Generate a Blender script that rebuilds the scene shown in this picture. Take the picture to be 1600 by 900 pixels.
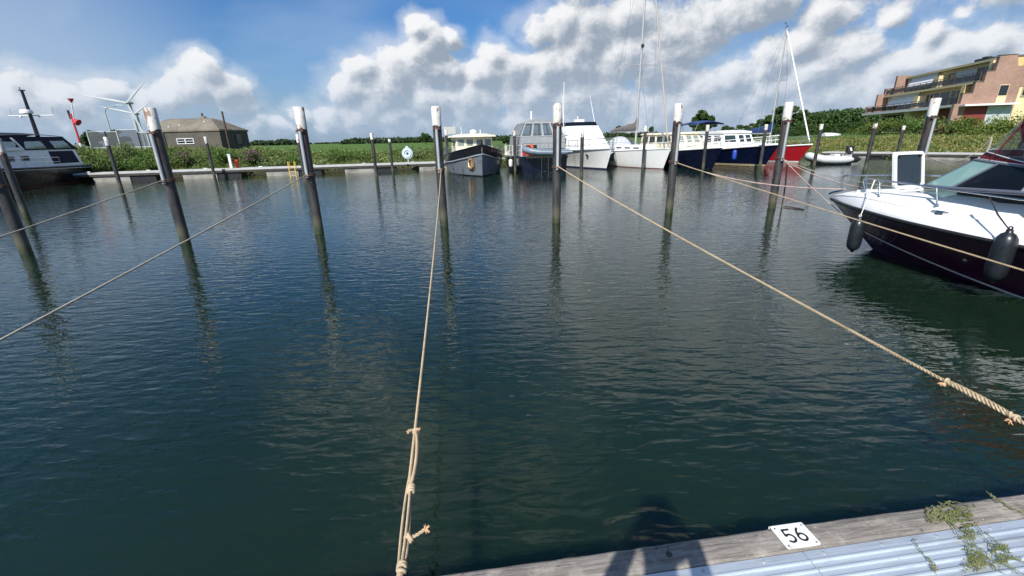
import bpy, math, random
import numpy as np
from mathutils import Vector, Matrix

random.seed(7)
RNG = np.random.default_rng(7)
scene = bpy.context.scene
COL = scene.collection
for o in list(bpy.data.objects):
    bpy.data.objects.remove(o, do_unlink=True)

# ------------------------------------------------------------------ camera
FPX = 683.0                                   # focal length in photo pixels (1600 wide)
VPX, VPY = 47.0, 2000.0                       # vanishing point of the verticals, from the picture centre
_L = math.hypot(VPX, VPY)
ROLL = math.atan2(VPX, VPY)
PITCH = math.atan2(FPX * FPX / _L, FPX)
CAM = np.array([0.0, 0.0, 2.0])
_fw = np.array([0, math.cos(PITCH), -math.sin(PITCH)])
_r0 = np.array([1.0, 0, 0])
_u0 = np.cross(_r0, _fw)
_r = math.cos(ROLL) * _r0 - math.sin(ROLL) * _u0
_u = math.sin(ROLL) * _r0 + math.cos(ROLL) * _u0

cd = bpy.data.cameras.new('camera')
cam = bpy.data.objects.new('camera', cd)
COL.objects.link(cam)
cd.sensor_width = 36.0
cd.lens = 36.0 * FPX / 1600.0
cd.clip_start = 0.02
cd.clip_end = 20000
Mc = Matrix(((_r[0], _u[0], -_fw[0], CAM[0]), (_r[1], _u[1], -_fw[1], CAM[1]), (_r[2], _u[2], -_fw[2], CAM[2]), (0, 0, 0, 1)))
cam.matrix_world = Mc
scene.camera = cam

def ray(x, y):
    v = _fw * FPX + _r * (x - 800) - _u * (y - 450)
    return v / np.linalg.norm(v)

def atz(x, y, z=0.0):
    """survey: the point at height z seen at photo pixel x, y"""
    v = ray(x, y)
    return CAM + v * ((z - CAM[2]) / v[2])

def aty(x, y, Y):
    """survey: the point at distance Y north of the camera seen at photo pixel x, y"""
    v = ray(x, y)
    return CAM + v * (Y / v[1])

# ------------------------------------------------------------------ sun, sky, exposure
SUN_EL, SUN_AZ = math.radians(43.0), math.radians(180 + 21.7)      # azimuth clockwise from +Y
SUN = np.array([math.sin(SUN_AZ) * math.cos(SUN_EL), math.cos(SUN_AZ) * math.cos(SUN_EL), math.sin(SUN_EL)])
sd = bpy.data.lights.new('sun', 'SUN')
sd.energy = 5.0
sd.angle = math.radians(0.55)
sd.color = (1.0, 0.955, 0.89)
sun = bpy.data.objects.new('sun', sd)
COL.objects.link(sun)
sun.rotation_euler = Vector(SUN).to_track_quat('Z', 'Y').to_euler()
sun.location = (0, 0, 40)

scene.view_settings.view_transform = 'Standard'
scene.view_settings.look = 'None'
scene.view_settings.exposure = 0.35
scene.view_settings.gamma = 1.0
scene.view_settings.use_curve_mapping = False
scene.render.engine = 'CYCLES'

world = bpy.data.worlds.new('World')
scene.world = world
world.use_nodes = True

class NT:
    """small helper for node trees"""
    def __init__(s, tree):
        s.t = tree
    def n(s, typ, **kw):
        nd = s.t.nodes.new(typ)
        for k, v in kw.items():
            setattr(nd, k, v)
        return nd
    def link(s, a, b):
        s.t.links.new(a, b)
    def put(s, sock, v):
        if hasattr(v, 'is_linked') or hasattr(v, 'links'):
            s.t.links.new(v, sock)
        else:
            sock.default_value = v
    def math(s, op, a, b=None, c=None, clamp=False):
        nd = s.n('ShaderNodeMath', operation=op, use_clamp=clamp)
        s.put(nd.inputs[0], a)
        if b is not None:
            s.put(nd.inputs[1], b)
        if c is not None:
            s.put(nd.inputs[2], c)
        return nd.outputs[0]
    def vec(s, op, a, b=None):
        nd = s.n('ShaderNodeVectorMath', operation=op)
        s.put(nd.inputs[0], a)
        if b is not None:
            s.put(nd.inputs[1], b)
        return nd.outputs['Value'] if op in ('LENGTH', 'DISTANCE', 'DOT_PRODUCT') else nd.outputs[0]
    def scale(s, a, k):
        nd = s.n('ShaderNodeVectorMath', operation='SCALE')
        s.put(nd.inputs[0], a)
        nd.inputs['Scale'].default_value = k
        return nd.outputs[0]
    def noise(s, v, scale, detail=4.0, rough=0.55, dist=0.0, lac=2.0):
        nd = s.n('ShaderNodeTexNoise')
        if v is not None:
            s.link(v, nd.inputs['Vector'])
        nd.inputs['Scale'].default_value = scale
        nd.inputs['Detail'].default_value = detail
        nd.inputs['Roughness'].default_value = rough
        nd.inputs['Distortion'].default_value = dist
        nd.inputs['Lacunarity'].default_value = lac
        return nd.outputs['Fac']
    def maprange(s, v, a, b, c=0.0, d=1.0, smooth=False):
        nd = s.n('ShaderNodeMapRange')
        nd.clamp = True
        if smooth:
            nd.interpolation_type = 'SMOOTHSTEP'
        s.put(nd.inputs[0], v)
        for i, x in enumerate((a, b, c, d)):
            nd.inputs[i + 1].default_value = x
        return nd.outputs[0]
    def mix(s, f, a, b, mode='MIX'):
        nd = s.n('ShaderNodeMix', data_type='RGBA', blend_type=mode)
        s.put(nd.inputs[0], f)
        for sock, v in ((nd.inputs[6], a), (nd.inputs[7], b)):
            if isinstance(v, (tuple, list)):
                v = tuple(v) + ((1.0,) if len(v) == 3 else ())
            s.put(sock, v)
        return nd.outputs[2]

# clouds: soft masses (photo pixel of the centre, radius in pixels, weight) broken up by noise;
# away from them the same noise goes on over the whole sky
CLOUDS = [
    (318, 108, 34, 1), (350, 140, 42, 1), (296, 135, 36, 1), (262, 150, 44, .9), (228, 160, 46, .8), (372, 165, 40, .8),
    (20, 165, 70, .72), (95, 160, 60, .75), (160, 142, 46, .75), (20, 130, 50, .6), (395, 190, 40, .7), (430, 195, 30, .8),
    (648, 38, 22, 1.0), (668, 62, 32, 1.0), (702, 62, 22, .95), (655, 92, 44, 1), (612, 112, 48, 1), (562, 112, 36, .9), (684, 108, 36, 1),
    (545, 142, 40, .95), (600, 142, 56, 1), (704, 115, 26, 1.1),
    (465, 178, 30, .95), (505, 185, 36, .95), (560, 182, 46, .95), (620, 180, 50, .95), (672, 168, 46, 1), (440, 205, 40, .6),
    (772, 84, 34, 1), (760, 118, 44, 1), (800, 110, 48, 1), (740, 165, 60, 1), (830, 150, 66, 1),
    (835, 52, 40, .9), (878, 42, 46, .95), (930, 46, 54, 1), (985, 28, 50, 1), (905, 92, 70, 1), (975, 92, 70, 1), (860, 105, 60, 1),
    (1060, 62, 66, 1.05), (1110, 40, 64, 1.05), (1165, 14, 60, 1), (1210, -14, 56, 1), (1030, 112, 70, 1),
    (1095, 140, 62, .95), (1150, 118, 46, .95), (1205, 95, 50, 1), (1255, 72, 46, 1), (1200, 140, 70, .95), (1290, 22, 46, .95),
    (1275, 110, 66, 1), (1335, 88, 54, .95), (1310, 150, 70, .95), (1375, 140, 60, .9), (1390, 110, 50, .9),
    (1440, 105, 60, .9), (1500, 78, 56, .85), (1560, 60, 56, .9), (1600, 85, 60, .95), (1480, 110, 70, .9), (1390, 20, 34, .75), (1455, 50, 38, .75), (1515, 18, 26, .7),
    (920, 160, 80, .98), (1020, 170, 80, .98), (1120, 180, 70, .95), (820, 195, 60, .9), (1230, 180, 70, .9),
    (1640, 60, 90, .9), (1700, 90, 110, .9),
    (930, -60, 90, .95), (1060, -70, 100, .95), (1200, -110, 110, .95), (1340, -60, 90, .85), (1000, -190, 150, .9), (1250, -240, 160, .9), (1480, -80, 110, .85), (1480, -240, 160, .85), (820, -110, 80, .85), (1650, -60, 120, .9),
    (1750, -200, 160, .85),
]

SKY_S = 0.085
def build_world():
    t = world.node_tree
    t.nodes.clear()
    N = NT(t)
    out = N.n('ShaderNodeOutputWorld')
    bg = N.n('ShaderNodeBackground')
    bg.inputs['Strength'].default_value = SKY_S
    N.link(bg.outputs[0], out.inputs[0])
    sky = N.n('ShaderNodeTexSky', sky_type='NISHITA')
    sky.sun_disc = False
    sky.sun_elevation = SUN_EL
    sky.sun_rotation = SUN_AZ
    sky.air_density = 1.0
    sky.dust_density = 1.8
    sky.ozone_density = 1.2
    sky.altitude = 0
    def lum(*c):                              # a sky radiance in the units of the sky texture
        return tuple(x / SKY_S / 2 ** 0.35 for x in c)   # as displayed at the exposure set above
    # --- cloud field as a node group so that it can be looked up twice (here, and a little towards the light)
    g = bpy.data.node_groups.new('cloud_field', 'ShaderNodeTree')
    g.interface.new_socket('Vector', in_out='INPUT', socket_type='NodeSocketVector')
    g.interface.new_socket('Field', in_out='OUTPUT', socket_type='NodeSocketFloat')
    G = NT(g)
    gi = G.n('NodeGroupInput')
    go = G.n('NodeGroupOutput')
    v = gi.outputs[0]
    warp = G.n('ShaderNodeTexNoise')
    G.link(v, warp.inputs['Vector'])
    warp.inputs['Scale'].default_value = 11.0
    warp.inputs['Detail'].default_value = 3.0
    wv = G.vec('ADD', v, G.scale(G.vec('SUBTRACT', warp.outputs['Color'], (0.5, 0.5, 0.5)), 0.05))
    cur = None
    for (x, y, r, w) in CLOUDS:
        d = ray(x, y)
        c = (d[0], d[1], d[2] * 1.25)
        rad = r / FPX / math.sqrt(1 + ((x - 800) ** 2 + (y - 450) ** 2) / FPX ** 2)
        dist = G.vec('DISTANCE', wv, c)
        b = G.math('MULTIPLY_ADD', dist, -1.0 / rad, 0.93 + 0.9 * (w - 0.8))
        cur = b if cur is None else G.math('SMOOTH_MAX', cur, b, 0.28)
    low = G.noise(G.vec('ADD', v, (2.1, 7.7, 0.4)), 2.3, 2.0, 0.5)
    gen = G.maprange(low, 0.42, 0.72, -1.5, 0.9)          # the sky outside the picture
    gs = G.n('ShaderNodeSeparateXYZ')
    G.link(v, gs.inputs[0])
    ahead = G.math('MULTIPLY', G.maprange(gs.outputs[1], 0.25, 0.5), G.maprange(gs.outputs[2], 0.42, 0.28))
    gen = G.math('MULTIPLY_ADD', ahead, -1.6, gen)      # in view the masses listed above stand for it
    base = G.math('MAXIMUM', cur, gen)
    base = G.maprange(base, -1.2, 0.9, -1.05, 0.62)
    n1 = G.noise(wv, 8.5, 10.0, 0.645)
    vo = G.n('ShaderNodeTexVoronoi', feature='F1')          # rounded billows
    G.link(wv, vo.inputs['Vector'])
    vo.inputs['Scale'].default_value = 24.0
    bil = G.math('SUBTRACT', 0.5, vo.outputs['Distance'])
    f = G.math('MULTIPLY_ADD', G.math('SUBTRACT', n1, 0.5), 1.35, base)
    f = G.math('MULTIPLY_ADD', bil, 0.16, f)
    G.link(f, go.inputs[0])
    tc = N.n('ShaderNodeTexCoord')
    dirn = N.vec('NORMALIZE', tc.outputs['Generated'])
    v0 = N.vec('MULTIPLY', dirn, (1, 1, 1.25))
    sep = N.n('ShaderNodeSeparateXYZ')
    N.link(dirn, sep.inputs[0])
    def field(vv):
        nd = N.n('ShaderNodeGroup')
        nd.node_tree = g
        N.link(vv, nd.inputs[0])
        return nd.outputs[0]
    f0 = field(v0)
    f0 = N.math('MULTIPLY_ADD', N.math('SUBTRACT', N.noise(v0, 60.0, 4.0, 0.6, 0.5), 0.5), 0.22, f0)
    f1 = field(N.vec('ADD', v0, (-0.013, 0.0, 0.022)))
    dens = N.math('MAXIMUM', N.maprange(f0, -0.08, 0.28, 0, 1, smooth=True), N.maprange(f0, -0.55, 0.15, 0, 0.42, smooth=True))
    lit = N.math('MULTIPLY_ADD', N.math('SUBTRACT', f0, f1), 1.5, N.maprange(f0, 0.0, 0.8, 0.60, 0.17))
    fine = N.math('SUBTRACT', N.noise(v0, 46.0, 5.0, 0.62, 0.6), 0.5)
    lit = N.math('MULTIPLY_ADD', fine, 0.55, lit)
    lit = N.maprange(lit, 0.0, 1.0, 0, 1, smooth=True)
    ccol = N.mix(lit, lum(0.32, 0.385, 0.475), lum(0.92, 0.93, 0.95))
    hazecol = lum(0.42, 0.55, 0.73)
    low_ = N.maprange(sep.outputs[2], 0.0, 0.18, 0.55, 0.0, smooth=True)
    ccol = N.mix(low_, ccol, hazecol)
    # thin veil of high cloud
    veil_n = N.noise(N.vec('MULTIPLY', dirn, (1.0, 1.0, 2.2)), 2.1, 4.0, 0.5, 0.4)
    dv = ray(-20, 90)
    vd = N.vec('DISTANCE', dirn, (dv[0], dv[1], dv[2]))
    veil = N.math('ADD', N.maprange(veil_n, 0.51, 0.78, 0, 0.4), N.maprange(vd, 0.0, 0.36, 0.5, 0.0, smooth=True))
    skyc = N.mix(1.0, sky.outputs[0], (0.40, 0.74, 1.13, 1), 'MULTIPLY')
    skyc = N.mix(veil, skyc, lum(0.58, 0.68, 0.82))
    skyc = N.mix(N.maprange(sep.outputs[2], 0.0, 0.22, 0.6, 0.0, smooth=True), skyc, hazecol)
    fin = N.mix(dens, skyc, ccol)
    fin = N.mix(N.maprange(sep.outputs[2], -0.03, -0.001, 1.0, 0.0), fin, lum(0.06, 0.075, 0.05))   # below the horizon
    N.link(fin, bg.inputs[0])
    world.cycles.sampling_method = 'MANUAL'
    world.cycles.sample_map_resolution = 512
build_world()

# ------------------------------------------------------------------ geometry helpers
class MB:
    """collects polygons; build() links them as ONE mesh object"""
    def __init__(s):
        s.v = []
        s.f = []
    def add(s, vs, fs):
        b = len(s.v)
        s.v.extend([tuple(float(c) for c in p) for p in vs])
        s.f.extend([tuple(i + b for i in f) for f in fs])
        return s
    def hexa(s, p):
        """8 corners: bottom 4 counter-clockwise, then top 4"""
        return s.add(p, [(3, 2, 1, 0), (4, 5, 6, 7), (0, 1, 5, 4), (1, 2, 6, 5), (2, 3, 7, 6), (3, 0, 4, 7)])
    def box(s, c, d, rz=0.0, ax=None):
        c = np.array(c, float)
        if ax is None:
            ax = (np.array([math.cos(rz), math.sin(rz), 0]), np.array([-math.sin(rz), math.cos(rz), 0]), np.array([0, 0, 1.0]))
        a, b, e = ax[0] * d[0] / 2, ax[1] * d[1] / 2, ax[2] * d[2] / 2
        return s.hexa([c - a - b - e, c + a - b - e, c + a + b - e, c - a + b - e, c - a - b + e, c + a - b + e, c + a + b + e, c - a + b + e])
    def rbox(s, c, d, r, rz=0.0, n=3):
        """box with rounded vertical edges"""
        pts = []
        for (sx, sy, a0) in ((1, 1, 0), (-1, 1, 90), (-1, -1, 180), (1, -1, 270)):
            for k in range(n + 1):
                a = math.radians(a0 + 90 * k / n)
                pts.append((sx * (d[0] / 2 - r) + r * math.cos(a), sy * (d[1] / 2 - r) + r * math.sin(a)))
        cs, sn = math.cos(rz), math.sin(rz)
        pts = [(c[0] + x * cs - y * sn, c[1] + x * sn + y * cs) for x, y in pts]
        return s.prism(pts, c[2] - d[2] / 2, c[2] + d[2] / 2)
    def prism(s, poly, z0, z1, top=None):
        n = len(poly)
        top = top or poly
        vs = [(x, y, z0) for x, y in poly] + [(x, y, z1) for x, y in top]
        return s.add(vs, [tuple(range(n - 1, -1, -1)), tuple(range(n, 2 * n))] + [(i, (i + 1) % n, n + (i + 1) % n, n + i) for i in range(n)])
    def slab(s, quad, th, off=0.0):
        """a plate on a quad (counter-clockwise from outside), standing out by th"""
        q = [np.array(p, float) for p in quad]
        n = np.cross(q[1] - q[0], q[-1] - q[0])
        n = n / (np.linalg.norm(n) + 1e-12)
        k = len(q)
        lo = [p + n * off for p in q]
        hi = [p + n * (off + th) for p in q]
        return s.add(lo + hi, [tuple(range(k - 1, -1, -1)), tuple(range(k, 2 * k))] + [(i, (i + 1) % k, k + (i + 1) % k, k + i) for i in range(k)])
    def tube(s, path, r, n=8, caps=True, flat=None):
        P = np.array(path, float)
        m = len(P)
        R = np.full(m, r, float) if np.isscalar(r) else np.array(r, float)
        T = np.gradient(P, axis=0) if m > 2 else np.array([P[1] - P[0]] * 2)
        T = T / (np.linalg.norm(T, axis=1)[:, None] + 1e-12)
        up = np.array([0, 0, 1.0]) if abs(T[0][2]) < 0.9 else np.array([1.0, 0, 0])
        A = np.cross(T[0], up)
        A /= np.linalg.norm(A)
        vs = []
        for i in range(m):
            A = A - T[i] * (A @ T[i])
            A /= np.linalg.norm(A) + 1e-12
            B = np.cross(T[i], A)
            for k in range(n):
                a = 2 * math.pi * k / n
                vs.append(P[i] + R[i] * (math.cos(a) * A + math.sin(a) * B * (flat or 1.0)))
        fs = [(i * n + k, i * n + (k + 1) % n, (i + 1) * n + (k + 1) % n, (i + 1) * n + k) for i in range(m - 1) for k in range(n)]
        if caps:
            fs += [tuple(range(n - 1, -1, -1)), tuple((m - 1) * n + k for k in range(n))]
        return s.add(vs, fs)
    def lathe(s, prof, c=(0, 0, 0), n=16, ax=None):
        """profile of (radius, height)"""
        c = np.array(c, float)
        if ax is None:
            X, Y, Z = np.eye(3)
        else:
            Z = np.array(ax, float)
            Z /= np.linalg.norm(Z)
            X = np.cross(Z, (0, 0, 1.0) if abs(Z[2]) < 0.9 else (1.0, 0, 0))
            X /= np.linalg.norm(X)
            Y = np.cross(Z, X)
        vs = [c + X * r * math.cos(2 * math.pi * k / n) + Y * r * math.sin(2 * math.pi * k / n) + Z * h for r, h in prof for k in range(n)]
        m = len(prof)
        fs = [(i * n + k, i * n + (k + 1) % n, (i + 1) * n + (k + 1) % n, (i + 1) * n + k) for i in range(m - 1) for k in range(n)]
        fs += [tuple(range(n - 1, -1, -1)), tuple((m - 1) * n + k for k in range(n))]
        return s.add(vs, fs)
    def torus(s, c, R, r, ax=(0, 0, 1), n=20, m=8):
        Z = np.array(ax, float)
        Z /= np.linalg.norm(Z)
        X = np.cross(Z, (0, 0, 1.0) if abs(Z[2]) < 0.9 else (1.0, 0, 0))
        X /= np.linalg.norm(X)
        Y = np.cross(Z, X)
        c = np.array(c, float)
        vs = []
        for i in range(n):
            a = 2 * math.pi * i / n
            d = X * math.cos(a) + Y * math.sin(a)
            for k in range(m):
                b = 2 * math.pi * k / m
                vs.append(c + d * (R + r * math.cos(b)) + Z * r * math.sin(b))
        return s.add(vs, [(i * m + k, ((i + 1) % n) * m + k, ((i + 1) % n) * m + (k + 1) % m, i * m + (k + 1) % m) for i in range(n) for k in range(m)])
    def loft(s, rings, closed=False, cap0=False, cap1=False):
        n = len(rings[0])
        vs = [p for r in rings for p in r]
        e = n if closed else n - 1
        fs = [(i * n + k, i * n + (k + 1) % n, (i + 1) * n + (k + 1) % n, (i + 1) * n + k) for i in range(len(rings) - 1) for k in range(e)]
        if cap0:
            fs.append(tuple(range(n - 1, -1, -1)))
        if cap1:
            fs.append(tuple((len(rings) - 1) * n + k for k in range(n)))
        return s.add(vs, fs)
    def build(s, name, m=None, parent=None, smooth=None, recalc=False):
        me = bpy.data.meshes.new(name)
        me.from_pydata(s.v, [], s.f)
        if recalc:
            import bmesh
            bm = bmesh.new()
            bm.from_mesh(me)
            bmesh.ops.recalc_face_normals(bm, faces=bm.faces)
            bm.to_mesh(me)
            bm.free()
        me.update()
        if m is not None:
            me.materials.append(m)
        if smooth is not None:
            me.polygons.foreach_set('use_smooth', [True] * len(me.polygons))
            if smooth < 180:
                me.set_sharp_from_angle(angle=math.radians(smooth))
        o = bpy.data.objects.new(name, me)
        COL.objects.link(o)
        if parent is not None:
            o.parent = parent
        return o

def tag(o, label, cat, group=None):
    o['label'] = label
    o['category'] = cat
    if group:
        o['group'] = group
    return o

def thing(name, label, cat, loc=(0, 0, 0), rz=0.0, group=None):
    o = bpy.data.objects.new(name, None)
    o.empty_display_size = 0.2
    COL.objects.link(o)
    o.location = [float(c) for c in loc]
    o.rotation_euler = (0, 0, rz)
    return tag(o, label, cat, group)

def struct(o, kind='structure'):
    o['kind'] = kind
    return o

def copy_tree(o, parent=None):
    c = o.copy()
    COL.objects.link(c)
    c.parent = parent
    for ch in o.children:
        copy_tree(ch, c)
    return c

def lerp(a, b, t):
    return np.array(a, float) * (1 - t) + np.array(b, float) * t

def sub(q, u0, u1, v0, v1):
    """part of a quad a b c d (a-b bottom, d-c top)"""
    def P(u, v):
        return lerp(lerp(q[0], q[1], u), lerp(q[3], q[2], u), v)
    return [P(u0, v0), P(u1, v0), P(u1, v1), P(u0, v1)]

def sag(a, b, drop, n=24):
    t = np.linspace(0, 1, n)
    P = np.outer(1 - t, a) + np.outer(t, b)
    P[:, 2] -= drop * 4 * t * (1 - t)
    return P

def interp(tab, t):
    xs, ys = zip(*tab)
    return float(np.interp(t, xs, ys))

# ------------------------------------------------------------------ materials
MATS = {}
def pm(name, col, rough=0.5, metal=0.0, var=0.12, vs=3.0, stretch=(1, 1, 1), bump=0.0, bs=40.0, spec=0.5, coat=0.0, dirt=None, dirt_lo=0.55, dirt_hi=0.75, ds=2.0, rvar=0.1, trans=0.0):
    """procedural surface: base colour broken up by noise, optional dirt or rust patches, relief"""
    if name in MATS:
        return MATS[name]
    m = bpy.data.materials.new(name)
    m.use_nodes = True
    N = NT(m.node_tree)
    b = m.node_tree.nodes['Principled BSDF']
    tc = N.n('ShaderNodeTexCoord')
    oi = N.n('ShaderNodeObjectInfo')
    off = N.scale(oi.outputs['Location'], 0.37)
    v = N.vec('ADD', tc.outputs['Object'], off)
    mv = N.vec('MULTIPLY', v, stretch)
    n1 = N.noise(mv, vs, 6.0, 0.6)
    k = N.maprange(n1, 0.25, 0.75, 1 - var, 1 + var)
    cc = N.n('ShaderNodeCombineColor')
    for i in range(3):
        N.link(k, cc.inputs[i])
    c = N.mix(1.0, tuple(col), cc.outputs[0], 'MULTIPLY')
    if dirt is not None:
        n2 = N.noise(mv, ds, 8.0, 0.65)
        c = N.mix(N.maprange(n2, dirt_lo, dirt_hi), c, tuple(dirt))
    N.link(c, b.inputs['Base Color'])
    b.inputs['Metallic'].default_value = metal
    n3 = N.noise(mv, vs * 2.3, 4.0, 0.6)
    N.link(N.maprange(n3, 0.3, 0.7, max(0.02, rough - rvar), min(1, rough + rvar)), b.inputs['Roughness'])
    b.inputs['Specular IOR Level'].default_value = spec
    b.inputs['Coat Weight'].default_value = coat
    b.inputs['Coat Roughness'].default_value = 0.08
    if trans:
        b.inputs['Transmission Weight'].default_value = trans
    if bump:
        bn = N.n('ShaderNodeBump')
        bn.inputs['Strength'].default_value = 1.0
        bn.inputs['Distance'].default_value = bump
        N.link(N.noise(mv, bs, 5.0, 0.6), bn.inputs['Height'])
        N.link(bn.outputs[0], b.inputs['Normal'])
    MATS[name] = m
    return m

def leafmat(name, c1, c2, c3, rough=0.6, ps=0.35):
    """foliage: colour varies from leaf to leaf and patch to patch; some light passes through"""
    m = bpy.data.materials.new(name)
    m.use_nodes = True
    t = m.node_tree
    t.nodes.clear()
    N = NT(t)
    geo = N.n('ShaderNodeNewGeometry')
    rnd = geo.outputs['Random Per Island']
    n1 = N.noise(geo.outputs['Position'], ps, 4.0, 0.6)
    c = N.mix(N.maprange(n1, 0.36, 0.64), tuple(c1), tuple(c2))
    c = N.mix(N.math('MULTIPLY', N.math('POWER', rnd, 2.0), 0.8), c, tuple(c3))
    p = N.n('ShaderNodeBsdfPrincipled')
    p.inputs['Roughness'].default_value = rough
    p.inputs['Specular IOR Level'].default_value = 0.3
    N.link(c, p.inputs['Base Color'])
    tr = N.n('ShaderNodeBsdfTranslucent')
    N.link(N.mix(1.0, c, (1.0, 1.15, 0.6), 'MULTIPLY'), tr.inputs[0])
    mx = N.n('ShaderNodeMixShader')
    mx.inputs[0].default_value = 0.28
    N.link(p.outputs[0], mx.inputs[1])
    N.link(tr.outputs[0], mx.inputs[2])
    out = N.n('ShaderNodeOutputMaterial')
    N.link(mx.outputs[0], out.inputs[0])
    return m

def glassmat(name, tint=(0.8, 0.9, 0.92), dark=(0.02, 0.03, 0.035), clear=0.5):
    """window glass: reflecting, partly seen through"""
    m = bpy.data.materials.new(name)
    m.use_nodes = True
    t = m.node_tree
    t.nodes.clear()
    N = NT(t)
    p = N.n('ShaderNodeBsdfPrincipled')
    p.inputs['Base Color'].default_value = (*dark, 1)
    p.inputs['Roughness'].default_value = 0.04
    p.inputs['Specular IOR Level'].default_value = 0.6
    geo = N.n('ShaderNodeNewGeometry')
    bn = N.n('ShaderNodeBump')
    bn.inputs['Distance'].default_value = 0.004
    N.link(N.noise(geo.outputs['Position'], 2.5, 2.0), bn.inputs['Height'])
    N.link(bn.outputs[0], p.inputs['Normal'])
    tr = N.n('ShaderNodeBsdfTransparent')
    tr.inputs[0].default_value = (*tint, 1)
    mx = N.n('ShaderNodeMixShader')
    mx.inputs[0].default_value = clear
    N.link(p.outputs[0], mx.inputs[1])
    N.link(tr.outputs[0], mx.inputs[2])
    out = N.n('ShaderNodeOutputMaterial')
    N.link(mx.outputs[0], out.inputs[0])
    MATS[name] = m
    return m

M = {}
M['white'] = pm('white_gelcoat', (0.78, 0.78, 0.76), 0.25, var=0.05, dirt=(0.55, 0.54, 0.50), dirt_lo=0.62, dirt_hi=0.85, ds=1.6, coat=0.3)
M['cream'] = pm('cream_paint', (0.72, 0.66, 0.50), 0.4, var=0.06, dirt=(0.5, 0.44, 0.33), dirt_lo=0.6, dirt_hi=0.85)
M['greywhite'] = pm('grey_white_paint', (0.62, 0.64, 0.66), 0.35, var=0.05)
M['navy'] = pm('navy_hull_paint', (0.004, 0.006, 0.020), 0.22, var=0.25, coat=0.4)
M['blue'] = pm('blue_hull_paint', (0.003, 0.006, 0.026), 0.22, var=0.2, coat=0.4)
M['black'] = pm('black_hull_paint', (0.006, 0.0065, 0.009), 0.3, var=0.3, coat=0.2)
M['slate'] = pm('slate_hull_paint', (0.13, 0.145, 0.165), 0.3, var=0.15, dirt=(0.08, 0.09, 0.10), vs=1.2)
M['red'] = pm('red_hull_paint', (0.36, 0.010, 0.018), 0.25, var=0.1, coat=0.4)
M['plum'] = pm('aubergine_hull_paint', (0.045, 0.008, 0.032), 0.14, var=0.25, coat=0.6, rvar=0.05)
M['boot_red'] = pm('red_antifouling', (0.17, 0.045, 0.035), 0.7, var=0.25)
M['boot_tan'] = pm('tan_waterline_paint', (0.42, 0.34, 0.22), 0.6, var=0.15)
M['boot_navy'] = pm('dark_antifouling', (0.012, 0.016, 0.05), 0.6, var=0.2)
M['canvas_navy'] = pm('navy_canvas', (0.006, 0.009, 0.027), 0.85, var=0.25, bump=0.004, bs=25)
M['canvas_blue'] = pm('blue_canvas', (0.02, 0.05, 0.16), 0.85, var=0.2, bump=0.004, bs=25)
M['canvas_grey'] = pm('grey_canvas', (0.27, 0.28, 0.29), 0.85, var=0.12, bump=0.006, bs=12)
M['canvas_red'] = pm('wine_red_canvas', (0.23, 0.018, 0.03), 0.85, var=0.2, bump=0.003, bs=30)
M['canvas_tan'] = pm('grey_brown_sail_cover', (0.17, 0.15, 0.14), 0.9, var=0.2, bump=0.01, bs=8)
M['steel'] = pm('stainless_steel', (0.62, 0.63, 0.64), 0.22, metal=1.0, var=0.08)
M['galv'] = pm('galvanised_steel', (0.46, 0.47, 0.47), 0.5, metal=0.5, var=0.18, dirt=(0.25, 0.17, 0.11), dirt_lo=0.62, dirt_hi=0.8, ds=3)
M['alu'] = pm('mast_aluminium', (0.55, 0.53, 0.50), 0.4, metal=0.6, var=0.1)
M['wood'] = pm('varnished_wood', (0.25, 0.12, 0.05), 0.45, var=0.25, stretch=(1, 12, 12), vs=3)
M['rubber'] = pm('black_rubber', (0.014, 0.015, 0.017), 0.5, var=0.3)
M['fender'] = pm('dark_fender_vinyl', (0.012, 0.015, 0.019), 0.34, var=0.3, vs=9, dirt=(0.035, 0.038, 0.036), dirt_lo=0.6, dirt_hi=0.8, ds=5)
M['fender_white'] = pm('white_fender_vinyl', (0.68, 0.68, 0.66), 0.45, var=0.08)
M['fender_blue'] = pm('blue_fender_vinyl', (0.02, 0.06, 0.35), 0.45, var=0.08)
M['orange'] = pm('orange_plastic', (0.75, 0.11, 0.02), 0.5, var=0.1)
M['redpl'] = pm('red_plastic', (0.62, 0.03, 0.03), 0.5, var=0.1)
M['signred'] = pm('red_beacon_paint', (0.50, 0.03, 0.05), 0.5, var=0.15)
M['brass'] = pm('weathered_brass', (0.42, 0.28, 0.13), 0.45, metal=0.5, var=0.3, vs=8)
M['yellow'] = pm('yellow_ladder_paint', (0.62, 0.42, 0.06), 0.5, var=0.15)
M['hyp'] = pm('grey_blue_tube_rubber', (0.15, 0.20, 0.25), 0.5, var=0.12)
M['hyp_lt'] = pm('light_grey_tube_rubber', (0.52, 0.53, 0.53), 0.5, var=0.08)
M['concrete'] = pm('float_concrete', (0.30, 0.29, 0.26), 0.9, var=0.25, vs=2, dirt=(0.12, 0.12, 0.09), dirt_lo=0.5, dirt_hi=0.75, ds=1.2, bump=0.01)
M['deckgrey'] = pm('walkway_deck', (0.46, 0.46, 0.44), 0.8, var=0.15, vs=2)
M['timber_dark'] = pm('dark_timber', (0.05, 0.045, 0.04), 0.85, var=0.3)
M['bare_wood'] = pm('bare_grey_wood', (0.33, 0.29, 0.24), 0.85, var=0.25)
M['glass'] = glassmat('cabin_glass', clear=0.45)
M['glass_clear'] = glassmat('clear_vinyl', tint=(0.9, 0.94, 0.95), dark=(0.16, 0.18, 0.2), clear=0.75)
M['glass_green'] = glassmat('green_windscreen_glass', tint=(0.78, 0.97, 0.93), dark=(0.36, 0.56, 0.53), clear=0.45)
M['glass_dark'] = glassmat('dark_glass', tint=(0.25, 0.3, 0.33), dark=(0.008, 0.011, 0.014), clear=0.3)

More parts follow.
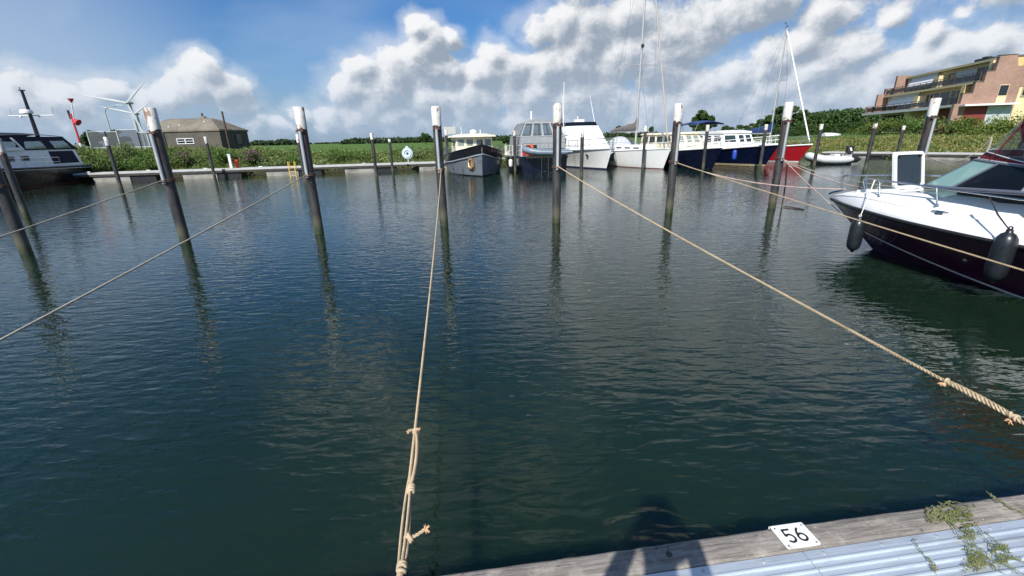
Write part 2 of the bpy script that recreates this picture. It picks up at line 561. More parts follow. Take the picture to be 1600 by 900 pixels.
# ------------------------------------------------------------------ water
def water_material():
    m = bpy.data.materials.new('harbour_water')
    m.use_nodes = True
    N = NT(m.node_tree)
    b = m.node_tree.nodes['Principled BSDF']
    geo = N.n('ShaderNodeNewGeometry')
    P = geo.outputs['Position']
    murk = N.noise(P, 0.5, 3.0, 0.5)
    N.link(N.mix(N.maprange(murk, 0.3, 0.7), (0.0062, 0.0172, 0.0090), (0.0080, 0.0212, 0.0112)), b.inputs['Base Color'])
    b.inputs['Roughness'].default_value = 0.025
    b.inputs['IOR'].default_value = 1.52
    b.inputs['Subsurface Weight'].default_value = 1.0
    b.inputs['Subsurface Radius'].default_value = (0.25, 0.5, 0.45)
    b.inputs['Subsurface Scale'].default_value = 2.5
    b.inputs['Specular IOR Level'].default_value = 0.5
    def rot(v, ang, sx, sy):
        mp = N.n('ShaderNodeMapping')
        N.link(v, mp.inputs[0])
        mp.inputs['Rotation'].default_value = (0, 0, math.radians(ang))
        mp.inputs['Scale'].default_value = (sx, sy, 1)
        return mp.outputs[0]
    # wind patches: where the surface is livelier
    gust = N.maprange(N.noise(P, 0.16, 3.0, 0.5), 0.30, 0.70, 0.30, 0.76)
    # crossing wavelets, long-crested, 15 to 40 cm apart
    a = N.noise(rot(P, 12, 0.36, 1.0), 8.2, 2.0, 0.45, 0.4)
    c = N.noise(rot(P, -20, 0.38, 1.0), 11.0, 2.0, 0.45, 0.4)
    d = N.noise(rot(P, 40, 0.6, 1.0), 21.0, 2.0, 0.5, 0.3)
    e = N.noise(rot(P, -5, 0.5, 1.0), 2.4, 2.0, 0.5)
    h = N.math('MULTIPLY', a, 0.0185)
    h = N.math('MULTIPLY_ADD', c, 0.0135, h)
    h = N.math('MULTIPLY_ADD', d, 0.0036, h)
    h = N.math('MULTIPLY_ADD', e, 0.006, h)
    h = N.math('MULTIPLY', h, gust)
    bn = N.n('ShaderNodeBump')
    bn.inputs['Strength'].default_value = 1.0
    bn.inputs['Distance'].default_value = 1.0
    N.link(h, bn.inputs['Height'])
    N.link(bn.outputs[0], b.inputs['Normal'])
    return m

wm = MB()
wm.add([(-110, -40, 0), (90, -40, 0), (90, 60, 0), (-110, 60, 0)], [(0, 1, 2, 3)])
water = struct(wm.build('water', water_material()))

# ------------------------------------------------------------------ ground
SHORE = [(-104, 15.5), (-26, 30.4), (-5, 34.4), (8, 38.8), (19, 40.5), (25, 40.2), (27.3, 37.8), (39.6, 19.2), (52, 1), (62, -12)]
BASIN = SHORE + [(62, -30), (-104, -30)]
_bp = np.array(BASIN)

def shore_dist(x, y):
    """signed distance to the basin edge, positive on land"""
    x = np.asarray(x, float)
    y = np.asarray(y, float)
    d = np.full(x.shape, 1e9)
    ins = np.zeros(x.shape, bool)
    for i in range(len(_bp)):
        a, b = _bp[i], _bp[(i + 1) % len(_bp)]
        e = b - a
        t = np.clip(((x - a[0]) * e[0] + (y - a[1]) * e[1]) / (e @ e), 0, 1)
        d = np.minimum(d, np.hypot(x - a[0] - t * e[0], y - a[1] - t * e[1]))
        c = (a[1] > y) != (b[1] > y)
        with np.errstate(divide='ignore', invalid='ignore'):
            xi = (b[0] - a[0]) * (y - a[1]) / (b[1] - a[1] + 1e-12) + a[0]
        ins ^= c & (x < xi)
    return np.where(ins, -d, d)

def land_h(x, y):
    az = np.degrees(np.arctan2(x, np.maximum(y, 1.0)))
    return np.interp(az, [-80, -48, -36, -29, -24, -16, 15, 26, 34, 46, 70], [1.9, 1.75, 1.6, 1.4, 1.05, 0.9, 0.9, 1.25, 1.5, 1.8, 2.1])

def ground_z(x, y):
    d = shore_dist(x, y)
    h = land_h(x, y)
    az = np.degrees(np.arctan2(x, np.maximum(y, 1.0)))
    back = np.clip((d - 4) / 12, 0, 1)
    h = h * (1 - 0.32 * np.clip((az - 20) / 8, 0, 1) * (1 - back * back * (3 - 2 * back)))
    up = np.clip((d + 0.2) / 4.2, 0, 1)
    up = up * up * (3 - 2 * up)
    z = 0.12 + (h - 0.12) * up + 0.05 * np.sin(x * 0.7 + 1.3 * np.sin(y * 0.31)) * up
    dn = np.clip(-d / 3.0, 0, 1)
    return np.where(d > 0, z, 0.12 - 1.9 * dn)

def axis(lo, hi, step, far):
    a = list(np.arange(lo, hi + 0.01, step))
    s, x = step, hi
    while x < far:
        s *= 1.35
        x += s
        a.append(x)
    s, x = step, lo
    while x > -far:
        s *= 1.35
        x -= s
        a.insert(0, x)
    return np.array(a)

gx, gy = axis(-60, 60, 1.0, 6000), axis(-34, 62, 1.0, 6000)
GX, GY = np.meshgrid(gx, gy)
GZ = ground_z(GX, GY)
gm = MB()
nx = len(gx)
gm.v = list(zip(GX.ravel().tolist(), GY.ravel().tolist(), GZ.ravel().tolist()))
gm.f = [(j * nx + i, j * nx + i + 1, (j + 1) * nx + i + 1, (j + 1) * nx + i) for j in range(len(gy) - 1) for i in range(nx - 1)]

def ground_material():
    m = bpy.data.materials.new('meadow_ground')
    m.use_nodes = True
    N = NT(m.node_tree)
    b = m.node_tree.nodes['Principled BSDF']
    geo = N.n('ShaderNodeNewGeometry')
    P = geo.outputs['Position']
    sep = N.n('ShaderNodeSeparateXYZ')
    N.link(P, sep.inputs[0])
    n1 = N.noise(P, 0.05, 5.0, 0.6)
    n2 = N.noise(P, 1.7, 6.0, 0.65)
    c = N.mix(N.maprange(n1, 0.35, 0.65), (0.085, 0.150, 0.035), (0.110, 0.175, 0.045))
    c = N.mix(N.maprange(n2, 0.35, 0.7), c, (0.065, 0.115, 0.03))
    mud = N.maprange(N.math('ADD', sep.outputs[2], N.math('MULTIPLY', n2, 0.5)), 0.35, 0.8)
    c = N.mix(mud, (0.045, 0.042, 0.028), c)
    N.link(c, b.inputs['Base Color'])
    b.inputs['Roughness'].default_value = 0.95
    b.inputs['Specular IOR Level'].default_value = 0.1
    bn = N.n('ShaderNodeBump')
    bn.inputs['Distance'].default_value = 0.12
    N.link(N.noise(P, 5.0, 6.0, 0.7), bn.inputs['Height'])
    N.link(bn.outputs[0], b.inputs['Normal'])
    return m
ground = struct(gm.build('ground', ground_material(), smooth=180))

# a road along the bank on the right
rp = [(30, 62), (38, 51), (44.5, 41), (52, 30), (60, 19)]
rm = MB()
pts = [np.array(p, float) for p in rp]
fine = []
for a, b in zip(pts[:-1], pts[1:]):
    for k in range(8):
        fine.append(a + (b - a) * k / 8)
fine.append(pts[-1])
L_, R_ = [], []
for i, p in enumerate(fine):
    t = fine[min(i + 1, len(fine) - 1)] - fine[max(i - 1, 0)]
    n = np.array([-t[1], t[0]]) / np.linalg.norm(t)
    for lst, s in ((L_, 1.6), (R_, -1.6)):
        q = p + n * s
        lst.append((q[0], q[1], float(ground_z(q[0], q[1])) + 0.06))
rm.loft([[a, b] for a, b in zip(R_, L_)])
struct(rm.build('road', pm('asphalt', (0.06, 0.06, 0.06), 0.9, var=0.2, vs=1.0)))

# ------------------------------------------------------------------ the jetty underfoot
DK = math.atan(0.126)                                 # direction of the jetty's edge
dx_ = np.array([math.cos(DK), math.sin(DK), 0.0])
dy_ = np.array([-math.sin(DK), math.cos(DK), 0.0])
dO = np.array([-0.26, 1.18, 0.5])                     # a point of its outer edge
def dk(u, v, z=0.0):
    return dO + dx_ * u + dy_ * v + np.array([0, 0, z])

def weathered_wood():
    m = bpy.data.materials.new('weathered_kerb_timber')
    m.use_nodes = True
    N = NT(m.node_tree)
    b = m.node_tree.nodes['Principled BSDF']
    tc = N.n('ShaderNodeTexCoord')
    v = tc.outputs['Object']
    mp = N.n('ShaderNodeMapping')
    N.link(v, mp.inputs[0])
    mp.inputs['Scale'].default_value = (2.2, 34, 34)
    g1 = N.noise(mp.outputs[0], 2.0, 8.0, 0.7, 0.6)
    g2 = N.noise(v, 9.0, 6.0, 0.7)
    c = N.mix(N.maprange(g1, 0.3, 0.7), (0.095, 0.083, 0.072), (0.33, 0.30, 0.27))
    c = N.mix(N.maprange(g2, 0.52, 0.75), c, (0.40, 0.36, 0.31))
    c = N.mix(N.maprange(N.noise(v, 26.0, 3.0, 0.6), 0.66, 0.74), c, (0.06, 0.045, 0.035))
    N.link(c, b.inputs['Base Color'])
    b.inputs['Roughness'].default_value = 0.9
    b.inputs['Specular IOR Level'].default_value = 0.2
    bn = N.n('ShaderNodeBump')
    bn.inputs['Distance'].default_value = 0.006
    N.link(N.math('MULTIPLY_ADD', g2, 0.5, g1), bn.inputs['Height'])
    N.link(bn.outputs[0], b.inputs['Normal'])
    return m

jetty = thing('jetty', 'floating jetty with grey timber kerb and ribbed aluminium deck', 'jetty', dO, DK)
# kerb timber in lengths, with eased and slightly uneven edges
wood = weathered_wood()
WB = 0.108
for (u0, u1) in ((-9.0, -4.6), (-4.597, -0.06), (-0.057, 4.6), (4.603, 9.0)):
    k = MB()
    n = int((u1 - u0) / 0.05)
    rings = []
    for i in range(n + 1):
        u = u0 + (u1 - u0) * i / n
        w1, w2 = random.gauss(0, 0.0012), random.gauss(0, 0.0012)
        rings.append([(u, -WB + 0.001, -0.17), (u, 0 + w1, -0.17), (u, 0.001 + w1, -0.014), (u, -0.004 + w2, -0.004), (u, -0.014, 0.0 + w2), (u, -WB + 0.012, w1), (u, -WB + 0.003, -0.006), (u, -WB + 0.001, -0.02)])
    k.loft(rings, closed=True, cap0=True, cap1=True)
    o = k.build('kerb_timber', wood, jetty, smooth=50, recalc=True)
for u in (0.83, 3.4, -2.0):
    k = MB()
    k.lathe([(0.0, 0.0005), (0.012, 0.0015), (0.012, -0.01)], (u, -0.05, 0.001), 12)
    k.build('bolt_head', M['timber_dark'], jetty)
# ribbed aluminium deck panels, ribs parallel to the kerb
alu = pm('deck_aluminium', (0.66, 0.725, 0.775), 0.36, metal=0.6, var=0.10, vs=2.5, stretch=(0.5, 6, 1), dirt=(0.34, 0.34, 0.33), dirt_lo=0.52, dirt_hi=0.78, ds=5, rvar=0.14)
for (u0, u1) in ((-9.0, -4.303), (-4.30, -1.503), (-1.50, 1.330), (1.333, 4.2), (4.203, 9.0)):
    k = MB()
    prof = [(-WB - 0.004, -0.05), (-WB - 0.004, -0.004)]
    v = -WB - 0.004
    prof.append((v - 0.036, -0.004))
    v -= 0.036
    while v > -2.2:
        prof += [(v - 0.002, 0.0025), (v - 0.0055, 0.0035), (v - 0.009, 0.0025), (v - 0.011, -0.004), (v - 0.0345, -0.004)]
        v -= 0.0345
    prof += [(v, -0.05)]
    k.loft([[(u1, y, z) for y, z in prof], [(u0, y, z) for y, z in prof]], closed=True, cap0=True, cap1=True)
    k.build('deck_panel', alu, jetty, recalc=True)
for i in range(26):
    u = -3.0 + i * 0.245 + random.uniform(-0.01, 0.01)
    k = MB()
    k.lathe([(0.006, -0.005), (0.0055, -0.0015), (0.0, -0.001)], (u, -WB - 0.02, 0), 8)
    k.build('deck_screw', M['galv'], jetty)
for u in (-7.5, -4.5, -1.5, 1.5, 4.5, 7.5):
    k = MB()
    k.box((u, -1.15, -0.42), (2.0, 1.9, 0.62))
    k.build('float', M['concrete'], jetty)
k = MB()
for v in (-0.3, -2.0):
    k.box((0, v, -0.085), (17.9, 0.12, 0.068))
k.build('bearer', M['timber_dark'], jetty)

# number plate, folded over the kerb
plate = thing('number_plate', 'white berth number plate 56 screwed to the timber kerb', 'number plate', dk(1.35, -0.05, 0.003), DK)
pmx = pm('white_plate_enamel', (0.80, 0.80, 0.78), 0.35, var=0.04, dirt=(0.42, 0.39, 0.34), dirt_lo=0.56, dirt_hi=0.78, ds=14)
k = MB()
hw, hd = 0.070, 0.053
k.rbox((0, 0, 0.0015), (2 * hw, 2 * hd - 0.004, 0.003), 0.008)
k.hexa([(-hw, hd - 0.004, 0.0002), (hw, hd - 0.004, 0.0002), (hw, hd, -0.003), (-hw, hd, -0.003), (-hw, hd - 0.004, 0.003), (hw, hd - 0.004, 0.003), (hw, hd + 0.003, -0.001), (-hw, hd + 0.003, -0.001)])
k.hexa([(-hw, hd, -0.04), (hw, hd, -0.04), (hw, hd + 0.003, -0.04), (-hw, hd + 0.003, -0.04), (-hw, hd, -0.002), (hw, hd, -0.002), (hw, hd + 0.003, -0.001), (-hw, hd + 0.003, -0.001)])
k.build('plate', pmx, plate)
def stroke(mb, pts, w=0.0085, z0=0.0031, z1=0.0037):
    P = [np.array(p) for p in pts]
    for i in range(len(P) - 1):
        a, b = P[i], P[i + 1]
        t = (b - a) / (np.linalg.norm(b - a) + 1e-9)
        n = np.array([-t[1], t[0]]) * w / 2
        zz = z1 + 0.00002 * i
        q = [a - n - t * w * .3, b - n + t * w * .3, b + n + t * w * .3, a + n - t * w * .3]
        mb.prism([tuple(x) for x in q], z0, zz)
black_paint = pm('black_lettering', (0.015, 0.015, 0.017), 0.5, var=0.1)
def arc(cx, cy, rx, ry, a0, a1, n=14):
    return [(cx + rx * math.cos(math.radians(a0 + (a1 - a0) * i / n)), cy + ry * math.sin(math.radians(a0 + (a1 - a0) * i / n))) for i in range(n + 1)]
five, six = MB(), MB()
stroke(five, [(-0.009, 0.028), (-0.036, 0.028)])
stroke(five, [(-0.036, 0.028), (-0.038, 0.003)])
stroke(five, arc(-0.025, -0.010, 0.0165, 0.0165, 140, -140))
five.build('digit', black_paint, plate)['label'] = 'black digit 5'
stroke(six, arc(0.024, -0.011, 0.0155, 0.0155, 0, 360, 20))
stroke(six, [(0.0095, -0.006), (0.013, 0.008), (0.020, 0.021), (0.028, 0.029)])
six.build('digit', black_paint, plate)['label'] = 'black digit 6'
for (x, y) in ((-0.058, 0.038), (0.058, 0.038), (-0.058, -0.040), (0.058, -0.040)):
    k = MB()
    k.lathe([(0.0045, 0.003), (0.004, 0.005), (0.0, 0.0055)], (x, y, 0), 10)
    k.build('screw', M['steel'], plate)

# ------------------------------------------------------------------ mooring piles
def pile_steel():
    m = bpy.data.materials.new('black_pile_coating')
    m.use_nodes = True
    N = NT(m.node_tree)
    b = m.node_tree.nodes['Principled BSDF']
    tc = N.n('ShaderNodeTexCoord')
    oi = N.n('ShaderNodeObjectInfo')
    v = N.vec('ADD', tc.outputs['Object'], N.scale(oi.outputs['Location'], 1.37))
    sep = N.n('ShaderNodeSeparateXYZ')
    N.link(tc.outputs['Object'], sep.inputs[0])
    z = sep.outputs[2]
    n1 = N.noise(N.vec('MULTIPLY', v, (1, 1, 0.25)), 9.0, 6.0, 0.65)
    c = N.mix(N.maprange(n1, 0.28, 0.72), (0.010, 0.010, 0.012), (0.060, 0.058, 0.056))
    n5 = N.noise(N.vec('MULTIPLY', v, (1, 1, 0.1)), 22.0, 5.0, 0.6)
    c = N.mix(N.maprange(n5, 0.60, 0.72, 0, 0.55), c, (0.16, 0.15, 0.14))
    n2 = N.noise(N.vec('MULTIPLY', v, (1, 1, 0.18)), 13.0, 6.0, 0.7)
    rust = N.math('MULTIPLY', N.maprange(n2, 0.50, 0.62), N.maprange(z, 1.55, 2.35, 0.0, 0.9))
    c = N.mix(rust, c, (0.105, 0.042, 0.022))
    zz = N.math('ADD', z, N.math('MULTIPLY', N.math('SUBTRACT', n1, 0.5), 0.35))
    c = N.mix(N.maprange(zz, 0.50, 0.30, 0.0, 0.75), c, (0.10, 0.095, 0.06))
    c = N.mix(N.maprange(zz, 0.20, 0.10, 0.0, 0.9), c, (0.035, 0.045, 0.018))
    N.link(c, b.inputs['Base Color'])
    N.link(N.maprange(n1, 0.3, 0.7, 0.36, 0.62), b.inputs['Roughness'])
    bn = N.n('ShaderNodeBump')
    bn.inputs['Distance'].default_value = 0.004
    N.link(n2, bn.inputs['Height'])
    N.link(bn.outputs[0], b.inputs['Normal'])
    return m
def cap_paint():
    m = bpy.data.materials.new('chipped_white_cap_paint')
    m.use_nodes = True
    N = NT(m.node_tree)
    b = m.node_tree.nodes['Principled BSDF']
    tc = N.n('ShaderNodeTexCoord')
    oi = N.n('ShaderNodeObjectInfo')
    v = N.vec('ADD', tc.outputs['Object'], N.scale(oi.outputs['Location'], 1.9))
    n1 = N.noise(N.vec('MULTIPLY', v, (1, 1, 0.5)), 7.0, 7.0, 0.7)
    n2 = N.noise(v, 3.0, 4.0, 0.6)
    c = N.mix(N.maprange(n2, 0.3, 0.7), (0.64, 0.63, 0.60), (0.52, 0.50, 0.46))
    c = N.mix(N.maprange(n2, 0.5, 0.75, 0, 0.6), c, (0.50, 0.46, 0.40))
    c = N.mix(N.maprange(n1, 0.54, 0.60, 0, 0.9), c, (0.20, 0.10, 0.055))
    c = N.mix(N.maprange(n1, 0.66, 0.70, 0, 1), c, (0.06, 0.045, 0.04))
    N.link(c, b.inputs['Base Color'])
    b.inputs['Roughness'].default_value = 0.6
    return m
PILE, CAP = pile_steel(), cap_paint()
RUST = pm('rusty_iron', (0.085, 0.042, 0.028), 0.85, var=0.35, vs=12)
ROPE_W = pm('worn_rope_lashing', (0.42, 0.33, 0.22), 0.9, var=0.25, vs=30)

def mooring_pile(x, y, top, label, r=0.1, cap=0.43, rail=True, cap_th=0.006, group='mooring piles'):
    p = thing('mooring_pile', label, 'mooring pile', (x, y, 0), random.uniform(-0.15, 0.15), group)
    k = MB()
    k.lathe([(r, -1.5), (r, top - cap + 0.02)], n=20)
    k.build('shaft', PILE, p, smooth=40)
    k = MB()
    rc = r + cap_th
    jag = 20
    vs = []
    for ring in range(3):
        for i in range(jag):
            a = 2 * math.pi * i / jag
            z = (top - cap + (random.uniform(-0.02, 0.03) if ring == 0 else 0), top - 0.01, top)[ring]
            rr = (rc, rc, rc - 0.008)[ring]
            vs.append((rr * math.cos(a), rr * math.sin(a), z))
    fs = [(i + jag * q, (i + 1) % jag + jag * q, (i + 1) % jag + jag * (q + 1), i + jag * (q + 1)) for q in range(2) for i in range(jag)] + [tuple(range(2 * jag, 3 * jag))]
    k.add(vs, fs)
    k.build('cap', CAP, p, smooth=40)
    if rail:
        # sliding rail for the mooring ring, on the side of the jetty
        k = MB()
        q = -r - 0.024
        k.tube([(0.0, q, 1.28), (0.0, q, top - cap - 0.06)], 0.036, 10)
        ra = k.build('slide_rail', M['galv'], p, smooth=60)
        k = MB()
        k.box((0, -r - 0.01, top - cap - 0.05), (0.16, 0.06, 0.035))
        k.build('rail_bracket', RUST, ra)
        k = MB()
        k.torus((0, 0, 1.36), r + 0.012, 0.014, n=20, m=6)
        k.torus((0, 0, 1.325), r + 0.014, 0.013, n=20, m=6)
        k.torus((0.02, -r - 0.07, 1.33), 0.045, 0.011, ax=(0.4, 0, 1), n=14, m=6)
        k.build('mooring_ring', RUST, p, smooth=60)
    return p

NEAR = [(-9.95, 8.80), (-7.10, 9.40), (-4.47, 10.12), (-1.65, 10.81), (1.14, 10.80), (4.29, 11.82), (7.33, 12.27), (10.95, 12.05), (13.9, 12.3)]
ordn = ['eighth', 'seventh', 'sixth', 'fifth', 'fourth', 'third', 'second', 'first']
for i, (x, y) in enumerate(NEAR):
    nm = 'tall black steel mooring pile with white cap beyond the motorboat with wine-red canopy' if i == 8 else \
        'tall black white-capped mooring pile with slide rail, %s counted out from the wine-red-canopied motorboat' % ordn[i]
    mooring_pile(x, y, 2.74, nm, r=0.102)
FARP = [  # pixel of the foot, top height, where it stands
    (42, 340, 2.36, 'slim dark pile in front of the motor yacht with navy canopy', .46),
    (190, 297, 2.52, 'slim white-tipped pile off the walkway nearest the motor yacht with navy canopy', .40),
    (336, 279, 2.55, 'slim white-tipped pile off the walkway in front of the concrete bunker', .40),
    (478, 288, 2.45, 'slim white-tipped pile beside the yellow ladder on the walkway', .40),
    (589, 281, 2.46, 'slim white-tipped pile off the walkway, short of the lifebuoy', .34),
    (614, 270.5, 2.16, 'short pile with square white cap against the walkway by the lifebuoy', .20),
    (701, 271, 2.62, 'slim pile beside the black workboat with cream wheelhouse', .34),
    (805, 270, 2.50, 'slim pile between the black workboat and the navy barge', .34),
    (908, 281, 2.34, 'slim pile standing off the bow of the white flybridge cruiser', .34),
    (1004, 265, 2.55, 'slim pile beside the white sailing yacht', .34),
    (1098, 266, 2.50, 'slim pile beside the navy boat with cream cabin', .36),
    (1187, 263, 2.46, 'slim pile beside the blue cabin boat with bimini', .30),
    (1271, 262, 2.40, 'slim pile beside the grey inflatable and red sailing boat', .30),
    (1351, 268, 2.32, 'slim white-capped pile off the right bank walkway past the inflatable', .24),
    (1398, 255, 2.22, 'short white-capped pile against the walkway below the terraced apartments', .24)]
for (px, py, top, lab, cp) in FARP:
    q = atz(px, py, 0)
    mooring_pile(q[0], q[1], top, lab, r=0.088, cap=cp, rail=False, cap_th=0.004)

# ------------------------------------------------------------------ far walkways on floats
def walkway(name, label, a, b, width, ztop, floats, rail_mat, gap=5.0, flen=2.0, fh=0.36):
    a, b = np.array(a, float), np.array(b, float)
    L = np.linalg.norm(b - a)
    rz = math.atan2(b[1] - a[1], b[0] - a[0])
    t = thing(name, label, 'jetty', (a[0], a[1], 0), rz)
    n = int(L / 4)
    for i in range(n):
        u0, u1 = L * i / n, L * (i + 1) / n - 0.015
        k = MB()
        k.box(((u0 + u1) / 2, width / 2, ztop - 0.045), (u1 - u0, width, 0.09))
        k.build('deck_section', M['deckgrey'], t)
    k = MB()
    k.box((L / 2, 0.03, ztop - 0.16), (L, 0.08, 0.13))
    k.build('fascia', M['timber_dark'], t)
    u = floats
    while u < L - 0.5:
        k = MB()
        k.box((u + flen / 2, width / 2, (ztop - 0.22 - 0.25) / 2), (min(flen, L - u - 0.1), width * 0.9, ztop - 0.22 + 0.25))
        k.build('float', M['concrete'], t)
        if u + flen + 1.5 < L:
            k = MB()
            k.box((u + flen + 0.75, width / 2, (ztop - 0.24 - 0.25) / 2), (1.4, width * 0.86, ztop - 0.24 + 0.25))  # black box standing in for the shadowed opening under the deck
            k.build('deck_shade_box', M['rubber'], t)
        u += gap
    # cleats and edge bolts
    u = 1.0
    while u < L:
        k = MB()
        k.tube([(u - 0.12, 0.12, ztop + 0.07), (u + 0.12, 0.12, ztop + 0.07)], 0.018, 6)
        k.box((u, 0.12, ztop + 0.03), (0.08, 0.04, 0.07))
        k.build('cleat', M['galv'], t)
        u += 3.3
    return t
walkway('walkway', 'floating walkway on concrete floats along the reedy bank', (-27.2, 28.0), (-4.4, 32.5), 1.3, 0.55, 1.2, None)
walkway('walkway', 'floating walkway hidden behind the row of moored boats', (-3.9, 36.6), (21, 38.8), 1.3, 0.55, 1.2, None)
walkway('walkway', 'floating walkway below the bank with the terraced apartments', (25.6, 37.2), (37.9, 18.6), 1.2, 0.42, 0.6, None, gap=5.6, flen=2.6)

# ------------------------------------------------------------------ vegetation
def quad_mesh(name, V, mat, parent=None, tri=False):
    """V: (n, 4, 3) array of separate quads"""
    n, kk = V.shape[0], V.shape[1]
    me = bpy.data.meshes.new(name)
    me.vertices.add(n * kk)
    me.vertices.foreach_set('co', V.reshape(-1).astype(np.float32))
    me.loops.add(n * kk)
    me.loops.foreach_set('vertex_index', np.arange(n * kk, dtype=np.int32))
    me.polygons.add(n)
    me.polygons.foreach_set('loop_start', np.arange(0, n * kk, kk, dtype=np.int32))
    me.update(calc_edges=True)
    me.validate()
    me.materials.append(mat)
    o = bpy.data.objects.new(name, me)
    COL.objects.link(o)
    if parent is not None:
        o.parent = parent
    return o

def rand_dirs(n, flat=1.0):
    d = RNG.normal(size=(n, 3))
    d[:, 2] *= flat
    return d / np.linalg.norm(d, axis=1)[:, None]

def leaves(C, size, flat=1.0):
    """diamond leaves at the points C with random facing"""
    n = len(C)
    a = rand_dirs(n, flat)
    b = np.cross(a, rand_dirs(n))
    b /= np.linalg.norm(b, axis=1)[:, None] + 1e-9
    s = (size * RNG.uniform(0.6, 1.4, n))[:, None]
    a, b = a * s, b * s * 0.55
    return np.stack([C - a, C - b + a * 0.1, C + a, C + b + a * 0.1], axis=1)

def blades(P, h, w, lean):
    """upright bent blades, two quads each"""
    n = len(P)
    ang = RNG.uniform(0, 2 * np.pi, n)
    side = np.stack([np.cos(ang), np.sin(ang), np.zeros(n)], 1) * (w * RNG.uniform(0.6, 1.3, n))[:, None]
    ld = RNG.uniform(0, 2 * np.pi, n)
    L = np.stack([np.cos(ld), np.sin(ld), np.zeros(n)], 1) * (lean * RNG.uniform(0.2, 1.0, n) * h)[:, None]
    Z = np.zeros((n, 3))
    Z[:, 2] = 1
    m = P + Z * (h * 0.55)[:, None] + L * 0.3
    t = P + Z * (h * RNG.uniform(0.82, 1.0, n))[:, None] + L
    q1 = np.stack([P - side, P + side, m + side * 0.8, m - side * 0.8], 1)
    q2 = np.stack([m - side * 0.8, m + side * 0.8, t + side * 0.12, t - side * 0.12], 1)
    return np.concatenate([q1, q2])

def band_points(n, xlo, xhi, d0, d1, power=1.0):
    """points on the bank between d0 and d1 metres from the water"""
    out = []
    tot = 0
    while tot < n:
        x = RNG.uniform(xlo, xhi, n * 3)
        y = RNG.uniform(14, 62, n * 3)
        d = shore_dist(x, y)
        k = (d > d0) & (d < d1) & (RNG.uniform(0, 1, n * 3) < (1 - (d - d0) / (d1 - d0)) ** power + 0.05)
        p = np.stack([x[k], y[k], ground_z(x[k], y[k]) - 0.03], 1)
        out.append(p)
        tot += len(p)
    return np.concatenate(out)[:n]

def patch(P, f, seed):
    r = np.random.default_rng(seed)
    s = np.zeros(len(P))
    for k in range(5):
        a = r.uniform(0, 2 * np.pi)
        w = f * r.uniform(0.6, 2.2)
        s += np.sin((P[:, 0] * np.cos(a) + P[:, 1] * np.sin(a)) * w + r.uniform(0, 6.28))
    return s / 5

REED_L = leafmat('reed_green', (0.065, 0.13, 0.028), (0.16, 0.22, 0.06), (0.30, 0.30, 0.13), ps=0.7)
REED_R = leafmat('dry_reed_green', (0.09, 0.165, 0.035), (0.23, 0.225, 0.065), (0.38, 0.33, 0.14), ps=0.8)
BUSH = leafmat('bramble_green', (0.06, 0.135, 0.022), (0.10, 0.175, 0.035), (0.17, 0.21, 0.07))
TREE = leafmat('tree_green', (0.03, 0.07, 0.018), (0.05, 0.10, 0.025), (0.09, 0.135, 0.04), ps=0.25)
TREE_FAR = leafmat('far_tree_green', (0.036, 0.068, 0.03), (0.05, 0.085, 0.035), (0.07, 0.10, 0.045), ps=0.03)
PURPLE = leafmat('loosestrife_purple', (0.20, 0.05, 0.16), (0.14, 0.07, 0.11), (0.26, 0.10, 0.20), ps=2.0)
BARK = pm('bark', (0.075, 0.06, 0.045), 0.95, var=0.3, vs=6, bump=0.03, bs=8)

# reeds and brambles along the water's edge
for (nm, lab, n, xlo, xhi, mat, hmin, hmax) in (('bank_reeds', 'left', 52000, -44, 1, REED_L, 0.12, 0.66), ('bank_reeds', 'middle', 14000, 1, 24, REED_L, 0.14, 0.55), ('bank_reeds', 'right', 42000, 23, 60, REED_R, 0.10, 0.58)):
    P = band_points(n, xlo, xhi, 0.05, 6.0, 0.8)
    k = 0.65 * patch(P, 0.7, 3) + 0.65 * patch(P, 2.6, 11)
    h = hmin + (hmax - hmin) * np.clip(0.42 + 0.75 * k + RNG.normal(0, 0.14, len(P)), 0.05, 1.45)
    B = blades(P, h, 0.026, 0.5)
    # leafy heads mixed in
    sel = RNG.uniform(0, 1, len(P)) < np.clip(0.30 + 0.7 * patch(P, 1.4, 5), 0.03, 0.9)
    Q = np.repeat(P[sel], 2, axis=0)
    hh = np.repeat(h[sel], 2)
    Q = Q + np.stack([RNG.normal(0, 0.10, len(Q)), RNG.normal(0, 0.10, len(Q)), hh * RNG.uniform(0.35, 1.05, len(Q))], 1)
    struct(quad_mesh(nm, np.concatenate([B, leaves(Q, 0.075, 0.6)]), mat), 'stuff')
# meadow grass beyond
P = band_points(26000, -60, 60, 7.5, 22, 1.2)
struct(quad_mesh('meadow_grass', blades(P, RNG.uniform(0.10, 0.26, len(P)), 0.03, 0.6), leafmat('meadow_green', (0.075, 0.145, 0.03), (0.105, 0.175, 0.04), (0.17, 0.22, 0.07))), 'stuff')

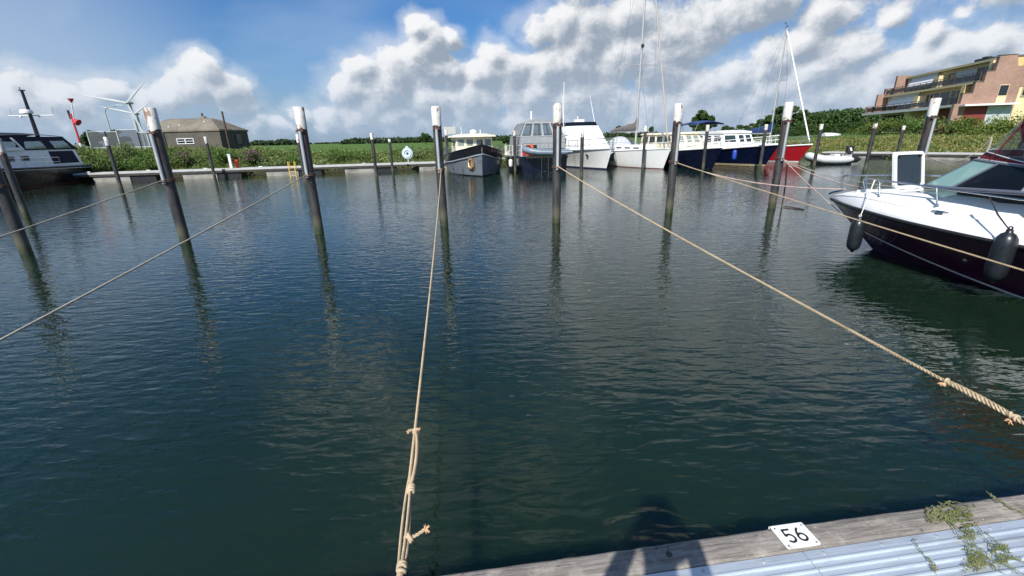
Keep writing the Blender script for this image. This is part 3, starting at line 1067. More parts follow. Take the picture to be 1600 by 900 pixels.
def shrub(label, x, y, w, h, n=1400, mat=None, name='shrub', leaf=0.06, group=None, flowers=None):
    z = float(ground_z(np.array([x]), np.array([y]))[0]) - 0.05
    s = thing(name, label, 'shrub', (x, y, z), 0, group)
    nc = 14
    cc = rand_dirs(nc) * RNG.uniform(0.3, 0.95, (nc, 1)) * np.array([w / 2, w / 2, h * 0.42]) + np.array([0, 0, h * 0.5])
    which = RNG.integers(0, nc, n)
    C = cc[which] + RNG.normal(0, 1, (n, 3)) * np.array([w * 0.12, w * 0.12, h * 0.11])
    C = C[C[:, 2] > 0.02]
    quad_mesh('foliage', leaves(C, leaf), mat or BUSH, s)
    k = MB()
    for c in cc[:7]:
        k.tube([(0, 0, 0), (c[0] * 0.4, c[1] * 0.4, c[2] * 0.5), tuple(c)], [0.025, 0.015, 0.006], 5)
    k.build('stems', BARK, s)
    if flowers:
        m = int(n * flowers)
        F = cc[RNG.integers(0, nc, m)] + RNG.normal(0, 1, (m, 3)) * np.array([w * 0.13, w * 0.13, h * 0.10]) + np.array([0, 0, h * 0.12])
        quad_mesh('blossom', leaves(F, leaf * 0.7), PURPLE, s)
    return s

def at_bank(px, py, z):
    return atz(px, py, z)

q = aty(393, 236, 33.2)
shrub('purple flowering shrub on the bank right of the white and red posts', q[0], q[1], 1.5, 1.15, 1200, flowers=1.1)
q = aty(288, 238, 32.3)
shrub('dull purple flowering weeds on the bank below the bunker', q[0], q[1], 1.3, 1.1, 1000, flowers=0.6)
q = aty(236, 240, 31.5)
shrub('dark leafy bramble bush at the waterside below the mesh fence', q[0], q[1], 3.0, 1.5, 2600)
q = aty(345, 240, 33)
shrub('round willow bush in front of the bunker', q[0], q[1], 1.8, 1.3, 1800, BUSH)
q = aty(548, 243, 35)
shrub('leafy bush on the bank behind the walkway before the lifebuoy', q[0], q[1], 3.2, 1.25, 2400, BUSH)

PALE = leafmat('pale_scrub_green', (0.12, 0.18, 0.06), (0.16, 0.21, 0.08), (0.26, 0.27, 0.13), ps=1.2)
for (lab, px, py, Y, w_, h_, n_, mt) in (
        ('leafy bush directly behind the yellow ladder', 452, 240, 33.0, 2.2, 1.0, 1500, BUSH),
        ('pale scrub between the purple shrub and the yellow ladder', 424, 242, 32.6, 1.8, 0.9, 1200, PALE),
        ('scrubby bush on the bank near the motor yacht stern', 165, 243, 31.0, 2.4, 1.3, 1700, BUSH),
        ('pale willow scrub below the mesh fence posts', 200, 236, 33.0, 2.0, 1.2, 1500, PALE),
        ('pale scrub behind the walkway short of the workboat', 660, 244, 36.6, 2.0, 0.8, 1200, PALE),
        ('low dark bush behind the lifebuoy', 628, 240, 37.2, 2.4, 0.9, 1400, BUSH),
        ('rounded bush on the bank above the inflatable boat', 1312, 222, 36.0, 2.2, 1.0, 1600, PALE),
        ('olive bush on the bank above the short white-capped pile', 1420, 224, 33.0, 2.4, 1.0, 1700, BUSH),
        ('straw-coloured scrub beside the wooden stake', 1520, 226, 28.6, 2.2, 0.8, 1500, PALE)):
    q = aty(px, py, Y)
    shrub(lab, q[0], Y, w_, h_, n_, mt)

def tree(name, label, base, H, R, n=2600, leaf=0.35, mat=None, trunk=0.28, trunk_h=0.25, squash=0.8, group=None, clumps=34, cat='tree'):
    t = thing(name, label, cat, base, 0, group)
    k = MB()
    r0 = H * 0.028
    k.tube([(0, 0, -0.3), (0.05, 0, H * trunk_h), (0.0, 0.08, H * 0.6), (0.05, 0, H * 0.82)], [r0, r0 * 0.8, r0 * 0.45, r0 * 0.12], 8)
    zc = H * (trunk_h + 1) / 2 + H * 0.02
    hz = H * (1 - trunk_h) / 2
    cc = rand_dirs(clumps) * (RNG.uniform(0.25, 1.0, (clumps, 1)) ** 0.5) * np.array([R, R, hz]) * 0.86 + np.array([0, 0, zc])
    cc[:, :2] *= RNG.uniform(0.75, 1.12, (clumps, 1))
    for c in cc[::3]:
        k.tube([(0, 0, H * trunk_h * 0.9), (c[0] * 0.5, c[1] * 0.5, (c[2] + H * trunk_h) / 2), tuple(c)], [r0 * 0.4, r0 * 0.25, r0 * 0.06], 5)
    k.build('trunk', BARK, t, smooth=60)
    which = RNG.integers(0, clumps, n)
    cr = RNG.uniform(0.5, 1.1, clumps)[which]
    d = rand_dirs(n) * (RNG.uniform(0.2, 1.0, (n, 1)) ** 0.45)
    C = cc[which] + d * np.stack([R * 0.26 * cr, R * 0.26 * cr, hz * 0.24 * cr], 1)
    quad_mesh('crown', leaves(C, leaf), mat or TREE, t)
    return t

def gtree(px, Y, pytop, wpx, label, **kw):
    """tree standing on the ground at distance Y, its top at pixel row pytop"""
    p = aty(px, pytop, Y)
    gz = float(ground_z(np.array([p[0]]), np.array([Y]))[0])
    w = np.linalg.norm(aty(px + wpx / 2, pytop, Y) - aty(px - wpx / 2, pytop, Y))
    return tree('tree', label, (p[0], Y, gz), p[2] - gz, w / 2, **kw)

gtree(1100, 85, 172, 44, 'single round-crowned tree behind the boat with blue bimini', n=5200, leaf=0.22, trunk_h=0.12, clumps=46)
gtree(1231, 92, 164, 62, 'tall broad dark tree at the end of the clipped hedge', n=6000, leaf=0.3, trunk_h=0.1, clumps=50)
gtree(1196, 96, 184, 30, 'smaller dark tree left of the tall broad tree by the hedge', n=2600, leaf=0.28, trunk_h=0.1)
gtree(1160, 100, 196, 34, 'low dark bushy tree behind the cabin boats', n=2200, leaf=0.28, trunk_h=0.08, clumps=20)
gtree(1137, 104, 195, 30, 'low olive bushy tree beside the brown thatched hut', n=1800, leaf=0.28, trunk_h=0.08, clumps=20)
gtree(1178, 102, 192, 26, 'low rounded tree between the cabin boats and the hedge', n=1800, leaf=0.28, trunk_h=0.08, clumps=20)
gtree(664, 130, 207, 20, 'spindly tree rising above the field edge near the notice board', n=1300, leaf=0.32, trunk_h=0.15, clumps=16)
gtree(175, 62, 204, 50, 'grey-green tree behind the mesh fence by the street lamp', n=2600, leaf=0.22, trunk_h=0.12)
gtree(140, 60, 205, 36, 'grey-green tree behind the red beacon pole', n=2200, leaf=0.22, trunk_h=0.12)
gtree(967, 78, 194, 14, 'narrow young tree behind the sailing yacht stern', n=900, leaf=0.2, trunk_h=0.15, clumps=12)
gtree(1020, 82, 198, 16, 'slim young tree seen past the sailing yacht mast', n=900, leaf=0.2, trunk_h=0.15, clumps=12)
gtree(905, 74, 204, 40, 'leafy tree behind the white flybridge cruiser', n=1800, leaf=0.24, trunk_h=0.1, clumps=18)
for (px, w, pt, wh) in ((790, 22, 212, 'in the gap between workboat and barge'), (838, 26, 211, 'behind the middle of the barge tent'), (868, 22, 210, 'between barge and white cruiser'), (760, 24, 213, 'behind the workboat wheelhouse roof'), (815, 18, 212, 'behind the barge tent edge by the workboat'), (728, 22, 214, 'beside the grey notice board')):
    gtree(px, 88, pt, w, 'olive bushy tree at field edge ' + wh, n=900, leaf=0.25, trunk_h=0.08, clumps=14, group='bushy trees at the field edge')

def wood(pxs, Y, name='far_wood', leaf=0.9, n=6000, mat=TREE_FAR, lo=0.2):
    """a far-off wood that reads as one mass: pxs = (pixel column, pixel row of the top)"""
    xs, tops = zip(*pxs)
    C = []
    for _ in range(max(20, int((xs[-1] - xs[0]) * 0.8))):
        px = random.uniform(xs[0], xs[-1])
        top = float(np.interp(px, xs, tops)) + random.uniform(-0.8, 2.6)
        p = aty(px, top, Y * random.uniform(0.95, 1.08))
        gz = land_h(np.array([p[0]]), np.array([p[1]]))[0]
        H = max(1.0, p[2] - gz)
        m = n // max(20, int((xs[-1] - xs[0]) * 0.8))
        d = rand_dirs(m) * (RNG.uniform(0.3, 1, (m, 1)) ** 0.5) * np.array([H * 0.42, H * 0.42, H * 0.46])
        d = d + rand_dirs(m) * H * 0.04
        C.append(d + np.array([p[0], p[1], gz + H * 0.52]))
    C = np.concatenate(C)
    return struct(quad_mesh(name, leaves(C, leaf), mat), 'stuff')
wood([(386, 224), (400, 219), (425, 220), (440, 217), (460, 219), (485, 223)], 330, n=5000, leaf=0.9)
wood([(484, 224.5), (510, 223.2), (530, 223.5)], 600, n=1500, leaf=1.4)
wood([(532, 220), (545, 216), (570, 214.5), (600, 216), (640, 214), (680, 215), (720, 213), (800, 211), (900, 208), (1000, 207), (1070, 208)], 300, n=16000, leaf=0.9)
wood([(1080, 205), (1130, 204), (1180, 202)], 170, n=3500, leaf=0.6)
wood([(1255, 180), (1275, 174), (1310, 170), (1345, 169), (1380, 172)], 170, n=15000, leaf=0.55, mat=TREE)

# clipped hedge
hg = thing('hedge', 'long clipped dark green hedge along the grassy bank', 'hedge', (0, 0, 0))
ha, hb = aty(1172, 206, 76), aty(1352, 200, 66)
C = []
n = 16000
t = RNG.uniform(0, 1, n)
for i in range(1):
    base = np.outer(1 - t, ha) + np.outer(t, hb)
    gz = ground_z(base[:, 0], base[:, 1])
    hh = 1.25 + 0.12 * np.sin(t * 40) + 0.1 * np.sin(t * 91)
    pick = RNG.integers(0, 3, n)
    off = np.where(pick == 0, -0.6, RNG.uniform(-0.6, 0.6, n))
    zz = np.where(pick == 1, hh, RNG.uniform(0.05, 1.0, n) * hh)
    C = base.copy()
    C[:, 1] += off + RNG.normal(0, 0.05, n)
    C[:, 2] = gz + zz + RNG.normal(0, 0.05, n)
hg.location = tuple(ha)
quad_mesh('foliage', leaves(C - ha, 0.16), TREE, hg)

# ------------------------------------------------------------------ concrete bunker
CONC = pm('old_bunker_concrete', (0.095, 0.085, 0.07), 0.95, var=0.28, vs=0.9, dirt=(0.085, 0.08, 0.065), dirt_lo=0.48, dirt_hi=0.68, ds=0.7, bump=0.05, bs=5)
CONC2 = pm('bunker_roof_concrete', (0.19, 0.165, 0.13), 0.95, var=0.25, vs=0.8, dirt=(0.11, 0.095, 0.07), dirt_lo=0.45, dirt_hi=0.7, ds=0.6, bump=0.08, bs=5)
bk = thing('bunker', 'weathered concrete bunker with hipped concrete roof on the bank', 'bunker', (-29.0, 46.8, 1.5))
k = MB()
k.prism([(-7.0, 0.0), (0, 0), (0.1, 4.8), (-7.0, 4.9)], -0.6, 1.92)
k.build('wall', CONC, bk)
k = MB()
e, zt = 0.10, 3.28
ring0 = [(-7.1, -e, 1.9), (e, -e, 1.9), (e + .1, 4.9, 1.9), (-7.1, 5.0, 1.9)]
ring1 = [(-7.1, -e, 2.05), (e, -e, 2.05), (e + .1, 4.9, 2.05), (-7.1, 5.0, 2.05)]
ring2 = [(-6.2, 1.35, 3.12), (-1.35, 1.35, 3.05), (-1.3, 2.9, 3.0), (-6.2, 3.0, 3.1)]
ring3 = [(-5.9, 1.9, 3.24), (-1.7, 1.9, 3.20), (-1.7, 2.5, 3.18), (-5.9, 2.5, 3.22)]
k.loft([ring0, ring1, ring2, ring3], closed=True, cap0=True, cap1=True)
rf = k.build('roof', CONC2, bk, smooth=25)
k = MB()
k.prism([(-3.0, 1.9), (-2.3, 1.9), (-2.3, 2.5), (-3.0, 2.5)], 3.1, 3.42, [(-2.9, 2.0), (-2.55, 2.0), (-2.55, 2.4), (-2.9, 2.4)])
k.build('vent_base', CONC2, rf)
k = MB()
k.tube([(-2.75, 2.2, 3.4), (-2.75, 2.2, 3.72)], 0.09, 8)
k.build('vent_pipe', RUST, rf)
wq = thing  # window in the front wall
k = MB()
x0, x1, z0, z1 = -4.45, -2.72, 0.72, 1.28
for (a, b, c, d) in ((x0, x1, z0, z0 + .08), (x0, x1, z1 - .08, z1), (x0, x0 + .08, z0, z1), (x1 - .08, x1, z0, z1), ((x0 + x1) / 2 - .05, (x0 + x1) / 2 + .05, z0, z1)):
    k.box(((a + b) / 2, -0.03, (c + d) / 2), (b - a, 0.07 if b - a > .2 else 0.064, d - c))
wf = k.build('window', M['greywhite'], bk)
k = MB()
k.box(((x0 + x1) / 2, -0.004, (z0 + z1) / 2), (x1 - x0 - .1, 0.02, z1 - z0 - .1))
k.build('pane', M['glass_dark'], wf)
k = MB()
k.box(((x0 + x1) / 2, -0.022, (z0 + z1) / 2), (x1 - x0 - .12, 0.02, 0.05))
k.build('glazing_bar', M['white'], wf)
k = MB()
k.box((0.09, 2.9, 1.1), (0.08, 0.9, 1.0))
k.build('vent_opening', M['black'], bk)
for (x, y) in ((-4.2, 0.6), (-1.9, 1.0), (-5.2, 0.4)):
    k = MB()
    k.box((x, y, 2.05 + (y + e) * 0.74), (0.14, 0.1, 0.1))
    k.build('lifting_eye', M['greywhite'], rf)
q = aty(357, 222, 45.6)
rpst = MB()
top = aty(346.7, 174, 45.6)
rpst.tube([(0, 0, -1.2), (0, 0, 0.6), (top[0] - q[0], 0, top[2] - q[2])], 0.085, 8)
o = rpst.build('steel_post', RUST, smooth=60)
o.location = tuple(q)
tag(o, 'rust-brown steel post standing in front of the bunker corner', 'post')

# ------------------------------------------------------------------ wind turbines, lamp, fence, beacon
TURB = pm('turbine_white', (0.40, 0.42, 0.44), 0.5, var=0.04)
def turbine(label, hub, tips, base_px, Y):
    h = aty(*hub, Y)
    t = thing('wind_turbine', label, 'wind turbine', (h[0], h[1], 1.2), 0, 'wind turbines beyond the bunker')
    H = h[2] - 1.2
    k = MB()
    k.tube([(0, 3, -2), (0, 3, H * 0.5), (0, 3, H)], [1.9, 1.5, 1.0], 16)
    k.build('tower', TURB, t, smooth=60)
    k = MB()
    k.tube([(0, -0.5, H + 0.3), (0, 1, H + 0.4), (0, 7, H + 0.3)], [1.0, 1.5, 1.1], 12)
    k.build('nacelle', TURB, t, smooth=60)
    k = MB()
    k.lathe([(1.5, 0), (1.3, 1.2), (0.5, 2.2), (0.05, 2.5)], (0, 0, H), 14, ax=(0, -1, 0))
    k.build('hub', TURB, t, smooth=60)
    for tp in tips:
        p = aty(*tp, Y) - np.array([h[0], h[1], 1.2])
        c = np.array([0, -0.8, H])
        k = MB()
        d = (p - c)
        k.tube([c, c + d * 0.12, c + d * 0.28, c + d * 0.7, c + d], [0.3, 0.35, 0.48, 0.28, 0.06], 8, flat=3.0)
        k.build('blade', TURB, t, smooth=60)
    return t
turbine('large white wind turbine beyond the fence, the nearer of the two', (199, 161), [(128, 149), (228, 124), (232, 222)], None, 520)
turbine('white wind turbine half hidden behind the nearer turbine', (211, 178), [(155, 166), (235, 159), (214, 212)], None, 660)

p = aty(178, 222, 62)
lamp = thing('street_lamp', 'grey curved-arm street lamp behind the mesh fence', 'street lamp', (p[0], p[1], 1.9))
hT = aty(166, 168, 62)[2] - 1.9
k = MB()
dx = aty(190, 166, 62)[0] - aty(164.5, 170, 62)[0]
bx0 = 0.0
k.tube([(0, 0, -0.3), (0, 0, hT * 0.55), (0, 0, hT * 0.86), (0.12, 0, hT * 0.95), (0.5, 0, hT * 1.0), (dx * 0.7, 0, hT * 1.03)], [0.11, 0.085, 0.07, 0.065, 0.06, 0.05], 10)
k.build('pole', M['galv'], lamp, smooth=60)
k = MB()
k.tube([(dx * 0.62, 0, hT * 1.03), (dx * 0.78, 0, hT * 1.045), (dx * 1.05, 0, hT * 1.04), (dx * 1.15, 0, hT * 1.03)], [0.06, 0.14, 0.14, 0.05], 10, flat=0.5)
k.build('lamp_head', M['greywhite'], lamp, smooth=60)

MESH = glassmat('wire_mesh_panel', tint=(0.8, 0.82, 0.84), dark=(0.13, 0.14, 0.15), clear=0.62)
MESH.node_tree.nodes['Principled BSDF'].inputs['Roughness'].default_value = 0.8
fy = 43.0
fence = thing('mesh_fence', 'grey metal mesh fence of tall panels on the left bank', 'fence', tuple(aty(150, 233, fy)))
f0 = aty(150, 233, fy)
cols = [144, 172, 190, 222, 236, 262]
tops = [206, 206, 206, 207, 207, 207]
for i, (cx, tp) in enumerate(zip(cols, tops)):
    b = aty(cx, 233, fy) - f0
    hh = aty(cx, tp - (3 if i in (2,) else 0), fy)[2] - f0[2] + 0.05
    k = MB()
    k.box((b[0], 0, hh / 2 - 0.3), (0.09, 0.09, hh + 0.6))
    k.build('post', M['galv'] if i % 2 == 0 else M['rubber'], fence)
    if i < len(cols) - 1:
        b2 = aty(cols[i + 1], 233, fy) - f0
        k = MB()
        k.slab([(b[0] + .05, 0.01, 0.12), (b2[0] - .05, 0.01, 0.12), (b2[0] - .05, 0.01, hh - 0.08), (b[0] + .05, 0.01, hh - 0.08)], 0.012)
        pn = k.build('mesh_panel', MESH, fence)
        k = MB()
        k.tube([(b[0] + .05, 0, hh - 0.05), (b2[0] - .05, 0, hh - 0.05)], 0.025, 6)
        k.tube([(b[0] + .05, 0, 0.1), (b2[0] - .05, 0, 0.1)], 0.025, 6)
        k.build('rail', M['galv'], fence)

by = 34.5
b0 = aty(126, 226, by)
bc = thing('beacon', 'red lattice beacon pole with red cone topmark', 'beacon', (b0[0], b0[1], 1.3))
hB = aty(112, 178, by)[2] - 1.3
k = MB()
k.tube([(0, 0, -0.4), (0, 0, hB)], [0.075, 0.06], 10)
k.build('pole', M['signred'], bc, smooth=60)
k = MB()
k.tube([(0, 0, 0.2), (0, 0, 1.1)], 0.079, 10)
k.build('lower_pole_band', M['white'], bc, smooth=60)
k = MB()
k.tube([(-0.1, 0, hB - 0.35), (-0.13, 0, hB + 0.25)], 0.07, 8)
k.build('lantern', M['rubber'], bc, smooth=60)
k = MB()
k.tube([(0.05, 0, hB - 0.6), (0.32, 0, hB + 0.75)], 0.035, 8)
k.build('topmark_rod', M['greywhite'], bc)
k = MB()
k.lathe([(0.02, 0), (0.19, 0.30)], (0.33, 0, hB + 0.72), 14)
k.build('topmark_cone', M['signred'], bc, smooth=40)['label'] = 'red cone pointing down'
k = MB()
k.lathe([(0.03, 0), (0.24, 0.46)], (0.0, -0.02, hB - 0.35), 14, ax=(0.75, 0, -0.5))
k.build('topmark_cone', M['signred'], bc, smooth=40)['label'] = 'red cone tilted sideways'

# ------------------------------------------------------------------ things on the left walkway
def on_walk(px, z=0.55, py=None):
    """a point on the left walkway deck under pixel column px"""
    a, d = np.array([-27.2, 28.0]), np.array([22.8, 4.5])
    d = d / np.linalg.norm(d)
    nrm = np.array([-d[1], d[0]])
    v = ray(px, 255)
    s = np.linalg.solve(np.array([[v[0], -d[0]], [v[1], -d[1]]]), a + nrm * 0.95)
    return np.array([v[0] * s[0], v[1] * s[0], z])
q = on_walk(360.5)
k = MB()
k.rbox((0, 0, 0.42), (0.16, 0.16, 0.84), 0.03)
w = thing('service_post', 'small white service pedestal on the left walkway', 'pedestal', q, 0.2)
k.build('body', M['white'], w)
k = MB()
k.rbox((0, 0, 0.87), (0.2, 0.2, 0.07), 0.03)
k.build('lid', M['greywhite'], w)
q = on_walk(370)
w = thing('fire_post', 'short red post beside the white service pedestal', 'post', q, 0.2)
k = MB()
k.rbox((0, 0, 0.27), (0.17, 0.14, 0.54), 0.03)
k.build('body', M['redpl'], w)
k = MB()
k.box((0, -0.075, 0.42), (0.12, 0.02, 0.1))
k.build('plate', M['orange'], w)
q = on_walk(638)
w = thing('lifebuoy_stand', 'pale lifebuoy housing on a post by the walkway', 'lifebuoy', q, 0.1)
k = MB()
k.box((0, 0.05, 0.3), (0.08, 0.06, 0.7))
k.build('post', M['galv'], w)
k = MB()
k.lathe([(0.0, -0.07), (0.36, -0.06), (0.40, 0.0), (0.36, 0.05), (0.0, 0.06)], (0, 0, 0.62), 24, ax=(0, -1, 0))
k.lathe([(0.12, -0.06), (0.12, 0.05)], (0, 0.01, 1.02), 10, ax=(0, -1, 0))
c = k.build('cover', pm('pale_blue_plastic', (0.42, 0.52, 0.56), 0.45, var=0.06), w, smooth=40)
k = MB()
k.torus((0, -0.075, 0.62), 0.24, 0.035, ax=(0, 1, 0))
k.build('moulded_ring', M['greywhite'], c, smooth=60)
k = MB()
k.lathe([(0.075, 0), (0.06, 0.03)], (0, -0.06, 0.62), 14, ax=(0, -1, 0))
k.build('handle', M['rubber'], c)
# yellow boarding ladder
q = atz(459, 279, 0)
lad = thing('boarding_ladder', 'yellow boarding ladder hooked on the left walkway', 'ladder', (q[0], q[1], 0), math.atan2(4.5, 22.8))
for sx in (-0.17, 0.17):
    k = MB()
    k.tube([(sx, 0.0, -0.5), (sx, 0.0, 0.9), (sx, 0.06, 0.98), (sx, 0.32, 0.99), (sx, 0.34, 0.56)], 0.024, 8)
    k.build('stile', M['yellow'], lad, smooth=60)
for z in (-0.1, 0.16, 0.42, 0.68):
    k = MB()
    k.tube([(-0.17, 0, z), (0.17, 0, z)], 0.018, 6)
    k.build('rung', M['yellow'], lad)
# notice board behind
q = aty(704, 224, 46)
nb = thing('notice_board', 'back of a grey notice board on two posts behind the workboat', 'sign', (q[0], q[1], 1.0))
zt_, zb_ = aty(704, 198, 46)[2] - 1.0, aty(704, 209.5, 46)[2] - 1.0
k = MB()
k.box((0, 0, (zt_ + zb_) / 2), (1.15, 0.05, zt_ - zb_))
k.build('board', pm('grey_board', (0.42, 0.42, 0.40), 0.7, var=0.08), nb)
for sx in (-0.52, 0.45):
    k = MB()
    k.box((sx, 0.06, zt_ / 2 - 0.2), (0.08, 0.06, zt_ + 0.5))
    k.build('post', M['galv'], nb)
# wooden stake, hut, car on the right bank
q = aty(1541, 241, 25.8)
zt_ = aty(1543.5, 216, 25.8)[2]
st = MB()
st.hexa([(-.06, -.05, -0.5), (.06, -.05, -0.5), (.06, .05, -0.5), (-.06, .05, -0.5), (-.05, -.045, zt_ - q[2]), (.05, -.045, zt_ - q[2]), (.055, .045, zt_ - q[2] + .05), (-.05, .045, zt_ - q[2] + .04)])
o = st.build('stake', M['bare_wood'])
o.location = (q[0], q[1], q[2])
tag(o, 'pale wooden mooring stake on the right bank walkway', 'stake')
q = aty(1133, 212, 70)
zg = float(ground_z(np.array([q[0]]), np.array([70.]))[0])
hut = thing('thatched_hut', 'brown thatched hut roof behind the cabin boats', 'hut', (q[0], 70, zg), 0.2)
k = MB()
k.prism([(-1.3, -1.2), (1.3, -1.2), (1.3, 1.2), (-1.3, 1.2)], -0.3, 0.7)
k.build('wall', M['timber_dark'], hut)
k = MB()
hr = max(1.3, aty(1137, 204, 70)[2] - zg)
k.prism([(-1.5, -1.4), (1.5, -1.4), (1.5, 1.4), (-1.5, 1.4)], 0.65, hr, [(-0.1, -0.1), (0.5, -0.1), (0.5, 0.1), (-0.1, 0.1)])
k.build('thatch', pm('brown_thatch', (0.17, 0.12, 0.085), 0.95, var=0.3, vs=4, stretch=(6, 6, 1), bump=0.05, bs=10), hut)

# ------------------------------------------------------------------ terraced apartment building on the right
def brick_mat():
    m = bpy.data.materials.new('red_brown_brickwork')
    m.use_nodes = True
    N = NT(m.node_tree)
    b = m.node_tree.nodes['Principled BSDF']
    tc = N.n('ShaderNodeTexCoord')
    mp = N.n('ShaderNodeMapping')
    N.link(tc.outputs['Object'], mp.inputs[0])
    mp.inputs['Rotation'].default_value = (math.radians(90), 0, 0)
    br = N.n('ShaderNodeTexBrick')
    N.link(mp.outputs[0], br.inputs['Vector'])
    br.inputs['Color1'].default_value = (0.27, 0.155, 0.11, 1)
    br.inputs['Color2'].default_value = (0.33, 0.20, 0.15, 1)
    br.inputs['Mortar'].default_value = (0.30, 0.25, 0.22, 1)
    br.inputs['Scale'].default_value = 4.2
    br.inputs['Mortar Size'].default_value = 0.012
    n = N.noise(tc.outputs['Object'], 0.8, 5.0, 0.6)
    k = N.maprange(n, 0.3, 0.7, 0.82, 1.15)
    cc = N.n('ShaderNodeCombineColor')
    for i in range(3):
        N.link(k, cc.inputs[i])
    N.link(N.mix(1.0, br.outputs['Color'], cc.outputs[0], 'MULTIPLY'), b.inputs['Base Color'])
    b.inputs['Roughness'].default_value = 0.9
    return m
BRICK = brick_mat()
YEL = pm('ochre_wall_panel', (0.58, 0.43, 0.19), 0.6, var=0.08, vs=1.0)
YEL2 = pm('pale_ochre_panel', (0.64, 0.53, 0.31), 0.6, var=0.06, vs=1.0)
WHT = pm('white_facade_trim', (0.72, 0.71, 0.68), 0.5, var=0.05, dirt=(0.5, 0.49, 0.46), dirt_lo=0.6, dirt_hi=0.85, ds=0.8)
SHUT = pm('white_roller_blind', (0.82, 0.82, 0.81), 0.6, var=0.04, stretch=(1, 1, 12))
DKR = pm('dark_red_panel', (0.20, 0.03, 0.025), 0.6, var=0.15)
TRIM = pm('dark_roof_trim', (0.10, 0.085, 0.075), 0.7, var=0.15)
RAILG = glassmat('smoked_balustrade_glass', tint=(0.5, 0.5, 0.52), dark=(0.06, 0.06, 0.065), clear=0.5)
SKYGL = glassmat('apartment_glass', tint=(0.3, 0.38, 0.42), dark=(0.02, 0.028, 0.035), clear=0.2)
CURT = pm('pale_grey_blind', (0.40, 0.46, 0.47), 0.5, var=0.08)
bx_, by_ = 52.58, 54.22
ap = thing('apartment_building', 'terraced apartment building of brick and ochre panels with stepped balconies', 'building', (bx_, by_, 0), math.atan2(-0.27, 0.963))
def part(name, m, boxes, parent=None, label=None):
    k = MB()
    for (t0, t1, s0, s1, z0, z1) in boxes:
        k.box(((t0 + t1) / 2, (s0 + s1) / 2, (z0 + z1) / 2), (t1 - t0, s1 - s0, z1 - z0))
    o = k.build(name, m, parent or ap)
    if label:
        o['label'] = label
    return o
# masses, each a little clear of the next
part('ground_floor_wall', YEL, [(1.6, 9.0, 0.3, 22.3, 0.5, 4.38)])
part('storey_wall', YEL, [(1.75, 9.0, 0.3, 21.3, 4.62, 6.86)])
part('storey_wall', YEL, [(3.15, 9.0, 0.3, 19.8, 7.08, 9.32)])
part('terrace_slab', WHT, [(-0.65, 9.1, 0.25, 23.2, 4.38, 4.62)])
part('terrace_slab', TRIM, [(1.0, 9.1, 0.25, 21.9, 6.86, 7.08)])
rf = part('roof', TRIM, [(2.75, 9.2, 0.25, 20.4, 9.32, 9.52)])
part('canopy_edge', WHT, [(-0.72, -0.66, 3.4, 23.2, 4.30, 4.64)])
part('cornice', YEL2, [(0.93, 0.99, 0.3, 21.9, 6.80, 7.06)])
part('cornice', YEL2, [(2.68, 2.74, 0.3, 20.4, 9.24, 9.50)])
part('vent_unit', M['rubber'], [(4.0, 5.6, 5.2, 7.6, 9.53, 10.02), (4.3, 4.9, 6.2, 6.9, 10.03, 10.2)], rf)
part('vent_unit', M['greywhite'], [(4.0, 4.6, 10.5, 11.3, 9.53, 9.75)], rf)
# brick end wall with stepped outline
k = MB()
prof = [(-0.95, 0.5), (-0.95, 4.66), (-0.42, 4.66), (-0.42, 5.74), (0.48, 5.74), (0.48, 6.88), (1.2, 6.88), (1.2, 7.95), (1.95, 7.95), (2.0, 9.4), (3.5, 9.55), (3.85, 8.35), (4.6, 8.35), (4.6, 0.5)]
n = len(prof)
k.add([(t, -0.25, z) for t, z in prof] + [(t, 0.24, z) for t, z in prof], [tuple(range(n - 1, -1, -1)), tuple(range(n, 2 * n))] + [(i, (i + 1) % n, n + (i + 1) % n, n + i) for i in range(n)])
ew = k.build('end_wall', BRICK, ap, recalc=True)
for (t0, t1, z) in ((-0.46, 0.47, 5.74), (0.44, 1.19, 6.88), (1.16, 1.94, 7.95), (1.96, 3.52, 9.5)):
    part('coping', TRIM, [(t0, t1, -0.29, 0.28, z + 0.003, z + 0.07)], ew)
part('end_wing', YEL2, [(4.62, 9.4, -0.2, 0.29, 0.5, 9.0)])
part('end_wing_brick', BRICK, [(4.62, 9.4, -0.24, -0.203, 6.2, 7.6)])
def window(plane, t, s0, s1, z0, z1, n, parent=None, blind=None, mat=None):
    """plane 't': in a wall facing the water; plane 's': in the end wall"""
    k = MB()
    f = 0.07
    def bar(a0, a1, b0, b1, d):
        if plane == 't':
            k.box((t - d / 2, (a0 + a1) / 2, (b0 + b1) / 2), (d, a1 - a0, b1 - b0))
        else:
            k.box(((a0 + a1) / 2, t - d / 2, (b0 + b1) / 2), (a1 - a0, d, b1 - b0))
    bar(s0, s1, z0, z0 + f, .08)
    bar(s0, s1, z1 - f, z1, .08)
    for i in range(n + 1):
        c = s0 + (s1 - s0) * i / n
        bar(max(s0, c - f / 2), min(s1, c + f / 2), z0 + f, z1 - f, .076)
    w = k.build('window', YEL2 if blind is None else WHT, ap)
    for i in range(n):
        a, b = s0 + (s1 - s0) * i / n + f / 2, s0 + (s1 - s0) * (i + 1) / n - f / 2
        k = MB()
        bar(a, b, z0 + f, z1 - f, .03)
        k.build('pane', mat or SKYGL, w)
    return w
window('t', 1.75, 3.9, 6.0, 4.75, 6.55, 2)
window('t', 1.75, 6.1, 10.4, 4.75, 6.55, 2)
window('t', 1.75, 10.45, 11.2, 4.75, 6.55, 1)
window('t', 3.15, 2.0, 4.9, 7.2, 8.9, 2, mat=SKYGL)
window('t', 3.15, 5.0, 8.8, 7.2, 8.9, 1, mat=CURT)
window('t', 3.15, 8.9, 10.3, 7.2, 8.9, 1)
window('t', 1.75, 13.0, 20.0, 4.75, 6.55, 4)
window('t', 3.15, 12.6, 18.6, 7.2, 8.9, 4)
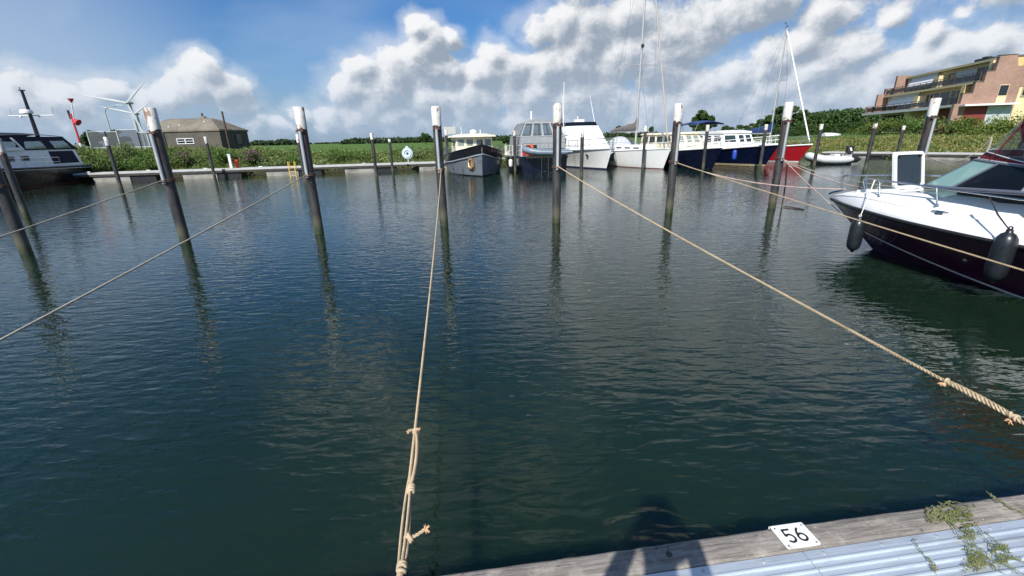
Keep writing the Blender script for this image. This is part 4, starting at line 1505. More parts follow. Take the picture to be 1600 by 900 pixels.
for (t, s0, s1, z0, z1) in ((1.75, 12.9, 20.1, 5.35, 6.72), (3.15, 12.5, 18.7, 7.75, 9.05)):
    k = MB()
    k.hexa([(t - .75, s0, z0), (t - .75, s1, z0), (t - .70, s1, z0), (t - .70, s0, z0), (t - .13, s0, z1), (t - .13, s1, z1), (t - .08, s1, z1), (t - .08, s0, z1)])
    aw = k.build('awning', SHUT, ap, recalc=True)
    part('awning_box', WHT, [(t - .22, t - .01, s0 - .1, s1 + .1, z1 + .01, z1 + .2)], aw)
part('panel', YEL2, [(0.8, 1.74, 11.3, 12.4, 4.66, 6.3)])
part('panel', YEL2, [(2.3, 3.14, 10.7, 11.9, 7.12, 8.7)])
part('brick_pier', BRICK, [(0.2, 1.74, 21.35, 21.8, 4.66, 7.3)])
part('brick_pier', BRICK, [(1.6, 3.14, 19.85, 20.35, 7.12, 9.75)])
part('brick_pier', BRICK, [(-0.4, 0.6, 22.6, 23.1, 4.66, 5.6)])
part('brick_pier', BRICK, [(1.05, 2.0, 21.2, 21.8, 7.12, 8.1)])
part('column', YEL, [(0.9, 1.74, 2.2, 2.9, 4.66, 6.83)])
part('column', YEL2, [(2.2, 3.14, 1.0, 1.5, 7.12, 9.2)])
# balustrades: rail, posts, smoked panels
for (t, s0, s1, zb) in ((-0.35, 0.6, 22.6, 4.63), (1.15, 0.5, 21.2, 7.09)):
    n = 14
    bl = part('balustrade', TRIM, [(t - .035, t + .035, s0, s1, zb + .86, zb + .92), (t - .02, t + .02, s0, s1, zb + .06, zb + .1)])
    for i in range(n + 1):
        s = s0 + (s1 - s0) * i / n
        part('post', TRIM, [(t - .03, t + .03, s - .03, s + .03, zb, zb + .85)], bl)
        if i < n:
            a, b = s + .04, s0 + (s1 - s0) * (i + 1) / n - .04
            part('panel', RAILG, [(t - .012, t + .012, a, b, zb + .16, zb + .72)], bl)
# ground floor
window('t', 1.6, 14.5, 21.5, 2.3, 4.2, 5, blind=1)
window('t', 1.6, 7.6, 10.6, 2.3, 4.2, 2, mat=CURT)
part('panel', YEL2, [(0.2, 1.58, 11.2, 12.4, 1.2, 4.37)])
part('garden_wall', pm('grey_garden_wall', (0.36, 0.35, 0.32), 0.9, var=0.15), [(-2.2, -1.9, 12.0, 16.5, 1.2, 3.1)])
part('door_panel', DKR, [(1.45, 1.59, 0.6, 7.0, 1.2, 4.36)])
for s in (21.8, 17.6):
    part('column', YEL2, [(-0.4, -0.1, s, s + .3, 1.2, 4.36)])
# end wall openings and canopy
part('canopy_edge', WHT, [(-0.5, 4.4, -1.3, -0.26, 4.36, 4.55)])
part('entrance_wall', DKR, [(0.2, 2.2, -0.32, -0.255, 1.2, 4.35)])
for t in (2.25, 3.0, 3.75):
    window('s', -0.255, t, t + .7, 1.6, 4.25, 1, blind=1, mat=CURT)
window('s', -0.255, 2.75, 3.6, 5.3, 6.5, 1)
part('panel', YEL2, [(2.75, 3.6, -0.33, -0.256, 4.62, 5.28)], ew)
window('s', -0.245, 4.9, 6.4, 5.2, 6.4, 1)
window('s', -0.205, 4.9, 6.4, 7.75, 8.5, 1, blind=1)

# garden shrubs in front of it
FLOW = leafmat('garden_shrub_green', (0.05, 0.105, 0.02), (0.10, 0.16, 0.03), (0.20, 0.20, 0.05), ps=0.8)
YGRN = leafmat('yellow_green_shrub', (0.13, 0.19, 0.02), (0.18, 0.21, 0.03), (0.24, 0.26, 0.06), ps=0.8)
def gshrub(label, px, py, Y, w, h, n, mat):
    p = aty(px, py, Y)
    s = shrub(label, p[0], Y, w, h, n, mat, leaf=0.085)
    s.location.z = p[2] - h
    return s
gshrub('rose bush by the garden terrace, left end of the apartments', 1381, 183, 46, 2.6, 1.5, 1900, FLOW)
gshrub('dark shrub below the ochre garden pillar', 1420, 182, 45, 3.2, 1.6, 2200, FLOW)
gshrub('spreading shrub beneath the green-blinded ground floor window', 1446, 180, 43, 3.0, 1.7, 2200, BUSH)
gshrub('shrub with rust tinge before the dark red ground floor wall', 1490, 188, 40, 3.6, 1.6, 2200, leafmat('rusty_shrub', (0.09, 0.085, 0.03), (0.13, 0.10, 0.05), (0.2, 0.13, 0.08)))
gshrub('low dark shrub in front of the entrance canopy', 1515, 184, 39, 3.0, 1.7, 2200, FLOW)
gshrub('bright yellow-green shrub at the apartment end wall', 1588, 176, 37, 4.2, 2.6, 4200, YGRN)
gshrub('mid-green shrub beside the bright yellow-green shrub', 1552, 186, 37, 3.2, 1.8, 2600, FLOW)
gshrub('low leafy shrub at the edge of the apartment lawn', 1352, 193, 52, 3.2, 1.5, 2000, FLOW)

# upturned rowing boat on the bank
q = aty(1301, 207, 50)
zg = float(ground_z(np.array([q[0]]), np.array([50.]))[0])
rb = thing('rowing_boat', 'small white upturned rowing boat lying on the grassy right bank', 'boat', (q[0], 50.0, zg + 0.02), math.radians(6))
k = MB()
rg = []
for i in range(13):
    u = i / 12
    w = 0.62 * math.sin(math.pi * min(1, 0.22 + u * 0.78)) ** 0.7 + 0.01
    hgt = 0.46 * (1 - 0.5 * u ** 3)
    rg.append([(-1.35 + 2.7 * u, w * math.cos(b), hgt * math.sin(b)) for b in np.linspace(0, math.pi, 11)])
k.loft(rg, cap0=True, cap1=True)
k.build('hull', M['greywhite'], rb, smooth=50)
rb.scale = (0.75, 0.75, 0.7)
k = MB()
k.tube([(-1.35 + 2.7 * i / 12, 0, 0.46 * (1 - 0.5 * (i / 12) ** 3) + 0.015) for i in range(13)], 0.03, 6)
k.build('keel', M['greywhite'], rb)

# ------------------------------------------------------------------ boats
class Hull:
    """boat hull: x forward, y to port, z up, origin on the waterline amidships"""
    def __init__(s, L, B, sheer, stern=0.8, tm=0.45, p=2.2, pw=1.6, wl=0.85, rake=0.8, trake=0.1, keel=-0.45, flare=0.8):
        s.L, s.B, s.sh, s.stern, s.tm, s.p, s.pw, s.wl, s.rake, s.trake, s.keel, s.flare = L, B, sheer, stern, tm, p, pw, wl, rake, trake, keel, flare
    def zs(s, t):
        return interp(s.sh, t)
    def half(s, t, top=True):
        if t <= s.tm:
            k = s.stern + (1 - s.stern) * math.sin(math.pi / 2 * t / s.tm)
        else:
            k = 1 - ((t - s.tm) / (1 - s.tm)) ** (s.p if top else s.pw)
        return max(0.004, s.B / 2 * k * (1.0 if top else s.wl))
    def pt(s, t, z, side=1, off=0.0):
        zs = s.zs(t)
        xt = -s.L / 2 + t * s.L
        xw = -s.L / 2 + s.trake + t * (s.L - s.trake - s.rake)
        f = z / zs
        x = xw + (xt - xw) * (f if f > 0 else f * 0.9)
        yt, yw = s.half(t), s.half(t, False)
        if f >= 0:
            y = yw + (yt - yw) * f ** s.flare
        else:
            y = yw * max(0.0, 1 - (z / s.keel) ** 2.2)
        return (x, side * (y + off), z)
    def mesh(s, nt=30, nz=9):
        k = MB()
        rings = []
        for i in range(nt + 1):
            t = (i / nt) ** 0.85
            zs = s.zs(t)
            lv = [s.keel * (1 - j / 3) for j in range(3)] + [zs * j / nz for j in range(nz + 1)]
            P = [s.pt(t, z, 1) for z in lv[::-1]]
            S = [s.pt(t, z, -1) for z in lv]
            rings.append(P + S)
        k.loft(rings, cap0=True)
        return k
    def band(s, z0, z1, off=0.008, nt=36, t0=0.0, t1=1.0, rel=False):
        """a strip on both sides between two heights (rel: heights measured down from the sheer)"""
        k = MB()
        for sd in (1, -1):
            rings = []
            for i in range(nt + 1):
                t = t0 + (t1 - t0) * i / nt
                a, b = (s.zs(t) + z0, s.zs(t) + z1) if rel else (z0, z1)
                lo, hi = s.pt(t, a, sd, off), s.pt(t, b, sd, off)
                rings.append([lo, hi] if sd == -1 else [hi, lo])
            k.loft(rings)
        return k
    def deck(s, drop=0.0, nt=26, t0=0.0, t1=0.985, inset=0.0):
        k = MB()
        rings = []
        for i in range(nt + 1):
            t = t0 + (t1 - t0) * i / nt
            z = s.zs(t) - drop
            a, b = s.pt(t, z, -1, -inset), s.pt(t, z, 1, -inset)
            c = (a[0], 0, z + 0.03)
            rings.append([a, c, b])
        k.loft(rings)
        return k
    def edge(s, r=0.04, dz=0.0, off=0.0, nt=40, t0=0.0, n=8):
        P = [s.pt(t0 + (1 - t0) * i / nt, s.zs(t0 + (1 - t0) * i / nt) + dz, 1, off) for i in range(nt + 1)]
        S = [s.pt(t0 + (1 - t0) * i / nt, s.zs(t0 + (1 - t0) * i / nt) + dz, -1, off) for i in range(nt, -1, -1)]
        k = MB()
        k.tube(P + S[1:], r, n)
        return k

class Frus:
    """cabin block between a bottom and a top outline (both counter-clockwise)"""
    def __init__(s, bot, z0, top, z1):
        zf = lambda z, p: z(p[0]) if callable(z) else z
        s.b = [np.array([x, y, zf(z0, (x, y))]) for x, y in bot]
        s.t = [np.array([x, y, zf(z1, (x, y))]) for x, y in top]
    def mesh(s):
        n = len(s.b)
        k = MB()
        k.add(s.b + s.t, [tuple(range(n - 1, -1, -1)), tuple(range(n, 2 * n))] + [(i, (i + 1) % n, n + (i + 1) % n, n + i) for i in range(n)])
        return k
    def quad(s, i):
        n = len(s.b)
        return [s.b[i], s.b[(i + 1) % n], s.t[(i + 1) % n], s.t[i]]

def panes(fr, i, n, v0, v1, parent, gm, fm, u0=0.05, u1=0.95, gap=0.04, frame=0.05):
    """n windows on face i: each a frame with a glass pane as its sub-part"""
    q = fr.quad(i)
    w = (u1 - u0 - gap * (n - 1)) / n
    for j in range(n):
        a = u0 + j * (w + gap)
        f = MB()
        wd = np.linalg.norm(q[1] - q[0])
        ht = np.linalg.norm(q[3] - q[0])
        fu, fv = frame / wd, frame / ht
        for (x0, x1, y0, y1) in ((a, a + w, v0, v0 + fv), (a, a + w, v1 - fv, v1), (a, a + fu, v0 + fv, v1 - fv), (a + w - fu, a + w, v0 + fv, v1 - fv)):
            f.slab(sub(q, x0, x1, y0, y1), 0.02, 0.002)
        fo = f.build('window_frame', fm, parent)
        g = MB()
        g.slab(sub(q, a + fu, a + w - fu, v0 + fv, v1 - fv), 0.008, 0.002)
        g.build('pane', gm, fo)

def rails(parent, pts, h, mat, every=1, r=0.016, mids=1, name='guard_rail'):
    """tubular rail over a list of deck points, with posts"""
    k = MB()
    P = [np.array(p, float) for p in pts]
    for j in range(mids + 1):
        z = h * (1 - j / (mids + 1))
        k.tube([p + np.array([0, 0, z]) for p in P], r if j == 0 else r * 0.7, 6)
    o = k.build(name, mat, parent, smooth=60)
    for p in P[::every]:
        k = MB()
        k.tube([p - np.array([0, 0, 0.02]), p + np.array([0, 0, h])], r * 0.9, 6)
        k.build('stanchion', mat, o, smooth=60)
    return o

def boat(label, loc, heading, name='motorboat', cat='boat'):
    return thing(name, label, cat, (loc[0], loc[1], 0), heading)

def from_bow(bow, az, L, rake):
    """centre of a boat whose stem meets the water at bow; az: heading, degrees clockwise from +Y"""
    a = math.radians(az)
    d = np.array([math.sin(a), math.cos(a)])
    c = np.array(bow[:2]) - d * (L / 2 - rake)
    return c, math.atan2(d[1], d[0])

def fender(label, p, h=0.6, r=0.12, m=None, top=None, name='fender', ax=None):
    t = thing(name, label, 'fender', p, 0, 'boat fenders')
    k = MB()
    k.lathe([(0.02, 0), (r * 0.6, 0.03 * h), (r * 0.93, 0.14 * h), (r, 0.3 * h), (r, 0.7 * h), (r * 0.93, 0.86 * h), (r * 0.6, 0.97 * h), (0.03, h)], n=18, ax=ax)
    k.build('body', m or M['fender'], t, smooth=60)
    if top is not None:
        k = MB()
        a = np.array((0, 0, h)) if ax is None else np.array(ax) / np.linalg.norm(ax) * h
        k.tube([a, np.array(top) - np.array(p)], 0.008, 6)
        k.build('lanyard', ROPE_W, t)
    return t

AZB = 180 - 11.0        # the moored boats lie with their bows towards the jetty

# ---- 1 black workboat, cream wheelhouse
bow = atz(754, 276, 0)
c, h = from_bow(bow, AZB, 9.6, 0.25)
t = boat('slate and black steel workboat with low cream wheelhouse, bow to the jetty', c, h, 'workboat')
H = Hull(9.6, 3.65, [(0, 1.12), (0.5, 1.12), (0.75, 1.28), (0.9, 1.5), (1, 1.72)], stern=0.75, tm=0.5, p=2.6, pw=2.1, wl=0.93, rake=0.25, trake=0.2, flare=0.9)
H.mesh().build('hull', M['slate'], t, smooth=35)
H.band(-0.50, 0.0, 0.012, rel=True).build('bulwark', M['black'], t, smooth=60)
H.band(-0.10, 0.06, 0.006).build('waterline_band', M['black'], t, smooth=60)
H.edge(0.05, -0.5, 0.02).build('rubbing_strake', pm('strake_grey', (0.2, 0.22, 0.25), 0.4), t, smooth=60)
H.edge(0.04, 0.0, 0.0).build('bulwark_cap', M['black'], t, smooth=60)
H.deck(0.42).build('deck', M['deckgrey'], t)
k = MB()
k.tube([(4.8, 0, 1.6), (4.83, 0, 1.98)], 0.05, 8)
k.build('bow_post', M['black'], t, smooth=60)
F = Frus([(-1.8, -1.28), (1.4, -1.2), (1.75, 0), (1.4, 1.2), (-1.8, 1.28)], 0.7, [(-1.8, -1.2), (1.3, -1.12), (1.62, 0), (1.3, 1.12), (-1.8, 1.2)], 2.16)
wh = F.mesh().build('wheelhouse', M['cream'], t)
for i, n in ((0, 3), (1, 2), (2, 2), (3, 3), (4, 2)):
    panes(F, i, n, 0.60, 0.94, wh, M['glass_clear'] if i in (1, 2) else M['glass'], M['cream'], gap=0.05)
k = MB()
k.prism([(-2.1, -1.42), (1.5, -1.38), (2.0, -0.5), (2.05, 0.5), (1.5, 1.38), (-2.1, 1.42)], 2.16, 2.26, [(-2.05, -1.36), (1.45, -1.3), (1.92, -0.45), (1.95, 0.45), (1.45, 1.3), (-2.05, 1.36)])
k.prism([(-2.0, -1.25), (1.4, -1.2), (1.75, -0.4), (1.75, 0.4), (1.4, 1.2), (-2.0, 1.25)], 2.26, 2.36, [(-1.6, -0.8), (0.9, -0.8), (1.2, -0.3), (1.2, 0.3), (0.9, 0.8), (-1.6, 0.8)])
ro = k.build('roof', M['cream'], wh, smooth=30)
k = MB()
k.lathe([(0.2, 0), (0.24, 0.08), (0.2, 0.2), (0.05, 0.26)], (0.2, 0.1, 2.36), 14)
k.build('radar_dome', M['white'], ro, smooth=60)
k = MB()
k.tube([(1.3, -0.75, 2.3), (1.35, -0.78, 2.75)], 0.02, 6)
k.tube([(-0.9, 0.7, 2.3), (-0.9, 0.7, 2.62)], 0.03, 6)
k.build('aerials', M['white'], ro)
# anchor in its pocket on the starboard bow
ta = 0.93
pa = np.array(H.pt(ta, 0.66, -1, 0.02))
pn = np.array(H.pt(ta + 0.03, 0.66, -1, 0.02)) - pa
pn /= np.linalg.norm(pn)
out = np.array([pn[1], -pn[0], 0])
an = MB()
up = np.array([0, 0, 1.0])
P = lambda a, b, o_=0.05: pa + pn * a + up * b + out * o_
an.slab([P(-.24, -.28, .0), P(.26, -.28, .0), P(.26, .34, .0), P(-.24, .34, .0)], 0.02)
pk = an.build('anchor_pocket', pm('hawse_plate', (0.10, 0.085, 0.07), 0.6), t, recalc=True)
an = MB()
an.tube([P(.12, .34), P(.05, -.2)], 0.045, 8)
an.tube([P(-.18, .2, .06), P(-.13, -.12, .07), P(.03, -.22, .06), P(.2, -.1, .07), P(.24, .24, .06)], [0.03, 0.06, 0.075, 0.06, 0.03], 8)
an.box(P(.02, .28, .07), (0.3, 0.06, 0.1), ax=(pn, out, up))
an.build('anchor', M['brass'], pk, smooth=40)
for (ta, za) in ((0.84, 0.35), (0.72, 0.5)):
    P1 = [H.pt(ta + 0.002 * i, 0.05 + (za) * i / 5, -1, 0.014) for i in range(6)]
    k = MB()
    k.tube(P1, 0.014, 5)
    k.build('drain_streak', M['black'], t)
sp = [H.pt(0.5 + 0.06 * i, H.zs(0.5 + 0.06 * i), 1, -0.02) for i in range(7)]
rails(t, sp, 0.30, M['slate'], r=0.018, mids=0)
sp = [H.pt(0.5 + 0.05 * i, H.zs(0.5 + 0.05 * i), -1, -0.02) for i in range(6)]
rails(t, sp, 0.30, M['slate'], r=0.018, mids=0)

# ---- 2 navy barge, stern to the jetty
s1, s2 = atz(819, 270, 0), atz(884, 269.5, 0)
mid = (s1 + s2) / 2
a = math.radians(-9)
d = np.array([math.sin(a), math.cos(a)])
L = 9.4
c = mid[:2] + d * (L / 2)
t = boat('navy steel barge with grey canvas wheelhouse tent, stern to the jetty', c, math.atan2(d[1], d[0]), 'barge')
H = Hull(L, 3.5, [(0, 0.98), (0.6, 0.95), (1, 1.3)], stern=0.80, tm=0.4, p=2.4, wl=0.95, rake=0.5, trake=0.0)
H.mesh().build('hull', M['navy'], t, smooth=35)
H.edge(0.05, -0.1, 0.02).build('rubbing_strake', M['navy'], t, smooth=60)
H.deck(0.03).build('deck', M['cream'], t)
x0 = -L / 2
k = MB()
k.box((x0 - 0.05, 0.05, 0.93), (0.16, 2.2, 0.12))
k.build('swim_platform', M['bare_wood'], t)
# boarding ladder on the transom
lo = MB()
for y in (0.22, -0.2):
    lo.tube([(x0 - 0.05, y, -0.05), (x0 - 0.06, y, 0.86)], 0.02, 6)
la = lo.build('transom_ladder', M['steel'], t)
for z in (0.08, 0.3, 0.52, 0.74):
    k = MB()
    k.tube([(x0 - 0.055, 0.22, z), (x0 - 0.055, -0.2, z)], 0.018, 6)
    k.build('rung', M['steel'], la)
F = Frus([(x0 + 0.4, -1.45), (x0 + 4.6, -1.45), (x0 + 4.6, 1.45), (x0 + 0.4, 1.45)], 0.9, [(x0 + 0.5, -1.38), (x0 + 4.4, -1.38), (x0 + 4.4, 1.38), (x0 + 0.5, 1.38)], 2.08)
lowc = F.mesh().build('cockpit_side', M['canvas_grey'], t)
F2 = Frus([(x0 + 0.5, -1.38), (x0 + 4.4, -1.38), (x0 + 4.4, 1.38), (x0 + 0.5, 1.38)], 2.08, [(x0 + 0.95, -0.98), (x0 + 3.8, -0.98), (x0 + 3.8, 0.98), (x0 + 0.95, 0.98)], 2.92)
# the tent: frame strips and clear windows, open inside
tent = MB()
for i in range(4):
    q = F2.quad(i)
    nn = 4 if i in (1, 3) else 4
    for j in range(nn + 1):
        u = j / nn
        a0, a1 = max(0, u - 0.024), min(1, u + 0.024)
        tent.slab(sub(q, a0, a1, 0, 1), 0.02)
    tent.slab(sub(q, 0, 1, 0.90, 1), 0.022)
    tent.slab(sub(q, 0, 1, 0.0, 0.06), 0.022)
roofp = [[(x0 + 0.95 + 2.85 * i / 6, -0.98 + 1.96 * j / 8, 2.92 + 0.26 * math.sin(math.pi * j / 8) * (0.75 + 0.25 * math.sin(math.pi * i / 6))) for j in range(9)] for i in range(7)]
tent.loft(roofp)
tent.add(roofp[0], [tuple(range(8, -1, -1))])
tent.add(roofp[-1], [tuple(range(9))])
te = tent.build('canvas_tent', M['canvas_grey'], t)
for i in range(4):
    q = F2.quad(i)
    for j in range(4):
        g = MB()
        g.slab(sub(q, j / 4 + 0.024, (j + 1) / 4 - 0.024, 0.06, 0.90), 0.006)
        g.build('clear_window', M['glass_clear'], te)
k = MB()
k.tube([(x0 + 2.2, 0.35, 3.1), (x0 + 2.2, 0.35, 3.62)], 0.05, 8)
k.build('light_mast', M['white'], t)
k = MB()
k.tube([(x0 + 0.6, -1.3, 1.0), (x0 + 0.6, -1.3, 5.1)], 0.018, 6)
k.build('whip_aerial', M['white'], t)
q = F.quad(3)
g = MB()
g.slab(sub(q, 0.14, 0.3, 0.1, 0.62), 0.05, 0.005)
g.build('life_jacket', M['orange'], t)
g = MB()
g.slab(sub(q, 0.03, 0.12, 0.12, 0.5), 0.06, 0.005)
g.build('life_ring_bag', M['redpl'], t)
k = MB()
k.torus((x0 + 0.2, 1.0, 1.42), 0.16, 0.045, ax=(1, 0, 0.1))
k.build('tyre', M['rubber'], t, smooth=60)
sp = [(x0 + 0.12, -1.3 + 2.6 * i / 5, 0.96) for i in range(6)]
rails(t, sp, 0.75, M['steel'], r=0.018)
sp = [H.pt(0.02 + 0.1 * i, H.zs(0.02 + 0.1 * i), 1, -0.06) for i in range(8)]
rails(t, sp, 0.62, M['white'], r=0.018)
k = MB()
k.box((x0 + 0.2, 0.55, 1.45), (0.12, 0.2, 0.35))
k.tube([(x0 + 0.2, 0.55, 1.0), (x0 + 0.2, 0.55, 1.3)], 0.03, 6)
k.build('outboard_bracket', M['rubber'], t)
barge_pos, barge_h = c, t.rotation_euler.z
cs, sn = math.cos(barge_h), math.sin(barge_h)
def bw(x, y, z):
    return (barge_pos[0] + x * cs - y * sn, barge_pos[1] + x * sn + y * cs, z)
# inflatable tender carried across the stern
td = thing('tender', 'grey-blue inflatable tender hung across the barge stern', 'dinghy', bw(x0 - 0.35, -0.1, 1.08), barge_h + math.pi / 2 + 0.06)
k = MB()
P = [(-1.35, -0.42, 0.1), (-0.4, -0.46, 0.1), (0.6, -0.45, 0.14), (1.15, -0.3, 0.22), (1.42, 0.0, 0.30), (1.15, 0.3, 0.22), (0.6, 0.45, 0.14), (-0.4, 0.46, 0.1), (-1.35, 0.42, 0.1)]
Pf = []
for i in range(len(P) - 1):
    for j in range(4):
        Pf.append(lerp(P[i], P[i + 1], j / 4))
Pf.append(np.array(P[-1]))
k.tube(Pf, [0.08, 0.15] + [0.175] * (len(Pf) - 4) + [0.15, 0.08], 12)
k.build('tube', M['hyp'], td, smooth=60)
k = MB()
k.tube([p + np.array([0, 0, 0.03]) + np.array([0, (-0.17 if p[1] < 0 else 0.17), 0]) for p in Pf if abs(p[1]) > 0.2], 0.012, 5)
k.build('grab_line', M['white'], td)
k = MB()
k.box((-0.1, 0, 0.02), (2.2, 0.7, 0.05))
k.build('floor', M['hyp_lt'], td)
k = MB()
k.box((-1.25, 0, 0.16), (0.05, 0.7, 0.34))
k.build('transom', M['greywhite'], td)
k = MB()
k.box((-0.2, 0, 0.2), (0.2, 0.75, 0.03))
k.build('thwart', M['bare_wood'], td)
for (px, py, wh) in ((798, 257, 'clear of the slim pile'), (808, 256, 'partly behind the slim pile')):
    q = atz(px, py, 0.45)
    fender('white fender between the workboat and the navy barge, ' + wh, (q[0], q[1] , 0.28), 0.5, 0.13, M['fender_white'], (q[0], q[1] + 0.05, 1.05))

# ---- 3 white flybridge cruiser
bow = atz(947, 265, 0)
L = 9.6
c, h = from_bow(bow, AZB - 1, L, 0.75)
t = boat('white flybridge motor cruiser with dark flybridge screen, bow to the jetty', c, h, 'motor_cruiser')
H = Hull(L, 3.4, [(0, 1.05), (0.5, 1.12), (0.8, 1.22), (1, 1.30)], stern=0.9, tm=0.42, p=2.3, pw=1.5, wl=0.84, rake=0.75, flare=1.25)
H.mesh().build('hull', M['white'], t, smooth=35)
H.band(-0.05, 0.09, 0.008).build('waterline_band', M['boot_navy'], t, smooth=60)
H.edge(0.035, -0.02, 0.01).build('rubbing_strake', M['galv'], t, smooth=60)
H.deck(-0.005).build('deck', M['white'], t)
F = Frus([(-3.6, -1.45), (0.6, -1.4), (3.1, -0.75), (3.45, 0), (3.1, 0.75), (0.6, 1.4), (-3.6, 1.45)], 1.1, [(-3.5, -1.3), (0.2, -1.25), (1.2, -0.9), (1.45, 0), (1.2, 0.9), (0.2, 1.25), (-3.5, 1.3)], 2.15)
cb = F.mesh().build('cabin', M['white'], t, smooth=20)
panes(F, 0, 3, 0.38, 0.86, cb, M['glass_dark'], M['white'])
panes(F, 5, 3, 0.38, 0.86, cb, M['glass_dark'], M['white'])
F = Frus([(-3.3, -1.35), (0.1, -1.3), (1.15, -0.95), (1.4, 0), (1.15, 0.95), (0.1, 1.3), (-3.3, 1.35)], 2.152, [(-3.3, -1.3), (-0.5, -1.22), (0.45, -0.85), (0.65, 0), (0.45, 0.85), (-0.5, 1.22), (-3.3, 1.3)], 2.74)
fb = F.mesh().build('flybridge', M['white'], t, smooth=20)
F = Frus([(-2.2, -1.25), (-0.5, -1.18), (0.42, -0.82), (0.6, 0), (0.42, 0.82), (-0.5, 1.18), (-2.2, 1.25)], 2.745, [(-2.2, -1.2), (-0.7, -1.12), (0.16, -0.78), (0.32, 0), (0.16, 0.78), (-0.7, 1.12), (-2.2, 1.2)], 3.0)
F.mesh().build('flybridge_screen', M['glass_dark'], fb)
k = MB()
k.rbox((-1.3, 0.1, 3.12), (0.5, 0.75, 0.2), 0.08)
k.tube([(-1.3, 0.1, 2.9), (-1.3, 0.1, 3.05)], 0.08, 8)
ra = k.build('radar', M['white'], t)
k = MB()
k.tube([(-1.3, 0.0, 3.2), (-1.3, 0.0, 3.45)], 0.03, 6)
k.build('anchor_light', M['white'], ra)
for (y, x1, z1) in ((-1.2, -1.4, 4.9), (1.2, -2.1, 4.9)):
    k = MB()
    k.tube([(-0.9, y, 2.8), (x1, y, z1)], [0.025, 0.01], 6)
    k.build('whip_aerial', M['white'], t)
sp = [H.pt(0.5 + 0.055 * i, H.zs(0.5 + 0.055 * i), 1, -0.08) for i in range(9)] + [(4.75, 0, 1.32)] + [H.pt(0.94 - 0.055 * i, H.zs(0.94 - 0.055 * i), -1, -0.08) for i in range(9)]
rails(t, sp, 0.62, M['steel'], every=2, r=0.018)
for sd in (1, -1):
    k = MB()
    p = H.pt(0.82, 0.85, sd, 0.012)
    k.torus(p, 0.1, 0.022, ax=(0.35, sd, -0.2), n=16)
    po = k.build('porthole', M['steel'], t, smooth=60)
    k = MB()
    k.lathe([(0.09, -0.01), (0.09, 0.01)], p, 14, ax=(0.35, sd, -0.2))
    k.build('pane', M['glass_dark'], po)
k = MB()
k.tube([(4.55, 0, 1.34), (4.95, 0, 1.26), (5.0, 0, 1.08)], 0.03, 6)
k.tube([(4.98, -0.14, 1.02), (5.0, 0, 1.08), (4.98, 0.14, 1.02)], 0.03, 6)
k.build('anchor', M['steel'], t)
fender('black fender between the white cruiser and the sailing yacht', tuple(atz(956, 252, 0.5)), 0.6, 0.14, M['fender'])

# ---- sailing boats
def rig(t, xm, H_mast, zdeck, boom_len, L, stay_mat, spreaders, bow_x, bow_z, mast_mat, cover=None, masthead=True, yscale=1.0, bz=1.1):
    k = MB()
    k.tube([(xm, 0, zdeck), (xm, 0, H_mast * 0.5), (xm, 0, H_mast)], [0.075, 0.07, 0.055], 10, flat=0.75)
    mst = k.build('mast', mast_mat, t, smooth=60)
    for (z, w) in spreaders:
        k = MB()
        k.tube([(xm - 0.1, -w, z + 0.02), (xm, 0, z), (xm - 0.1, w, z + 0.02)], 0.022, 6)
        k.build('spreader', mast_mat, mst)
    sh = MB()
    zt = H_mast - 0.15
    w0 = spreaders[0][1] if spreaders else 0.9
    for sd in (1, -1):
        path = [(xm - 0.15, sd * (w0 + 0.25) * yscale, zdeck)]
        for (z, w) in spreaders:
            path.append((xm - 0.1, sd * w, z))
        path.append((xm, 0, zt))
        sh.tube(path, 0.009, 5)
        sh.tube([(xm - 0.45, sd * (w0 + 0.22) * yscale, zdeck), (xm, 0, spreaders[0][0] if spreaders else H_mast * 0.6)], 0.008, 5)
    sh.tube([(-L / 2 + 0.1, 0, zdeck + 0.1), (xm, 0, zt)], 0.008, 5)
    sh.build('shrouds', M['steel'], mst)
    k = MB()
    k.tube([(bow_x, 0, bow_z + 0.1), (bow_x + (xm - bow_x) * 0.04, 0, bow_z + (zt - bow_z) * 0.05), (bow_x + (xm - bow_x) * 0.96, 0, bow_z + (zt - bow_z) * 0.96), (xm, 0, zt)], [0.02, 0.052, 0.042, 0.015], 8)
    k.build('furled_headsail', stay_mat, mst, smooth=60)
    k = MB()
    k.tube([(xm, 0, zdeck + bz), (xm - boom_len, 0, zdeck + bz + 0.06)], 0.06, 8)
    bm = k.build('boom', mast_mat, mst, smooth=60)
    if cover:
        k = MB()
        n = 12
        rg = []
        for i in range(n + 1):
            u = i / n
            x = xm + 0.05 - boom_len * 0.95 * u
            hgt = (0.50 * (1 - u) ** 0.7 + 0.10) * (1.0 if i else 1.5)
            zc = zdeck + bz + 0.02
            rg.append([(x, 0.09 * math.cos(b) * (1.3 - u * 0.5), zc + hgt * (0.5 + 0.5 * math.sin(b)) + 0.02 * math.sin(i * 2.1)) for b in np.linspace(-math.pi / 2, 1.5 * math.pi, 11)[:-1]])
        k.loft(rg, closed=True, cap0=True, cap1=True)
        k.build('sail_cover', cover, bm, smooth=60, recalc=True)
    if masthead:
        k = MB()
        k.tube([(xm - 0.15, 0, H_mast), (xm + 0.05, 0, H_mast + 0.06)], 0.03, 6)
        k.tube([(xm + 0.1, -0.3, H_mast + 0.22), (xm, 0, H_mast + 0.06)], 0.012, 5)
        k.box((xm + 0.1, -0.3, H_mast + 0.24), (0.12, 0.02, 0.05))
        k.build('wind_vane', M['rubber'], mst)
    return mst

